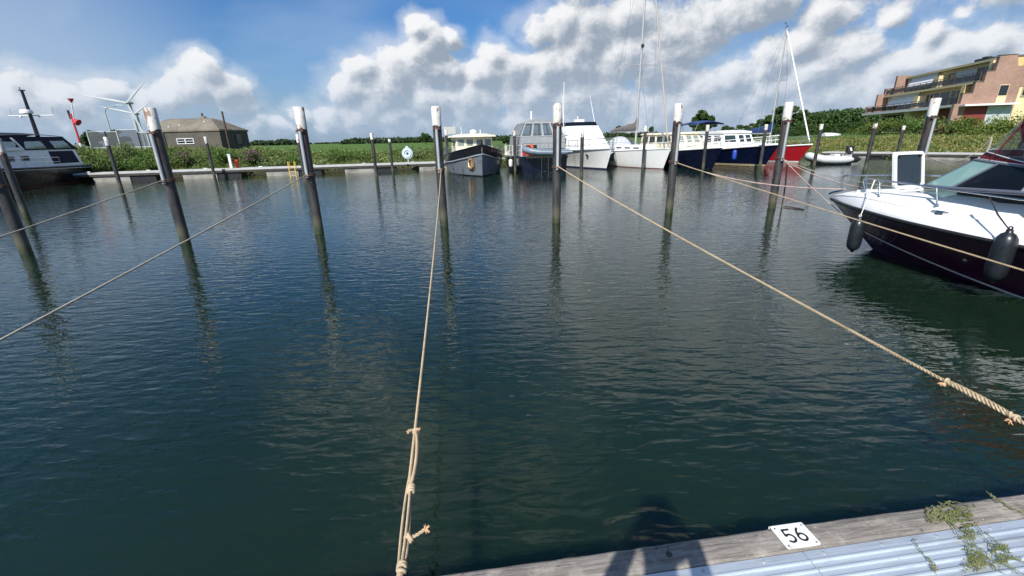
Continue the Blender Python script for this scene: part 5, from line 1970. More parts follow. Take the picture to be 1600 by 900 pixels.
bow = atz(1036, 264, 0)
L = 9.8
c, h = from_bow(bow, AZB - 2, L, 0.65)
t = boat('white sailing yacht with rolled grey-brown headsail and tall mast', c, h, 'sailing_yacht', 'sailboat')
H = Hull(L, 3.0, [(0, 1.0), (0.4, 0.98), (1, 1.22)], stern=0.62, tm=0.5, p=2.0, pw=1.7, wl=0.9, rake=0.65, trake=0.25, flare=0.7)
H.mesh().build('hull', M['white'], t, smooth=35)
H.band(-0.06, 0.04, 0.008).build('waterline_band', M['boot_red'], t, smooth=60)
H.edge(0.03, 0.0).build('toe_rail', M['greywhite'], t, smooth=60)
H.deck(0.0).build('deck', M['white'], t)
F = Frus([(-0.8, -0.95), (2.6, -0.6), (2.9, 0), (2.6, 0.6), (-0.8, 0.95)], 1.0, [(-0.8, -0.82), (2.1, -0.5), (2.3, 0), (2.1, 0.5), (-0.8, 0.82)], 1.42)
cb = F.mesh().build('coachroof', M['white'], t, smooth=20)
panes(F, 0, 3, 0.3, 0.75, cb, M['glass_dark'], M['white'], gap=0.08)
panes(F, 3, 3, 0.3, 0.75, cb, M['glass_dark'], M['white'], gap=0.08)
rg = []
for i in range(6):
    x = -0.8 - i * 0.22
    rr = [0.15, 0.55, 0.75, 0.8, 0.82, 0.84][i]
    rg.append([(x, 1.0 * math.cos(b) * (0.85 + 0.03 * i), 1.15 + rr * math.sin(b)) for b in np.linspace(0, math.pi, 12)])
k = MB()
k.loft(rg)
k.build('sprayhood', pm('pale_grey_canvas', (0.42, 0.43, 0.45), 0.85, var=0.1), t, smooth=50)
k = MB()
k.torus((-3.2, 0, 1.45), 0.38, 0.018, ax=(1, 0, 0.15))
k.build('steering_wheel', M['steel'], t, smooth=60)
sp = [H.pt(0.93, 1.2, 1, -0.1), (4.8, 0, 1.24), H.pt(0.93, 1.2, -1, -0.1)]
rails(t, sp, 0.6, M['steel'], r=0.016)
sp = [H.pt(0.0 + 0.11 * i, 1.0, -1, -0.08) for i in range(9)]
rails(t, sp, 0.58, M['steel'], every=2, r=0.01)
sp = [H.pt(0.0 + 0.11 * i, 1.0, 1, -0.08) for i in range(9)]
rails(t, sp, 0.58, M['steel'], every=2, r=0.01)
sp = [(-4.7, -0.85, 1.02), (-4.75, 0, 1.02), (-4.7, 0.85, 1.02)]
rails(t, sp, 0.7, M['steel'], r=0.018)
ms = rig(t, 0.55, 14.0, 1.38, 4.2, L, pm('grey_brown_sailcloth', (0.36, 0.33, 0.29), 0.9, var=0.12, stretch=(1, 1, 3), vs=3), [(6.4, 1.12), (11.4, 0.85)], 4.6, 1.25, M['alu'], cover=M['canvas_tan'], bz=0.9)
k = MB()
k.lathe([(0.11, -0.33), (0.12, -0.3), (0.12, 0.3), (0.11, 0.33)], (0.72, 0, 11.0), 12)
k.build('radar_reflector', M['white'], ms, smooth=40)
k = MB()
k.lathe([(0.08, -0.1), (0.1, 0), (0.08, 0.1)], (0.66, 0, 7.5), 10)
k.build('deck_light', M['rubber'], ms)

bow = atz(1247.5, 253, 0)
L = 8.2
c, h = from_bow(bow, AZB - 3, L, 0.85)
t = boat('red sailing boat with white rolled headsail and slim mast', c, h, 'sailing_boat', 'sailboat')
H = Hull(L, 2.8, [(0, 0.85), (0.4, 0.85), (1, 1.18)], stern=0.6, tm=0.5, p=2.0, pw=1.7, wl=0.88, rake=0.85, trake=0.2, flare=0.7)
H.mesh().build('hull', M['red'], t, smooth=35)
H.band(0.0, 0.06, 0.008).build('waterline_band', M['white'], t, smooth=60)
H.band(-0.06, 0.0, 0.009).build('antifouling', M['boot_navy'], t, smooth=60)
H.edge(0.045, 0.0).build('toe_rail', M['white'], t, smooth=60)
H.deck(0.0).build('deck', M['white'], t)
F = Frus([(-1.6, -0.9), (1.4, -0.6), (1.7, 0), (1.4, 0.6), (-1.6, 0.9)], 0.85, [(-1.6, -0.78), (1.0, -0.5), (1.2, 0), (1.0, 0.5), (-1.6, 0.78)], 1.22)
cb = F.mesh().build('coachroof', M['white'], t, smooth=20)
panes(F, 0, 2, 0.3, 0.75, cb, M['glass_dark'], M['white'], gap=0.08)
panes(F, 3, 2, 0.3, 0.75, cb, M['glass_dark'], M['white'], gap=0.08)
sp = [H.pt(0.8, 1.05, 1, -0.08), H.pt(0.92, 1.12, 1, -0.08), (3.95, 0, 1.2), H.pt(0.92, 1.12, -1, -0.08), H.pt(0.8, 1.05, -1, -0.08)]
rails(t, sp, 0.55, M['steel'], r=0.016)
sp = [H.pt(0.05 + 0.12 * i, 0.88, -1, -0.08) for i in range(7)]
rails(t, sp, 0.52, M['steel'], every=2, r=0.009)
rig(t, 0.35, float(aty(1247, 44, c[1])[2]), 1.2, 3.2, L, pm('white_sailcloth', (0.72, 0.72, 0.70), 0.9, var=0.06), [(5.6, 0.8)], 3.85, 1.25, M['alu'], cover=M['canvas_blue'], bz=0.75)

# ---- 5 navy boat with cream cabin
bow = atz(1113, 264, 0)
L = 8.6
c, h = from_bow(bow, AZB - 1, L, 0.7)
t = boat('navy motorboat with cream cabin and white side rails', c, h, 'cabin_boat')
H = Hull(L, 3.1, [(0, 0.95), (0.5, 0.98), (1, 1.28)], stern=0.85, tm=0.45, p=2.1, pw=1.7, wl=0.9, rake=0.7, flare=0.8)
H.mesh().build('hull', M['navy'], t, smooth=35)
H.edge(0.055, -0.02, 0.01).build('gunwale', M['white'], t, smooth=60)
H.deck(0.0).build('deck', M['cream'], t)
F = Frus([(-3.4, -1.2), (1.2, -1.15), (1.9, -0.6), (1.9, 0.6), (1.2, 1.15), (-3.4, 1.2)], 0.95, [(-3.4, -1.05), (0.5, -1.0), (1.05, -0.5), (1.05, 0.5), (0.5, 1.0), (-3.4, 1.05)], 2.04)
cb = F.mesh().build('cabin', M['cream'], t)
panes(F, 0, 4, 0.48, 0.94, cb, M['glass'], M['cream'], gap=0.03)
panes(F, 4, 4, 0.48, 0.94, cb, M['glass'], M['cream'], gap=0.03)
for i in (1, 2, 3):
    panes(F, i, 1 if i != 2 else 2, 0.48, 0.94, cb, M['glass_clear'], M['cream'])
k = MB()
k.prism([(-3.6, -1.15), (0.7, -1.1), (1.2, -0.5), (1.2, 0.5), (0.7, 1.1), (-3.6, 1.15)], 2.04, 2.16, [(-3.4, -0.9), (0.5, -0.85), (0.8, -0.4), (0.8, 0.4), (0.5, 0.85), (-3.4, 0.9)])
k.build('roof', M['cream'], cb)
F = Frus([(1.8, -0.85), (3.1, -0.5), (3.1, 0.5), (1.8, 0.85)], 1.0, [(1.8, -0.75), (2.9, -0.42), (2.9, 0.42), (1.8, 0.75)], 1.36)
F.mesh().build('fore_cabin', M['cream'], t)
sp = [H.pt(0.1 + 0.1 * i, H.zs(0.1 + 0.1 * i), -1, -0.07) for i in range(9)] + [(4.25, 0, 1.3)] + [H.pt(0.9 - 0.1 * i, H.zs(0.9 - 0.1 * i), 1, -0.07) for i in range(9)]
rails(t, sp, 0.55, M['white'], r=0.022)
k = MB()
k.tube([(-1.2, 0.3, 2.15), (-1.2, 0.3, 3.0)], 0.03, 6)
k.build('light_mast', M['white'], t)

# ---- 6 blue cabin boat with bimini
bow = atz(1194, 260.5, 0)
L = 8.8
c, h = from_bow(bow, AZB - 2, L, 0.95)
t = boat('blue motorboat with white cabin and blue bimini top', c, h, 'cabin_boat')
H = Hull(L, 3.1, [(0, 0.95), (0.5, 1.0), (1, 1.36)], stern=0.85, tm=0.42, p=2.1, pw=1.7, wl=0.88, rake=0.95, flare=0.8)
H.mesh().build('hull', M['blue'], t, smooth=35)
H.band(0.02, 0.14, 0.008).build('waterline_band', M['boot_tan'], t, smooth=60)
H.edge(0.06, -0.02, 0.01).build('gunwale', M['white'], t, smooth=60)
H.deck(0.0).build('deck', M['white'], t)
F = Frus([(-3.2, -1.22), (1.0, -1.15), (1.8, -0.65), (1.8, 0.65), (1.0, 1.15), (-3.2, 1.22)], 0.98, [(-3.2, -1.08), (0.6, -1.02), (1.25, -0.52), (1.25, 0.52), (0.6, 1.02), (-3.2, 1.08)], 2.02)
cb = F.mesh().build('cabin', M['white'], t)
panes(F, 0, 4, 0.42, 0.92, cb, M['glass'], M['white'], gap=0.05)
panes(F, 4, 4, 0.42, 0.92, cb, M['glass'], M['white'], gap=0.05)
for i in (1, 2, 3):
    panes(F, i, 1 if i != 2 else 2, 0.42, 0.92, cb, M['glass'], M['white'])
k = MB()
k.prism([(-3.4, -1.16), (0.7, -1.1), (1.38, -0.52), (1.38, 0.52), (0.7, 1.1), (-3.4, 1.16)], 2.02, 2.12)
k.prism([(-3.35, -1.1), (0.65, -1.05), (1.3, -0.5), (1.3, 0.5), (0.65, 1.05), (-3.35, 1.1)], 2.121, 2.22, [(-3.0, -0.75), (0.4, -0.7), (0.8, -0.35), (0.8, 0.35), (0.4, 0.7), (-3.0, 0.75)])
k.build('roof', M['white'], cb, smooth=30)
F = Frus([(1.7, -0.9), (3.1, -0.5), (3.1, 0.5), (1.7, 0.9)], 1.05, [(1.7, -0.8), (2.8, -0.42), (2.8, 0.42), (1.7, 0.8)], 1.42)
F.mesh().build('fore_cabin', M['white'], t)
sp = [H.pt(0.35 + 0.08 * i, H.zs(0.35 + 0.08 * i), -1, -0.07) for i in range(8)] + [(4.35, 0, 1.38)] + [H.pt(0.91 - 0.08 * i, H.zs(0.91 - 0.08 * i), 1, -0.07) for i in range(8)]
rails(t, sp, 0.48, M['white'], r=0.022)
bi = MB()
bi.loft([[(-4.2 + 0.35 * i, -1.05 + 2.1 * j / 8, 2.72 + 0.14 * math.sin(math.pi * j / 8) + 0.10 * math.sin(math.pi * i / 6)) for j in range(9)] for i in range(7)])
bi.loft([[(-4.2 + 0.35 * i, -1.05, 2.60 + 0.10 * math.sin(math.pi * i / 6)), (-4.2 + 0.35 * i, -1.05, 2.72 + 0.10 * math.sin(math.pi * i / 6))][::-1] for i in range(7)])
bi.loft([[(-4.2 + 0.35 * i, 1.05, 2.60 + 0.10 * math.sin(math.pi * i / 6)), (-4.2 + 0.35 * i, 1.05, 2.72 + 0.10 * math.sin(math.pi * i / 6))] for i in range(7)])
b_ = bi.build('bimini', M['canvas_blue'], t, smooth=60)
for sd in (1, -1):
    for (x1, x2) in ((-3.1, -4.1), (-3.1, -2.2)):
        k = MB()
        k.tube([(x1, sd * 1.1, 1.0), (x2, sd * 1.05, 2.7)], 0.02, 6)
        k.build('bimini_frame', M['steel'], b_)
q = atz(1147, 246, 0.6)
fender('bright blue fender hanging on the blue cabin boat', (q[0], q[1], 0.45), 0.6, 0.13, M['fender_blue'])

# ---- 8 grey inflatable with outboard
q0, q1 = atz(1261, 257.5, 0), atz(1326, 256, 0)
mid = (q0 + q1) / 2
dh = math.atan2(q0[1] - q1[1], q0[0] - q1[0])
Lr = np.linalg.norm(q1 - q0)
t = thing('inflatable_boat', 'light grey inflatable boat with black outboard motor beside the red sailing boat', 'dinghy', (mid[0], mid[1], 0), dh)
P = [(-Lr * 0.40, -0.6, 0.30), (0.0, -0.62, 0.30), (Lr * 0.25, -0.58, 0.34), (Lr * 0.42, -0.36, 0.46), (Lr * 0.5, 0, 0.55), (Lr * 0.42, 0.36, 0.46), (Lr * 0.25, 0.58, 0.34), (0, 0.62, 0.30), (-Lr * 0.40, 0.6, 0.30)]
Pf = []
for i in range(len(P) - 1):
    for j in range(4):
        Pf.append(lerp(P[i], P[i + 1], j / 4))
Pf.append(np.array(P[-1]))
k = MB()
k.tube(Pf, [0.12, 0.2] + [0.225] * (len(Pf) - 4) + [0.2, 0.12], 12)
k.build('tube', M['hyp_lt'], t, smooth=60)
for sy in (-0.6, 0.6):
    k = MB()
    k.lathe([(0.205, 0), (0.19, 0.25), (0.04, 0.5)], (-Lr * 0.40, sy, 0.30), 12, ax=(-1, 0, 0))
    k.build('tube_cone', M['rubber'], t, smooth=60)
k = MB()
k.prism([(-Lr * .42, -.5), (Lr * .3, -.4), (Lr * .42, 0), (Lr * .3, .4), (-Lr * .42, .5)], -0.12, 0.2)
k.build('rigid_floor', M['black'], t)
k = MB()
k.box((-Lr * .41, 0, 0.38), (0.06, 0.8, 0.4))
k.build('transom', M['white'], t)
k = MB()
k.rbox((-0.35, 0, 0.5), (0.35, 0.5, 0.25), 0.05)
k.build('seat', M['white'], t)
k = MB()
k.rbox((-Lr * .41 - 0.12, 0, 0.88), (0.42, 0.28, 0.42), 0.1)
om = k.build('outboard_motor', M['rubber'], t, smooth=40)
k = MB()
k.box((-Lr * .41 - 0.12, 0, 0.38), (0.14, 0.12, 0.7))
k.build('outboard_leg', M['black'], om)
k = MB()
k.slab([(-Lr * .41 - 0.2, -0.143, 0.80), (-Lr * .41 - 0.08, -0.143, 0.80), (-Lr * .41 + 0.02, -0.143, 1.0), (-Lr * .41 - 0.1, -0.143, 1.0)], 0.003)
k.slab([(-Lr * .41 - 0.08, 0.143, 0.80), (-Lr * .41 - 0.2, 0.143, 0.80), (-Lr * .41 - 0.1, 0.143, 1.0), (-Lr * .41 + 0.02, 0.143, 1.0)], 0.003)
k.build('decal', M['white'], om)
for i in range(4):
    k = MB()
    k.tube([(-Lr * .30 + i * 0.3, -0.83, 0.34), (-Lr * .22 + i * 0.3, -0.83, 0.34)], 0.03, 6)
    k.build('grab_handle', M['white'], t)

# ---- left: motor yacht with navy canopy
L = 12.0
st = np.array([-28.9, 29.6])
a = math.radians(AZB + 4)
d = np.array([math.sin(a), math.cos(a)])
c = st + d * L / 2
t = boat('dark motor yacht with pale superstructure, navy canopy and radar mast', c, math.atan2(d[1], d[0]), 'motor_yacht')
H = Hull(L, 3.8, [(0, 1.02), (0.5, 1.12), (1, 1.55)], stern=0.86, tm=0.45, p=2.2, wl=0.93, rake=0.8, flare=0.8)
H.mesh().build('hull', M['black'], t, smooth=35)
H.band(0.02, 0.07, 0.008).build('waterline_band', M['boot_red'], t, smooth=60)
H.edge(0.05, -0.05, 0.02).build('rubbing_strake', M['navy'], t, smooth=60)
H.band(-0.16, -0.12, 0.01, rel=True).build('pinstripe', M['greywhite'], t, smooth=60)
H.deck(0.02).build('deck', M['greywhite'], t)
x0 = -L / 2
F = Frus([(x0 + 0.5, -1.6), (x0 + 9, -1.5), (x0 + 10, -0.7), (x0 + 10, 0.7), (x0 + 9, 1.5), (x0 + 0.5, 1.6)], 1.05, [(x0 + 0.7, -1.48), (x0 + 8.4, -1.35), (x0 + 9.2, -0.6), (x0 + 9.2, 0.6), (x0 + 8.4, 1.35), (x0 + 0.7, 1.48)], 1.98)
sup = F.mesh().build('superstructure', M['white'], t)
for i in (0, 4):
    panes(F, i, 5, 0.38, 0.72, sup, M['glass_dark'], M['greywhite'], u0=0.42 if i == 0 else 0.08, u1=0.92 if i == 0 else 0.58, gap=0.04, frame=0.04)
    q = F.quad(i)
    u = (0.03, 0.25) if i == 0 else (0.75, 0.97)
    k = MB()
    k.slab(sub(q, u[0], u[1], 0.16, 0.92), 0.025)
    k.build('quarter_dodger', M['canvas_navy'], sup)['label'] = 'navy canvas dodger at the quarter'
q = F.quad(5)
k = MB()
k.slab(sub(q, 0.04, 0.96, 0.12, 0.9), 0.03)
k.build('stern_dodger', M['canvas_navy'], sup)
# canopy over the cockpit: sloping sides with windows, dark roof
F2 = Frus([(x0 + 0.5, -1.5), (x0 + 6.6, -1.38), (x0 + 6.6, 1.38), (x0 + 0.5, 1.5)], 1.99, [(x0 + 1.1, -1.3), (x0 + 5.6, -1.2), (x0 + 5.6, 1.2), (x0 + 1.1, 1.3)], 2.72)
cp = MB()
for i in range(4):
    q = F2.quad(i)
    cuts = [0.0, 0.30, 0.62, 1.0] if i in (0,) else ([0, 0.38, 0.70, 1.0] if i == 2 else [0.0, 0.5, 1.0])
    for u in cuts:
        cp.slab(sub(q, max(0, u - 0.045), min(1, u + 0.045), 0, 1), 0.03)
    cp.slab(sub(q, 0, 1, 0.70, 1), 0.035)
    cp.slab(sub(q, 0, 1, 0.0, 0.08), 0.035)
rf = [[(x0 + 0.85 + 5.2 * i / 8, (-1.33 + 2.66 * j / 8), 2.71 + 0.16 * math.sin(math.pi * j / 8) + 0.10 * math.sin(math.pi * i / 8)) for j in range(9)] for i in range(9)]
cp.loft(rf)
cpo = cp.build('canopy', M['canvas_navy'], t)
for i in range(4):
    q = F2.quad(i)
    cuts = [0.0, 0.30, 0.62, 1.0] if i in (0,) else ([0, 0.38, 0.70, 1.0] if i == 2 else [0.0, 0.5, 1.0])
    for u0, u1 in zip(cuts[:-1], cuts[1:]):
        k = MB()
        k.slab(sub(q, u0 + (0.045), u1 - 0.045, 0.08, 0.70), 0.008)
        k.build('clear_window', M['glass_clear'], cpo)
# white windscreen frame ahead of the canopy
F3 = Frus([(x0 + 4.2, -1.52), (x0 + 7.4, -1.42), (x0 + 7.4, 1.42), (x0 + 4.2, 1.52)], 1.985, [(x0 + 4.6, -1.38), (x0 + 6.7, -1.28), (x0 + 6.7, 1.28), (x0 + 4.6, 1.38)], 2.72)
for i in (0, 1, 2):
    q = F3.quad(i)
    k = MB()
    for u in (0.0, 0.5, 1.0):
        k.slab(sub(q, max(0, u - 0.04), min(1, u + 0.04), 0.1, 0.9), 0.05, 0.03)
    k.slab(sub(q, 0, 1, 0, 0.2), 0.05, 0.02)
    k.build('windscreen_frame', M['white'], t)
# mast with radar
mx, mz = x0 + 1.1, 2.8
MT = float(aty(38, 139, 27.7)[2])
MR = float(aty(48, 179, 27.7)[2])
k = MB()
k.tube([(mx, 0, mz - 0.15), (mx, 0, MT)], [0.11, 0.07], 10)
ms = k.build('mast', M['black'], t, smooth=60)
k = MB()
k.tube([(mx, -1.2, MR), (mx, 1.3, MR)], 0.025, 6)
k.tube([(mx, -1.0, MR), (mx, -1.0, MR + 0.4)], 0.015, 5)
k.tube([(mx, 1.25, MR), (mx, 1.3, MR + 0.5)], 0.02, 5)
k.build('crosstree', M['galv'], ms)
k = MB()
k.lathe([(0.1, -0.03), (0.3, 0.0), (0.31, 0.1), (0.26, 0.2), (0.05, 0.23)], (mx + 0.32, 0.1, MR + 0.1), 16)
k.build('radar', M['white'], ms, smooth=50)
for y in (-0.55, 0.45):
    k = MB()
    k.lathe([(0.05, 0), (0.06, 0.06), (0.04, 0.1)], (mx, y, MR - 0.1), 8)
    k.build('mast_light', M['white'], ms)
k = MB()
k.box((mx + 0.05, 0.05, MT + 0.02), (0.2, 0.2, 0.06))
k.tube([(mx + 0.08, 0, MT), (mx + 0.08, 0, MT + 0.2)], 0.02, 6)
k.build('mast_top', M['black'], ms)
sp = [H.pt(0.2 + 0.1 * i, H.zs(0.2 + 0.1 * i), 1, -0.08) for i in range(8)]
rails(t, sp, 0.5, M['steel'], r=0.016)
sp = [H.pt(0.2 + 0.1 * i, H.zs(0.2 + 0.1 * i), -1, -0.08) for i in range(8)]
rails(t, sp, 0.5, M['steel'], r=0.016)

# ------------------------------------------------------------------ near motorboat with wine-red canopy
T0 = np.array([6.2, 8.5, 0.0])
FW = np.array([-0.225, 0.974, 0.0])
FW /= np.linalg.norm(FW)
PT = np.array([-FW[1], FW[0], 0.0])
ML = 6.2
mrz = math.atan2(FW[1], FW[0])
mb_c = T0 - FW * ML / 2
def bl(px, py, lat):
    """survey: (distance aft of the stem head, lateral, height) of a pixel in the vertical plane lat metres to port"""
    v = ray(px, py)
    t = (lat - (CAM - T0) @ PT) / (v @ PT)
    p = CAM + v * t
    return p
def mw(d, y, z):
    """boat point to world: d metres aft of the stem head"""
    return T0 - FW * d + PT * y + np.array([0, 0, z])
mbt = boat('white-decked motorboat with dark aubergine hull, open hatch and wine-red canopy', mb_c, mrz, 'motorboat')
H = Hull(ML, 2.28, [(0, 0.64), (0.42, 0.69), (0.6, 0.725), (0.8, 0.76), (1, 0.77)], stern=0.92, tm=0.40, p=2.4, pw=1.55, wl=0.66, rake=1.0, trake=0.0, keel=-0.4, flare=1.05)
def X(d):
    return ML / 2 - d
H.mesh(44, 12).build('hull', M['plum'], mbt, smooth=35)
# white boot line, running up towards the stem
k = MB()
for sd in (1, -1):
    rg = []
    for i in range(25):
        t = 0.45 + 0.50 * i / 24
        z = -0.06 + 0.36 * (i / 24) ** 1.25
        a, b = H.pt(t, z, sd, 0.012), H.pt(t, z + 0.035, sd, 0.014)
        rg.append([a, b] if sd == -1 else [b, a])
    k.loft(rg)
k.build('boot_stripe', M['white'], mbt, smooth=60)
H.edge(0.026, -0.005, 0.006, n=10).build('rub_rail', M['rubber'], mbt, smooth=60)
# moulded white foredeck and side decks
def crown(d):
    return interp([(0, 0.80), (0.12, 0.875), (0.4, 0.955), (1.0, 1.04), (1.8, 1.12), (2.6, 1.17), (3.4, 1.19), (6.2, 1.18)], d)
rings = []
nd = 54
for i in range(nd + 1):
    d = ML * (i / nd) ** 1.5
    t = 1 - d / ML
    y = H.half(t)
    zs = H.zs(t)
    zc = crown(d)
    k1 = min(0.17, (zc - zs) * 0.62)
    half = [(y, zs + 0.015), (y * 0.985, zs + 0.055 * min(1, d * 4 + .25)), (y * 0.86, zs + k1), (y * 0.835, zs + k1 + 0.012), (y * 0.70, zs + k1 + (zc - zs - k1) * 0.62), (y * 0.60, zc - 0.03 * (zc - zs) / .35), (y * 0.35, zc - 0.008), (0.0, zc)]
    x = X(d) - 0.01
    rings.append([(x, yy, zz) for yy, zz in half] + [(x, -yy, zz) for yy, zz in half[-2::-1]])
k = MB()
k.loft(rings, cap1=True)
dk_o = k.build('deck_moulding', pm('white_deck_gelcoat', (0.80, 0.80, 0.79), 0.22, var=0.035, coat=0.35, dirt=(0.62, 0.61, 0.58), dirt_lo=0.66, dirt_hi=0.88, ds=3.0), mbt, smooth=24, recalc=True)
# moulded ridge along the deck edge
for sd in (1, -1):
    k = MB()
    P = []
    for i in range(40):
        d = 0.12 + 5.6 * i / 39
        t = 1 - d / ML
        y, zs, zc = H.half(t), H.zs(t), crown(d)
        k1 = min(0.17, (zc - zs) * 0.62)
        P.append((X(d) - 0.01, sd * y * 0.848, zs + k1 + 0.006))
    k.tube(P, 0.011, 8)
    k.build('deck_ridge', M['white'], mbt, smooth=60)
# open hatch, standing upright
hd, hz0, hz1, hy0, hy1 = 1.30, 1.09, 1.66, 0.26, -0.36
k = MB()
def rr(y0, y1, z0, z1, r, n=5):
    P = []
    for (cy, cz, a0) in ((y1 - r, z1 - r, 0), (y0 + r, z1 - r, 90), (y0 + r, z0 + r, 180), (y1 - r, z0 + r, 270)):
        for i in range(n + 1):
            a = math.radians(a0 + 90 * i / n)
            P.append((cy + r * math.cos(a), cz + r * math.sin(a)))
    return P
ya, yb = min(hy0, hy1), max(hy0, hy1)
o_ = rr(ya, yb, hz0, hz1, 0.07)
i_ = rr(ya + 0.045, yb - 0.045, hz0 + 0.045, hz1 - 0.045, 0.045)
n = len(o_)
tilt = lambda z: 0.24 * (z - hz0)
k.add([(X(hd) + tilt(z), y, z) for y, z in o_] + [(X(hd) + tilt(z), y, z) for y, z in i_] + [(X(hd) + 0.045 + tilt(z), y, z) for y, z in o_] + [(X(hd) + 0.045 + tilt(z), y, z) for y, z in i_],
      [(a, (a + 1) % n, n + (a + 1) % n, n + a) for a in range(n)] + [(2 * n + a, 3 * n + a, 3 * n + (a + 1) % n, 2 * n + (a + 1) % n) for a in range(n)] +
      [(a, 2 * n + a, 2 * n + (a + 1) % n, (a + 1) % n) for a in range(n)] + [(n + a, n + (a + 1) % n, 3 * n + (a + 1) % n, 3 * n + a) for a in range(n)])
hf = k.build('hatch', M['white'], mbt, smooth=40, recalc=True)
k = MB()
k.add([(X(hd) + 0.018 + tilt(z), y, z) for y, z in i_] + [(X(hd) + 0.028 + tilt(z), y, z) for y, z in i_], [tuple(range(n)), tuple(range(2 * n - 1, n - 1, -1))])
k.build('pane', glassmat('tinted_acrylic', tint=(0.38, 0.44, 0.5), dark=(0.045, 0.06, 0.075), clear=0.45), hf)
k = MB()
k.tube([(X(hd) + 0.02, ya + 0.1, hz0 - 0.02), (X(hd) + 0.02, ya + 0.22, hz0 - 0.02)], 0.02, 6)
k.tube([(X(hd) + 0.02, yb - 0.22, hz0 - 0.02), (X(hd) + 0.02, yb - 0.1, hz0 - 0.02)], 0.02, 6)
k.build('hinge', M['steel'], hf)
for yy in (ya + 0.09, yb - 0.09):
    k = MB()
    zz = hz1 - 0.06
    k.box((X(hd) - 0.002 + tilt(zz), yy, zz), (0.02, 0.05, 0.025))
    k.build('latch', M['rubber'], hf)
k = MB()
k.tube([(X(hd) + 0.02 + tilt(1.4), yb - 0.03, 1.4), (X(hd) + 0.33, yb - 0.05, 1.06)], 0.008, 6)
k.build('stay_arm', M['steel'], hf)
k = MB()
for (a, b, c_, d_) in ((hd - 0.62, hd - 0.58, ya, yb), (hd - 0.04, hd - 0.005, ya, yb), (hd - 0.58, hd - 0.04, ya, ya + 0.04), (hd - 0.58, hd - 0.04, yb - 0.04, yb)):
    za, zb_ = crown(a), crown(b)
    k.hexa([(X(a), c_, za - 0.05), (X(b), c_, zb_ - 0.05), (X(b), d_, zb_ - 0.05), (X(a), d_, za - 0.05), (X(a), c_, za + 0.022), (X(b), c_, zb_ + 0.022), (X(b), d_, zb_ + 0.022), (X(a), d_, za + 0.022)])
k.build('hatch_coaming', M['white'], mbt, recalc=True)
# bow rails
def bowrail(pts, posts, name='bow_rail'):
    k = MB()
    P = []
    pts = [np.array(p, float) for p in pts]
    for i in range(len(pts) - 1):
        for j in range(5):
            P.append(lerp(pts[i], pts[i + 1], j / 5))
    P.append(pts[-1])
    k.tube([(X(p[0]), p[1], p[2]) for p in P], 0.0145, 8)
    o = k.build(name, M['steel'], mbt, smooth=60)
    for (d, y, z0, d2, y2, z1) in posts:
        k = MB()
        k.tube([(X(d), y, z0), (X(d2), y2, z1)], 0.0125, 8)
        k.build('rail_post', M['steel'], o, smooth=60)
        k = MB()
        k.lathe([(0.03, -0.004), (0.028, 0.01), (0.014, 0.016)], (X(d), y, z0), 10)
        k.build('post_base', M['steel'], o)
    return o
bowrail([(0.16, -0.03, 0.96), (0.12, -0.03, 1.19), (0.18, -0.04, 1.215), (0.6, -0.22, 1.24), (1.1, -0.46, 1.26), (1.7, -0.66, 1.29), (2.3, -0.78, 1.30), (2.45, -0.8, 1.2)],
        [(0.52, -0.17, 0.96, 0.45, -0.16, 1.23), (1.2, -0.5, 1.0, 1.1, -0.46, 1.26), (1.9, -0.7, 1.08, 1.8, -0.68, 1.29)])
bowrail([(0.86, 0.30, 1.0), (0.78, 0.30, 1.2), (0.86, 0.33, 1.225), (1.25, 0.52, 1.235), (1.8, 0.68, 1.235), (2.5, 0.83, 1.215), (3.2, 0.93, 1.19), (4.4, 0.98, 1.2), (4.5, 0.98, 1.1)],
        [(1.30, 0.54, 0.98, 1.22, 0.51, 1.235), (2.3, 0.80, 0.99, 2.22, 0.78, 1.22), (3.4, 0.93, 1.0, 3.35, 0.94, 1.19)])
# cleats and vent
for sd in (1, -1):
    k = MB()
    p = mw
    d0, y0, z0 = 2.42, sd * 0.90, 0.895
    k.tube([(X(d0 - 0.11), y0 * 0.985, z0 + 0.03), (X(d0 - 0.03), y0, z0 + 0.035), (X(d0 + 0.03), y0, z0 + 0.035), (X(d0 + 0.11), y0 * 1.01, z0 + 0.03)], [0.008, 0.013, 0.013, 0.008], 8)
    k.box((X(d0), y0, z0 + 0.005), (0.09, 0.03, 0.05))
    k.build('cleat', M['steel'], mbt, smooth=50)
k = MB()
k.tube([(X(0.25), 0, 0.96), (X(0.02), 0, 0.90), (X(-0.06), 0, 0.86)], 0.02, 8)
k.build('bow_roller', M['steel'], mbt)
for sd in (1, -1):
    p = H.pt(0.60, 0.33, sd, 0.004)
    k = MB()
    k.lathe([(0.026, -0.004), (0.026, 0.006), (0.014, 0.01)], p, 12, ax=(0.1, sd, -0.25))
    k.build('skin_fitting', M['steel'], mbt)
# windscreen
wb = [(4.5, 1.0, 1.24), (3.4, 0.96, 1.235), (2.6, 0.80, 1.20), (2.02, 0.44, 1.165), (1.80, 0.0, 1.14)]
wt = [(4.5, 0.86, 1.47), (3.45, 0.82, 1.485), (2.95, 0.66, 1.515), (2.52, 0.38, 1.535), (2.36, 0.0, 1.54)]
wb = [(d - 0.20, y, z + 0.03) for d, y, z in wb]
wt = [(d - 0.20, y, z + 0.05) for d, y, z in wt]
base = wb + [(d, -y, z) for d, y, z in wb[-2::-1]]
top = wt + [(d, -y, z) for d, y, z in wt[-2::-1]]
base = [np.array((X(d), y, z)) for d, y, z in base]
top = [np.array((X(d), y, z)) for d, y, z in top]
WSF = pm('windscreen_frame_grey', (0.16, 0.18, 0.22), 0.35, metal=0.4, var=0.08)
k = MB()
k.tube(base, 0.028, 8)
k.tube(top, 0.02, 8)
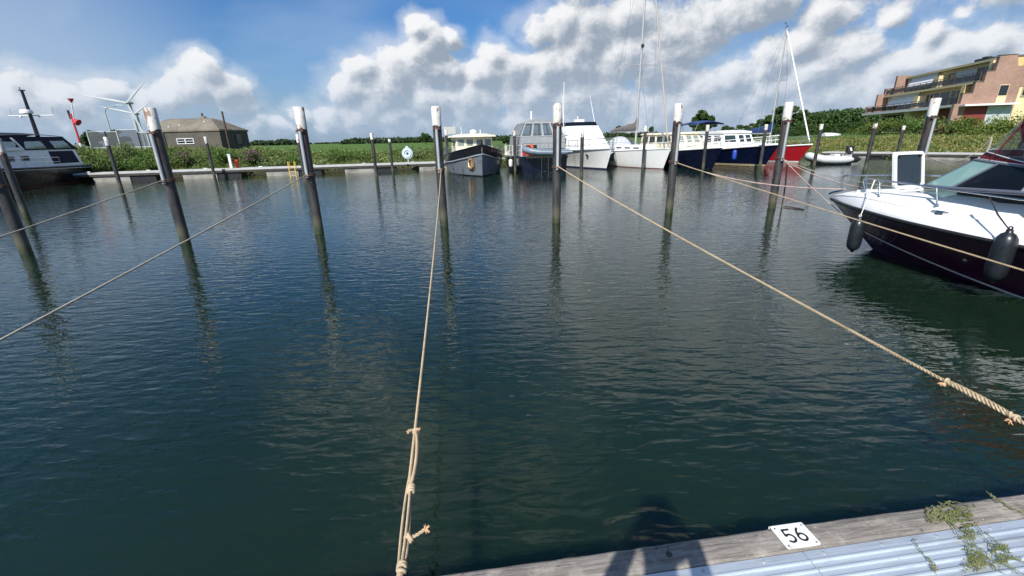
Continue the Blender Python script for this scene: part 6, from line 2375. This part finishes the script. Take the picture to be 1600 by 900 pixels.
for i in (1, 2, 3, 5, 6, 7):
    k.tube([base[i], top[i]], 0.02 if i in (2, 6) else 0.016, 6)
wsf = k.build('windscreen', WSF, mbt, smooth=50)
for i in range(len(base) - 1):
    k = MB()
    k.slab([base[i + 1], base[i], top[i], top[i + 1]], 0.006)
    k.build('pane', M['glass_green'] if i in (2, 3, 4, 5) else M['glass_dark'], wsf)
# cockpit: dark upholstery, dashboard, wheel
k = MB()
k.prism([(X(2.3), -0.5), (X(2.3), 0.5), (X(2.9), 0.72), (X(5.7), 0.8), (X(5.7), -0.8), (X(2.9), -0.72)][::-1], 1.08, 1.215)
k.build('cockpit_trim', pm('dark_cockpit_vinyl', (0.03, 0.035, 0.045), 0.6, var=0.2), mbt, recalc=True)
k = MB()
k.rbox((X(4.3), 0.4, 1.42), (0.5, 0.55, 0.5), 0.1)
k.rbox((X(4.3), -0.4, 1.42), (0.5, 0.55, 0.5), 0.1)
k.build('helm_seat', pm('pale_seat_vinyl', (0.55, 0.55, 0.53), 0.6), mbt)
k = MB()
k.hexa([(X(3.3), -0.6, 1.2), (X(2.9), -0.6, 1.2), (X(2.9), 0.6, 1.2), (X(3.3), 0.6, 1.2), (X(3.25), -0.55, 1.3), (X(2.95), -0.5, 1.28), (X(2.95), 0.5, 1.28), (X(3.25), 0.55, 1.3)])
k.build('dashboard', M['rubber'], mbt, recalc=True)
k = MB()
k.torus((X(3.42), 0.42, 1.36), 0.13, 0.012, ax=(-1, 0, 0.5))
for a in range(3):
    an = 2.09 * a + 0.5
    k.tube([(X(3.42), 0.42, 1.36), (X(3.42) + 0.055 * math.sin(an), 0.42 + 0.13 * math.cos(an), 1.36 + 0.115 * math.sin(an))], 0.008, 5)
k.build('steering_wheel', M['steel'], mbt, smooth=60)
# canopy: clear front and sides with wine-red canvas edges, red roof
def arch(d, hw, z0, h, n=12, p=0.8):
    return [np.array((X(d) + 0.0, hw * math.copysign(abs(math.cos(a)) ** p, math.cos(a)), z0 + h * math.sin(a) ** 0.85)) for a in np.linspace(0, math.pi, n + 1)]
def resample(P, m):
    P = np.array(P)
    s = np.concatenate([[0], np.cumsum(np.linalg.norm(np.diff(P, axis=0), axis=1))])
    u = np.linspace(0, s[-1], m)
    return [np.array([np.interp(x, s, P[:, i]) for i in range(3)]) for x in u]
front = resample([p + np.array([0, 0, 0.012]) for p in top[1:-1]], 13)
a1 = [np.array((p[0] + 0.0, p[1], p[2])) for p in arch(2.92, 0.86, 1.53, 0.72)]
for i in range(13):       # the front bow rakes forward at the top
    a1[i][0] += 0.18 * math.sin(math.pi * i / 12) - 0.25 * (1 - math.sin(math.pi * i / 12))
a2 = arch(5.3, 0.88, 1.50, 0.72)
def strip(A, B, u0, u1, m=5):
    return [[lerp(a, b, u0 + (u1 - u0) * j / m) for a, b in zip(A, B)] for j in range(m + 1)]
k = MB()
k.loft(strip(front, a1, 0.16, 0.86))
cvw = k.build('canopy_front_window', M['glass_clear'], mbt, smooth=60)
k = MB()
k.loft(strip(front, a1, 0.0, 0.16, 2))
k.loft(strip(front, a1, 0.86, 1.0, 2))
k.loft(strip(a1, a2, 0.0, 0.06, 2))
R = strip(a1, a2, 0.06, 1.0, 6)
k.loft([r[4:9] for r in R])
k.loft([r[:2] for r in R])
k.loft([r[-2:] for r in R])
can = k.build('canopy', M['canvas_red'], mbt, smooth=60)
k = MB()
k.loft([r[1:5] for r in R])
k.loft([r[8:12] for r in R])
k.build('canopy_side_window', M['glass_clear'], can, smooth=60)
for A, B, u in ((front, a1, 0.003), (front, a1, 0.165), (a1, a2, 0.0)):
    k = MB()
    k.tube([lerp(a, b, u) + np.array([0.0, 0, 0.008]) for a, b in zip(A, B)], 0.007, 6)
    k.build('piping', M['white'], can, smooth=60)
for i in (3, 9):
    k = MB()
    k.tube([lerp(front[i], a1[i], u) + np.array([0.004, 0, 0.008]) for u in np.linspace(0, 1, 6)], 0.008, 6)
    k.build('zip', M['canvas_red'], can)

# fenders on the motorboat
def hang(label, px, py, lat, h, r, tie, m=None):
    p = bl(px, py, lat)
    t = thing('fender', label, 'fender', (p[0], p[1], p[2] - h), 0.3, 'fenders on the motorboat')
    k = MB()
    k.lathe([(0.018, -0.03), (0.03, 0.0), (r * 0.62, 0.035 * h), (r * 0.9, 0.12 * h), (r, 0.25 * h), (r, 0.75 * h), (r * 0.9, 0.88 * h), (r * 0.62, 0.965 * h), (0.035, h), (0.03, h + 0.035)], n=24)
    k.build('body', M['fender'], t, smooth=60)
    k = MB()
    b = np.array([p[0], p[1], p[2] - h])
    for (o1, o2) in ((0.0, 0.0), (0.02, 0.012)):
        k.tube([np.array((0, 0, h + 0.02)), (np.array(tie) - b) * 0.5 + np.array((0, 0, h)) * 0.5 + np.array((o1, o1, -0.01)), np.array(tie) - b + np.array((o2, 0, 0))], 0.0065, 6)
    k.torus((0, 0, h + 0.05), 0.016, 0.008, ax=(1, 0.3, 0.2), n=10, m=6)
    k.build('lanyard', m or ROPE_W, t, smooth=60)
    return t
WROPE = pm('white_fender_line', (0.62, 0.60, 0.55), 0.9, var=0.15, vs=40)
hang('dark round-ended fender hanging by white line at the motorboat bow', 1343, 342, 0.90, 0.52, 0.10, mw(1.28, 0.52, 1.235), WROPE)
hang('larger dark fender on black line further aft on the motorboat', 1577, 363, 1.24, 0.58, 0.106, mw(3.05, 0.93, 1.19), M['rubber'])

# ------------------------------------------------------------------ ropes
def proj(p):
    q = np.array(p) - CAM
    z = q @ _fw
    return 800 + FPX * (q @ _r) / z, 450 - FPX * (q @ _u) / z

def rope_mat(name, c1, c2):
    m = pm(name, c1, 0.9, var=0.18, vs=24, dirt=c2, dirt_lo=0.5, dirt_hi=0.72, ds=7, bump=0.0015, bs=260)
    return m
ROPE = rope_mat('tan_laid_rope', (0.47, 0.365, 0.235), (0.30, 0.215, 0.13))
ROPE_P = rope_mat('pinkish_laid_rope', (0.58, 0.42, 0.36), (0.42, 0.28, 0.22))
ROPE_G = rope_mat('grey_tan_rope', (0.42, 0.38, 0.31), (0.28, 0.24, 0.19))
FRAY = pm('frayed_orange_rope_end', (0.62, 0.36, 0.20), 0.95, var=0.25, vs=40)

def arclen(P):
    return np.concatenate([[0], np.cumsum(np.linalg.norm(np.diff(P, axis=0), axis=1))])

def laid(mb, path, R, pitch=None, seg=8, sides=6):
    """three-strand laid rope along a path"""
    P = np.array(path, float)
    s = arclen(P)
    pitch = pitch or R * 6.4
    m = max(4, int(s[-1] / pitch * seg))
    u = np.linspace(0, s[-1], m)
    Q = np.stack([np.interp(u, s, P[:, i]) for i in range(3)], 1)
    T = np.gradient(Q, axis=0)
    T /= np.linalg.norm(T, axis=1)[:, None]
    A = np.cross(T, np.array([0, 0, 1.0]))
    A /= np.linalg.norm(A, axis=1)[:, None] + 1e-9
    B = np.cross(T, A)
    for k in range(3):
        a = 2 * np.pi * (u / pitch + k / 3)
        D = np.cos(a)[:, None] * A + np.sin(a)[:, None] * B
        C = Q + D * R * 0.52
        E = -np.sin(a)[:, None] * A + np.cos(a)[:, None] * B
        vs = []
        for j in range(sides):
            b = 2 * np.pi * j / sides
            vs.append(C + (np.cos(b) * D + np.sin(b) * E) * R * 0.56)
        V = np.stack(vs, 1).reshape(-1, 3)
        base = len(mb.v)
        mb.v.extend(map(tuple, V.tolist()))
        for i in range(m - 1):
            for j in range(sides):
                a0 = base + i * sides
                mb.f.append((a0 + j, a0 + (j + 1) % sides, a0 + sides + (j + 1) % sides, a0 + sides + j))
        mb.f.append(tuple(base + j for j in range(sides - 1, -1, -1)))
        mb.f.append(tuple(base + (m - 1) * sides + j for j in range(sides)))

def t_at_row(P, row):
    """index along the path where it is seen at photo row 'row'"""
    r = np.array([proj(p)[1] for p in P])
    return int(np.argmin(np.abs(r - row)))

def knot(mb, p, tdir, R, turns=3, size=1.6):
    t = np.array(tdir, float)
    t /= np.linalg.norm(t)
    for i in range(turns):
        ax = t + np.array([random.uniform(-.5, .5), random.uniform(-.3, .3), random.uniform(-.5, .5)])
        mb.torus(np.array(p) + t * R * 1.5 * (i - (turns - 1) / 2), R * size, R * 0.85, ax=ax, n=14, m=7)

def mooring(name, label, P, R, mat, group='mooring ropes', twisted=True):
    k = MB()
    if twisted:
        laid(k, P, R)
    else:
        k.tube(P, R, 6)
    o = k.build(name, mat, smooth=60)
    return tag(o, label, 'rope', group)

RING = {1: (-7.09, 9.28, 1.36), 2: (-4.53, 10.0, 1.32), 3: (-1.60, 10.66, 1.37), 4: (1.15, 10.66, 1.36), 5: (4.32, 11.68, 1.32), 6: (7.36, 12.13, 1.31)}
def dockpt(x, z=0.54):
    return np.array([x, 1.18 + 0.126 * (x + 0.26) - 0.03, z])
# lines to the jetty
o = mooring('mooring_rope', 'long tan mooring rope from the seventh pile to the jetty', sag(RING[1], dockpt(-5.55), 0.03, 40), 0.010, ROPE_G)
o = mooring('mooring_rope', 'long tan mooring rope from the sixth pile to the jetty', sag(RING[2], dockpt(-3.45), 0.02, 40), 0.010, ROPE_G)
# knotted rope straight out from the jetty
P = sag(RING[3], dockpt(-0.425, 0.53), 0.10, 400)
i1, i2, i3 = t_at_row(P, 672), t_at_row(P, 768), t_at_row(P, 838)
R0 = 0.0085
o = mooring('mooring_rope', 'knotted tan mooring rope running straight out from the jetty kerb to the fifth pile', P[:i2], R0, ROPE)
side = -np.cross(P[-1] - P[0], (0, 0, 1.0))
side /= np.linalg.norm(side)
k = MB()
bow_ = np.sin(np.linspace(0, np.pi, i2 - i1 + 1))[:, None] ** 0.5
laid(k, P[i1:i2 + 1] + side * 0.021 * bow_ + np.array([0, 0, 0.004]), R0)
k.build('doubled_tail', ROPE, o, smooth=60)
k = MB()
tail = P[i2 - 4:]
w = np.sin(np.linspace(0, np.pi, len(tail)))[:, None] ** 0.6
laid(k, tail - side * 0.010 * w, R0 * 0.72)
laid(k, tail + side * 0.010 * w + np.array([0, 0, 0.006]) * w, R0 * 0.72)
laid(k, tail + side * 0.026 * w * np.linspace(0.2, 1.1, len(tail))[:, None] + np.array([0, 0, -0.006]) * w, R0 * 0.72)
k.build('lashing', ROPE_W, o, smooth=60)
k = MB()
knot(k, P[i1] + side * 0.004, P[i1 + 1] - P[i1], 0.0075, 2, 1.7)
laid(k, [P[i1], P[i1] - side * 0.015 + (0, 0, 0.012), P[i1] - side * 0.032 + (0, -0.01, 0.006)], 0.008)
k.build('knot', ROPE, o, smooth=60)
k = MB()
for dx, dz in ((-0.034, 0.004), (0.016, 0.012)):
    c0 = P[i1] + side * dx + np.array([0, 0, dz])
    for j in range(14):
        e = c0 + np.array([random.gauss(0, .006), random.gauss(0, .008), random.gauss(0, .006)])
        k.tube([c0, e], [0.004, 0.001], 4)
k.build('frayed_end', FRAY, o)
k = MB()
knot(k, P[i2] + side * 0.010, P[i2 + 1] - P[i2], 0.0085, 3, 1.5)
k.build('knot', ROPE, o, smooth=60)
k = MB()
knot(k, P[i3] + side * 0.022, np.array((0.6, 0.5, 0.4)), 0.008, 2, 1.8)
laid(k, [P[i3] + side * 0.026, P[i3] + side * 0.055 + (0, 0.0, 0.012), P[i3] + side * 0.085 + (0, 0.012, 0.022)], 0.007)
k.build('knot', ROPE, o, smooth=60)
k = MB()
c0 = P[i3] + side * 0.085 + np.array([0, 0.012, 0.022])
for j in range(20):
    e = c0 + side * random.uniform(0, .016) + np.array([random.gauss(0, .008), random.gauss(0, .01), random.gauss(0, .007)])
    k.tube([c0, e], [0.004, 0.001], 4)
k.build('frayed_end', FRAY, o)
i4 = t_at_row(P, 884)
k = MB()
knot(k, P[i4] + side * 0.006, P[-1] - P[-5], 0.0075, 3, 1.9)
k.build('knot', ROPE_W, o, smooth=60)
# rope with double end to the right
P = sag(RING[4], dockpt(2.68, 0.53), 0.05, 400)
j1 = int(np.argmin([abs(proj(p)[0] - 1478) for p in P]))
j2 = int(np.argmin([abs(proj(p)[0] - 1578) for p in P]))
o = mooring('mooring_rope', 'knotted tan mooring rope from the fourth pile slanting in to the jetty', P, 0.0105, ROPE)
side = np.cross(P[-1] - P[0], (0, 0, 1.0))
side /= np.linalg.norm(side)
k = MB()
w = np.sin(np.linspace(0, np.pi, j2 - j1 + 1))[:, None] ** 0.4
laid(k, P[j1:j2 + 1] - side * 0.021 * w + np.array([0, 0, 0.006]) * w, 0.0105)
k.build('doubled_tail', ROPE, o, smooth=60)
for jj, nt in ((j1, 1), (j2, 3)):
    k = MB()
    knot(k, P[jj] - side * 0.008, P[jj + 1] - P[jj], 0.0085, nt, 1.7)
    k.build('knot', ROPE, o, smooth=60)
    k = MB()
    for j in range(26):
        c0 = P[jj] + side * (0.012 if jj == j1 else 0.02) - np.array([0, 0, 0.012])
        e = c0 + side * random.uniform(-.004, .012) + np.array([random.gauss(0, .009), random.gauss(0, .009), random.gauss(-.006, .007)])
        k.tube([c0, e], [0.0045, 0.0015], 4)
    k.build('frayed_end', FRAY, o)
# third pile: one line to the jetty, one to the motorboat bow
mooring('mooring_rope', 'tan mooring rope from the third pile passing before the motorboat fenders to the jetty', sag(RING[5], dockpt(5.1), 0.03, 60), 0.0095, ROPE)
mooring('mooring_rope', 'pinkish mooring rope sagging from the third pile to the motorboat bow', sag(RING[5], mw(0.3, 0.05, 0.98), 0.16, 50), 0.010, ROPE_P, twisted=False)
# second pile: lines to the motorboat
mooring('mooring_rope', 'pinkish mooring rope from the second pile to the motorboat bow rail', sag(RING[6], mw(0.5, -0.2, 1.0), 0.10, 40), 0.009, ROPE_P, twisted=False)
mooring('mooring_rope', 'thin mooring rope from the second pile to the motorboat foredeck', sag(RING[6], mw(1.5, -0.6, 1.04), 0.16, 40), 0.008, ROPE_G, twisted=False)
mooring('mooring_rope', 'slack mooring line from the second pile down to the motorboat stem', sag(RING[6], mw(0.25, 0.02, 0.55), 0.03, 30), 0.008, ROPE_P, twisted=False)
# a dark hose-like line trailing from the second pile into the water
a0 = aty(1230, 257, 12.1)
b0 = atz(1222, 322, 0.02)
c0 = atz(1256, 327, 0.012)
mooring('trailing_line', 'dark weedy line hanging from the second pile into the water', np.array([a0, lerp(a0, b0, 0.5) + (0.02, 0, 0), b0, lerp(b0, c0, 0.4) + (0, 0, 0.01), c0]), 0.02, M['timber_dark'], twisted=False)
# first pile: line to the motorboat, and one to the stake on the bank
p8 = np.array([10.95, 11.93, 1.32])
mooring('mooring_rope', 'tan mooring rope from the first pile to the motorboat windscreen', sag(p8, mw(2.4, -0.8, 1.25), 0.06, 30), 0.009, ROPE, twisted=False)
stk = aty(1543, 222, 25.8)
mooring('mooring_rope', 'thin rope from the first pile to the wooden stake on the bank', sag(p8 + np.array([0.1, 0.15, 0]), stk, 0.5, 40), 0.010, ROPE_G, twisted=False)
# cleats on the jetty where the ropes end
for x, wh in ((-5.55, 'seventh pile'), (-3.45, 'sixth pile'), (-0.43, 'fifth pile'), (2.68, 'fourth pile'), (5.1, 'third pile')):
    q = dockpt(x, 0.5)
    u = (q - dO) @ dx_
    k = MB()
    k.box((u, -0.16, 0.03), (0.05, 0.05, 0.07))
    k.tube([(u - 0.1, -0.16, 0.065), (u - 0.04, -0.16, 0.072), (u + 0.04, -0.16, 0.072), (u + 0.1, -0.16, 0.065)], [0.008, 0.014, 0.014, 0.008], 8)
    k.build('cleat', M['galv'], jetty, smooth=40)
    rp_ = MB()
    laid(rp_, [q + np.array([0, 0, 0.04]), dk(u, -0.10, 0.03), dk(u, -0.15, 0.04)], 0.0095)
    r_ = rp_.build('rope_tail', ROPE, smooth=60)
    tag(r_, 'short rope tail on the jetty cleat, end of the rope from the ' + wh, 'rope', 'rope tails on the jetty cleats')

# ------------------------------------------------------------------ washed-up water weed on the jetty
WEED = pm('drying_water_weed', (0.115, 0.135, 0.035), 0.75, var=0.35, vs=30, dirt=(0.20, 0.19, 0.09), dirt_lo=0.45, dirt_hi=0.65, ds=12)
def weed(label, strands, name='water_weed'):
    """strands: lists of photo pixels on the jetty surface"""
    k = MB()
    base = atz(*strands[0][0], 0.505)
    for st in strands:
        n = 14
        px = np.interp(np.linspace(0, 1, n), np.linspace(0, 1, len(st)), [p[0] for p in st])
        py = np.interp(np.linspace(0, 1, n), np.linspace(0, 1, len(st)), [p[1] for p in st])
        P = []
        for i, (a, b) in enumerate(zip(px, py)):
            q = atz(a, b, 0.507) + np.array([random.gauss(0, 0.0035), random.gauss(0, 0.0035), abs(random.gauss(0, 0.003))])
            P.append(q - base)
        P = np.array(P)
        k.tube(P, np.linspace(0.0017, 0.0009, n), 5)
        for i in range(1, n):
            for _ in range(2):
                d = np.array([random.gauss(0, 1), random.gauss(0, 1), abs(random.gauss(0, 0.35))])
                d = d / np.linalg.norm(d) * random.uniform(0.003, 0.009)
                s = np.cross(d, (0, 0, 1.0))
                s = s / (np.linalg.norm(s) + 1e-9) * 0.0012
                k.add([P[i] - s, P[i] + s, P[i] + d * 0.6 + s * 1.3, P[i] + d, P[i] + d * 0.6 - s * 1.3], [(0, 1, 2, 3, 4)])
    o = k.build(name, WEED)
    o.location = tuple(base)
    return tag(o, label, 'water weed')
def tangle(cx, cy, w, h, n, a=0.0):
    out = []
    for _ in range(n):
        x, y = cx + random.gauss(0, w * 0.4), cy + random.gauss(0, h * 0.4)
        an = random.uniform(0, 6.28)
        pts = [(x, y)]
        for i in range(4):
            an += random.gauss(0, 0.9)
            x += math.cos(an) * random.uniform(4, 13)
            y += math.sin(an) * random.uniform(3, 9)
            pts.append((min(max(x, cx - w), cx + w), min(max(y, cy - h), cy + h)))
        out.append(pts)
    return out
weed('tangled green water weed draped over the timber kerb', tangle(1490, 800, 36, 15, 18) + tangle(1468, 806, 20, 12, 9) + [[(1455, 790), (1462, 802), (1452, 818)], [(1480, 785), (1500, 800), (1520, 805)]])
weed('long stalks of green water weed trailing over the aluminium deck', [[(1478, 812), (1500, 838), (1530, 868), (1560, 895)], [(1486, 818), (1515, 842), (1545, 868), (1566, 893)], [(1525, 822), (1548, 850), (1562, 880), (1600, 898)], [(1540, 830), (1570, 862), (1600, 880)], [(1570, 850), (1568, 874), (1590, 898)]] + tangle(1530, 874, 22, 20, 17) + tangle(1572, 864, 22, 16, 8) + tangle(1520, 830, 22, 12, 7))
weed('single thin stalk of water weed lying on the aluminium deck', [[(1428, 840), (1436, 858), (1450, 874), (1462, 896)], [(1458, 884), (1463, 893)], [(1450, 872), (1458, 880), (1462, 886)]])
weed('sprig of water weed hanging over the kerb edge beyond the tangle', [[(1538, 766), (1550, 776), (1575, 790), (1605, 806)], [(1548, 774), (1558, 786)], [(1560, 780), (1580, 796), (1600, 800)]])
# small crumbs on the kerb and deck
k = MB()
for i in range(60):
    p = atz(random.uniform(1100, 1600), 0, 0.503) if False else dk(random.uniform(0.8, 2.6), random.uniform(-0.5, -0.005), 0.003)
    s = random.uniform(0.001, 0.0026)
    k.lathe([(0.0, -s * 0.4), (s, 0), (s * 0.6, s * 0.5)], p, 5)
struct(k.build('debris_crumbs', pm('pale_debris', (0.5, 0.46, 0.36), 0.9)), 'stuff')

# ------------------------------------------------------------------ the photographer, standing on the jetty behind the phone
px0, py0, pz0 = -0.10, -0.40, 0.505
person = thing('person', 'person in dark jacket standing on the jetty holding up a phone', 'person', (px0, py0, pz0))
def skin_body():
    J = {'pelvis': (0, 0, 0.96, .15, .12), 'waist': (0, 0.01, 1.10, .175, .13), 'chest': (0, 0.0, 1.31, .20, .14), 'neckb': (0, 0, 1.45, .075, .07), 'neck': (0, 0.02, 1.53, .055, .058),
         'head1': (0, 0.035, 1.60, .07, .085), 'head2': (0, 0.035, 1.69, .082, .10), 'head3': (0, 0.03, 1.765, .06, .075),
         'shl': (-.19, 0, 1.44, .085, .075), 'ell': (-.22, 0.08, 1.14, .058, .055), 'wrl': (-.02, 0.29, 1.40, .03, .034), 'hal': (0.025, 0.345, 1.46, .034, .02),
         'shr': (.19, 0, 1.44, .085, .075), 'elr': (.26, 0.08, 1.14, .058, .055), 'wrr': (.22, 0.29, 1.40, .03, .034), 'har': (0.185, 0.345, 1.46, .034, .02),
         'hipl': (-.09, 0, 0.90, .095, .10), 'knl': (-.10, 0.02, 0.50, .062, .065), 'anl': (-.11, 0, 0.09, .042, .045), 'tol': (-.13, 0.17, 0.035, .042, .026),
         'hipr': (.09, 0, 0.90, .095, .10), 'knr': (.10, 0.02, 0.50, .062, .065), 'anr': (.11, 0, 0.09, .042, .045), 'tor': (.14, 0.17, 0.035, .042, .026)}
    E_ = [('pelvis', 'waist'), ('waist', 'chest'), ('chest', 'neckb'), ('neckb', 'neck'), ('neck', 'head1'), ('head1', 'head2'), ('head2', 'head3'), ('chest', 'shl'), ('shl', 'ell'), ('ell', 'wrl'), ('wrl', 'hal'),
          ('chest', 'shr'), ('shr', 'elr'), ('elr', 'wrr'), ('wrr', 'har'), ('pelvis', 'hipl'), ('hipl', 'knl'), ('knl', 'anl'), ('anl', 'tol'), ('pelvis', 'hipr'), ('hipr', 'knr'), ('knr', 'anr'), ('anr', 'tor')]
    keys = list(J)
    me = bpy.data.meshes.new('body')
    me.from_pydata([J[k][:3] for k in keys], [(keys.index(a), keys.index(b)) for a, b in E_], [])
    o = bpy.data.objects.new('body', me)
    COL.objects.link(o)
    o.parent = person
    sk = o.modifiers.new('skin', 'SKIN')
    for i, kx in enumerate(keys):
        me.skin_vertices[0].data[i].radius = J[kx][3:]
        me.skin_vertices[0].data[i].use_root = kx == 'pelvis'
    sk.use_smooth_shade = True
    ss = o.modifiers.new('sub', 'SUBSURF')
    ss.levels = ss.render_levels = 2
    m = bpy.data.materials.new('jacket_and_jeans')
    m.use_nodes = True
    N = NT(m.node_tree)
    b = m.node_tree.nodes['Principled BSDF']
    tc = N.n('ShaderNodeTexCoord')
    sp_ = N.n('ShaderNodeSeparateXYZ')
    N.link(tc.outputs['Object'], sp_.inputs[0])
    c = N.mix(N.maprange(sp_.outputs[2], 0.985, 0.99), (0.03, 0.045, 0.085), (0.022, 0.025, 0.03))
    c = N.mix(N.maprange(sp_.outputs[2], 1.495, 1.50), c, (0.52, 0.33, 0.25))
    c = N.mix(N.maprange(sp_.outputs[2], 0.085, 0.08), c, (0.05, 0.045, 0.04))
    hand = N.math('MULTIPLY', N.maprange(sp_.outputs[1], 0.275, 0.28), N.maprange(sp_.outputs[2], 1.0, 1.01))
    c = N.mix(hand, c, (0.52, 0.33, 0.25))
    n_ = N.noise(tc.outputs['Object'], 20, 4.0)
    N.link(N.mix(N.maprange(n_, 0.4, 0.7, 0, 0.3), c, (0.05, 0.05, 0.05)), b.inputs['Base Color'])
    b.inputs['Roughness'].default_value = 0.8
    me.materials.append(m)
    return o, m
body, bmat = skin_body()
# fingers closing round the phone from both sides
SKIN = pm('hand_skin', (0.52, 0.33, 0.25), 0.55, var=0.08)
for sd, hx in ((-1, 0.025), (1, 0.185)):
    for f in range(4):
        k = MB()
        z = 1.435 + f * 0.019
        k.tube([(hx, 0.345, z), (hx + sd * 0.012, 0.372, z + 0.004), (hx - sd * 0.006, 0.386, z + 0.006), (hx - sd * (0.022 + 0.004 * (f % 2)), 0.382, z + 0.006)], [0.0095, 0.009, 0.0085, 0.006], 8)
        k.build('finger', SKIN, person, smooth=60)
    k = MB()
    k.tube([(hx, 0.335, 1.45), (hx - sd * 0.012, 0.345, 1.485), (hx - sd * 0.028, 0.352, 1.503)], [0.012, 0.0105, 0.007], 8)
    k.build('thumb', SKIN, person, smooth=60)
k = MB()
hr = [(0.002, 0.135), (0.06, 0.125), (0.095, 0.085), (0.104, 0.03), (0.10, -0.03)]
k.lathe([(r, h) for r, h in hr[::-1]], (0, 0.015, 1.70), 18)
k.build('hair', pm('brown_hair', (0.06, 0.04, 0.025), 0.7, var=0.3, vs=30), person, smooth=60)
k = MB()
k.lathe([(0.012, 0), (0.006, 0.02)], (0, 0.13, 1.645), 8, ax=(0, 1, -0.3))
for sd in (-1, 1):
    k.lathe([(0.024, 0), (0.02, 0.012)], (sd * 0.082, 0.03, 1.66), 10, ax=(sd, 0, 0))
k.build('nose_and_ears', SKIN, person, smooth=60)
phone = thing('smartphone', 'dark smartphone held upright by the person on the jetty', 'phone', tuple(CAM - _fw * 0.022 - _r * 0.0 + np.array([0.0, 0, 0])))
k = MB()
k.box((0, 0, 0), (0.150, 0.075, 0.008), ax=(_r, _u, -_fw))
k.build('case', M['rubber'], phone)
k = MB()
k.box(tuple(-_fw * 0.0045), (0.142, 0.067, 0.0006), ax=(_r, _u, -_fw))
k.build('screen', M['glass_dark'], phone)
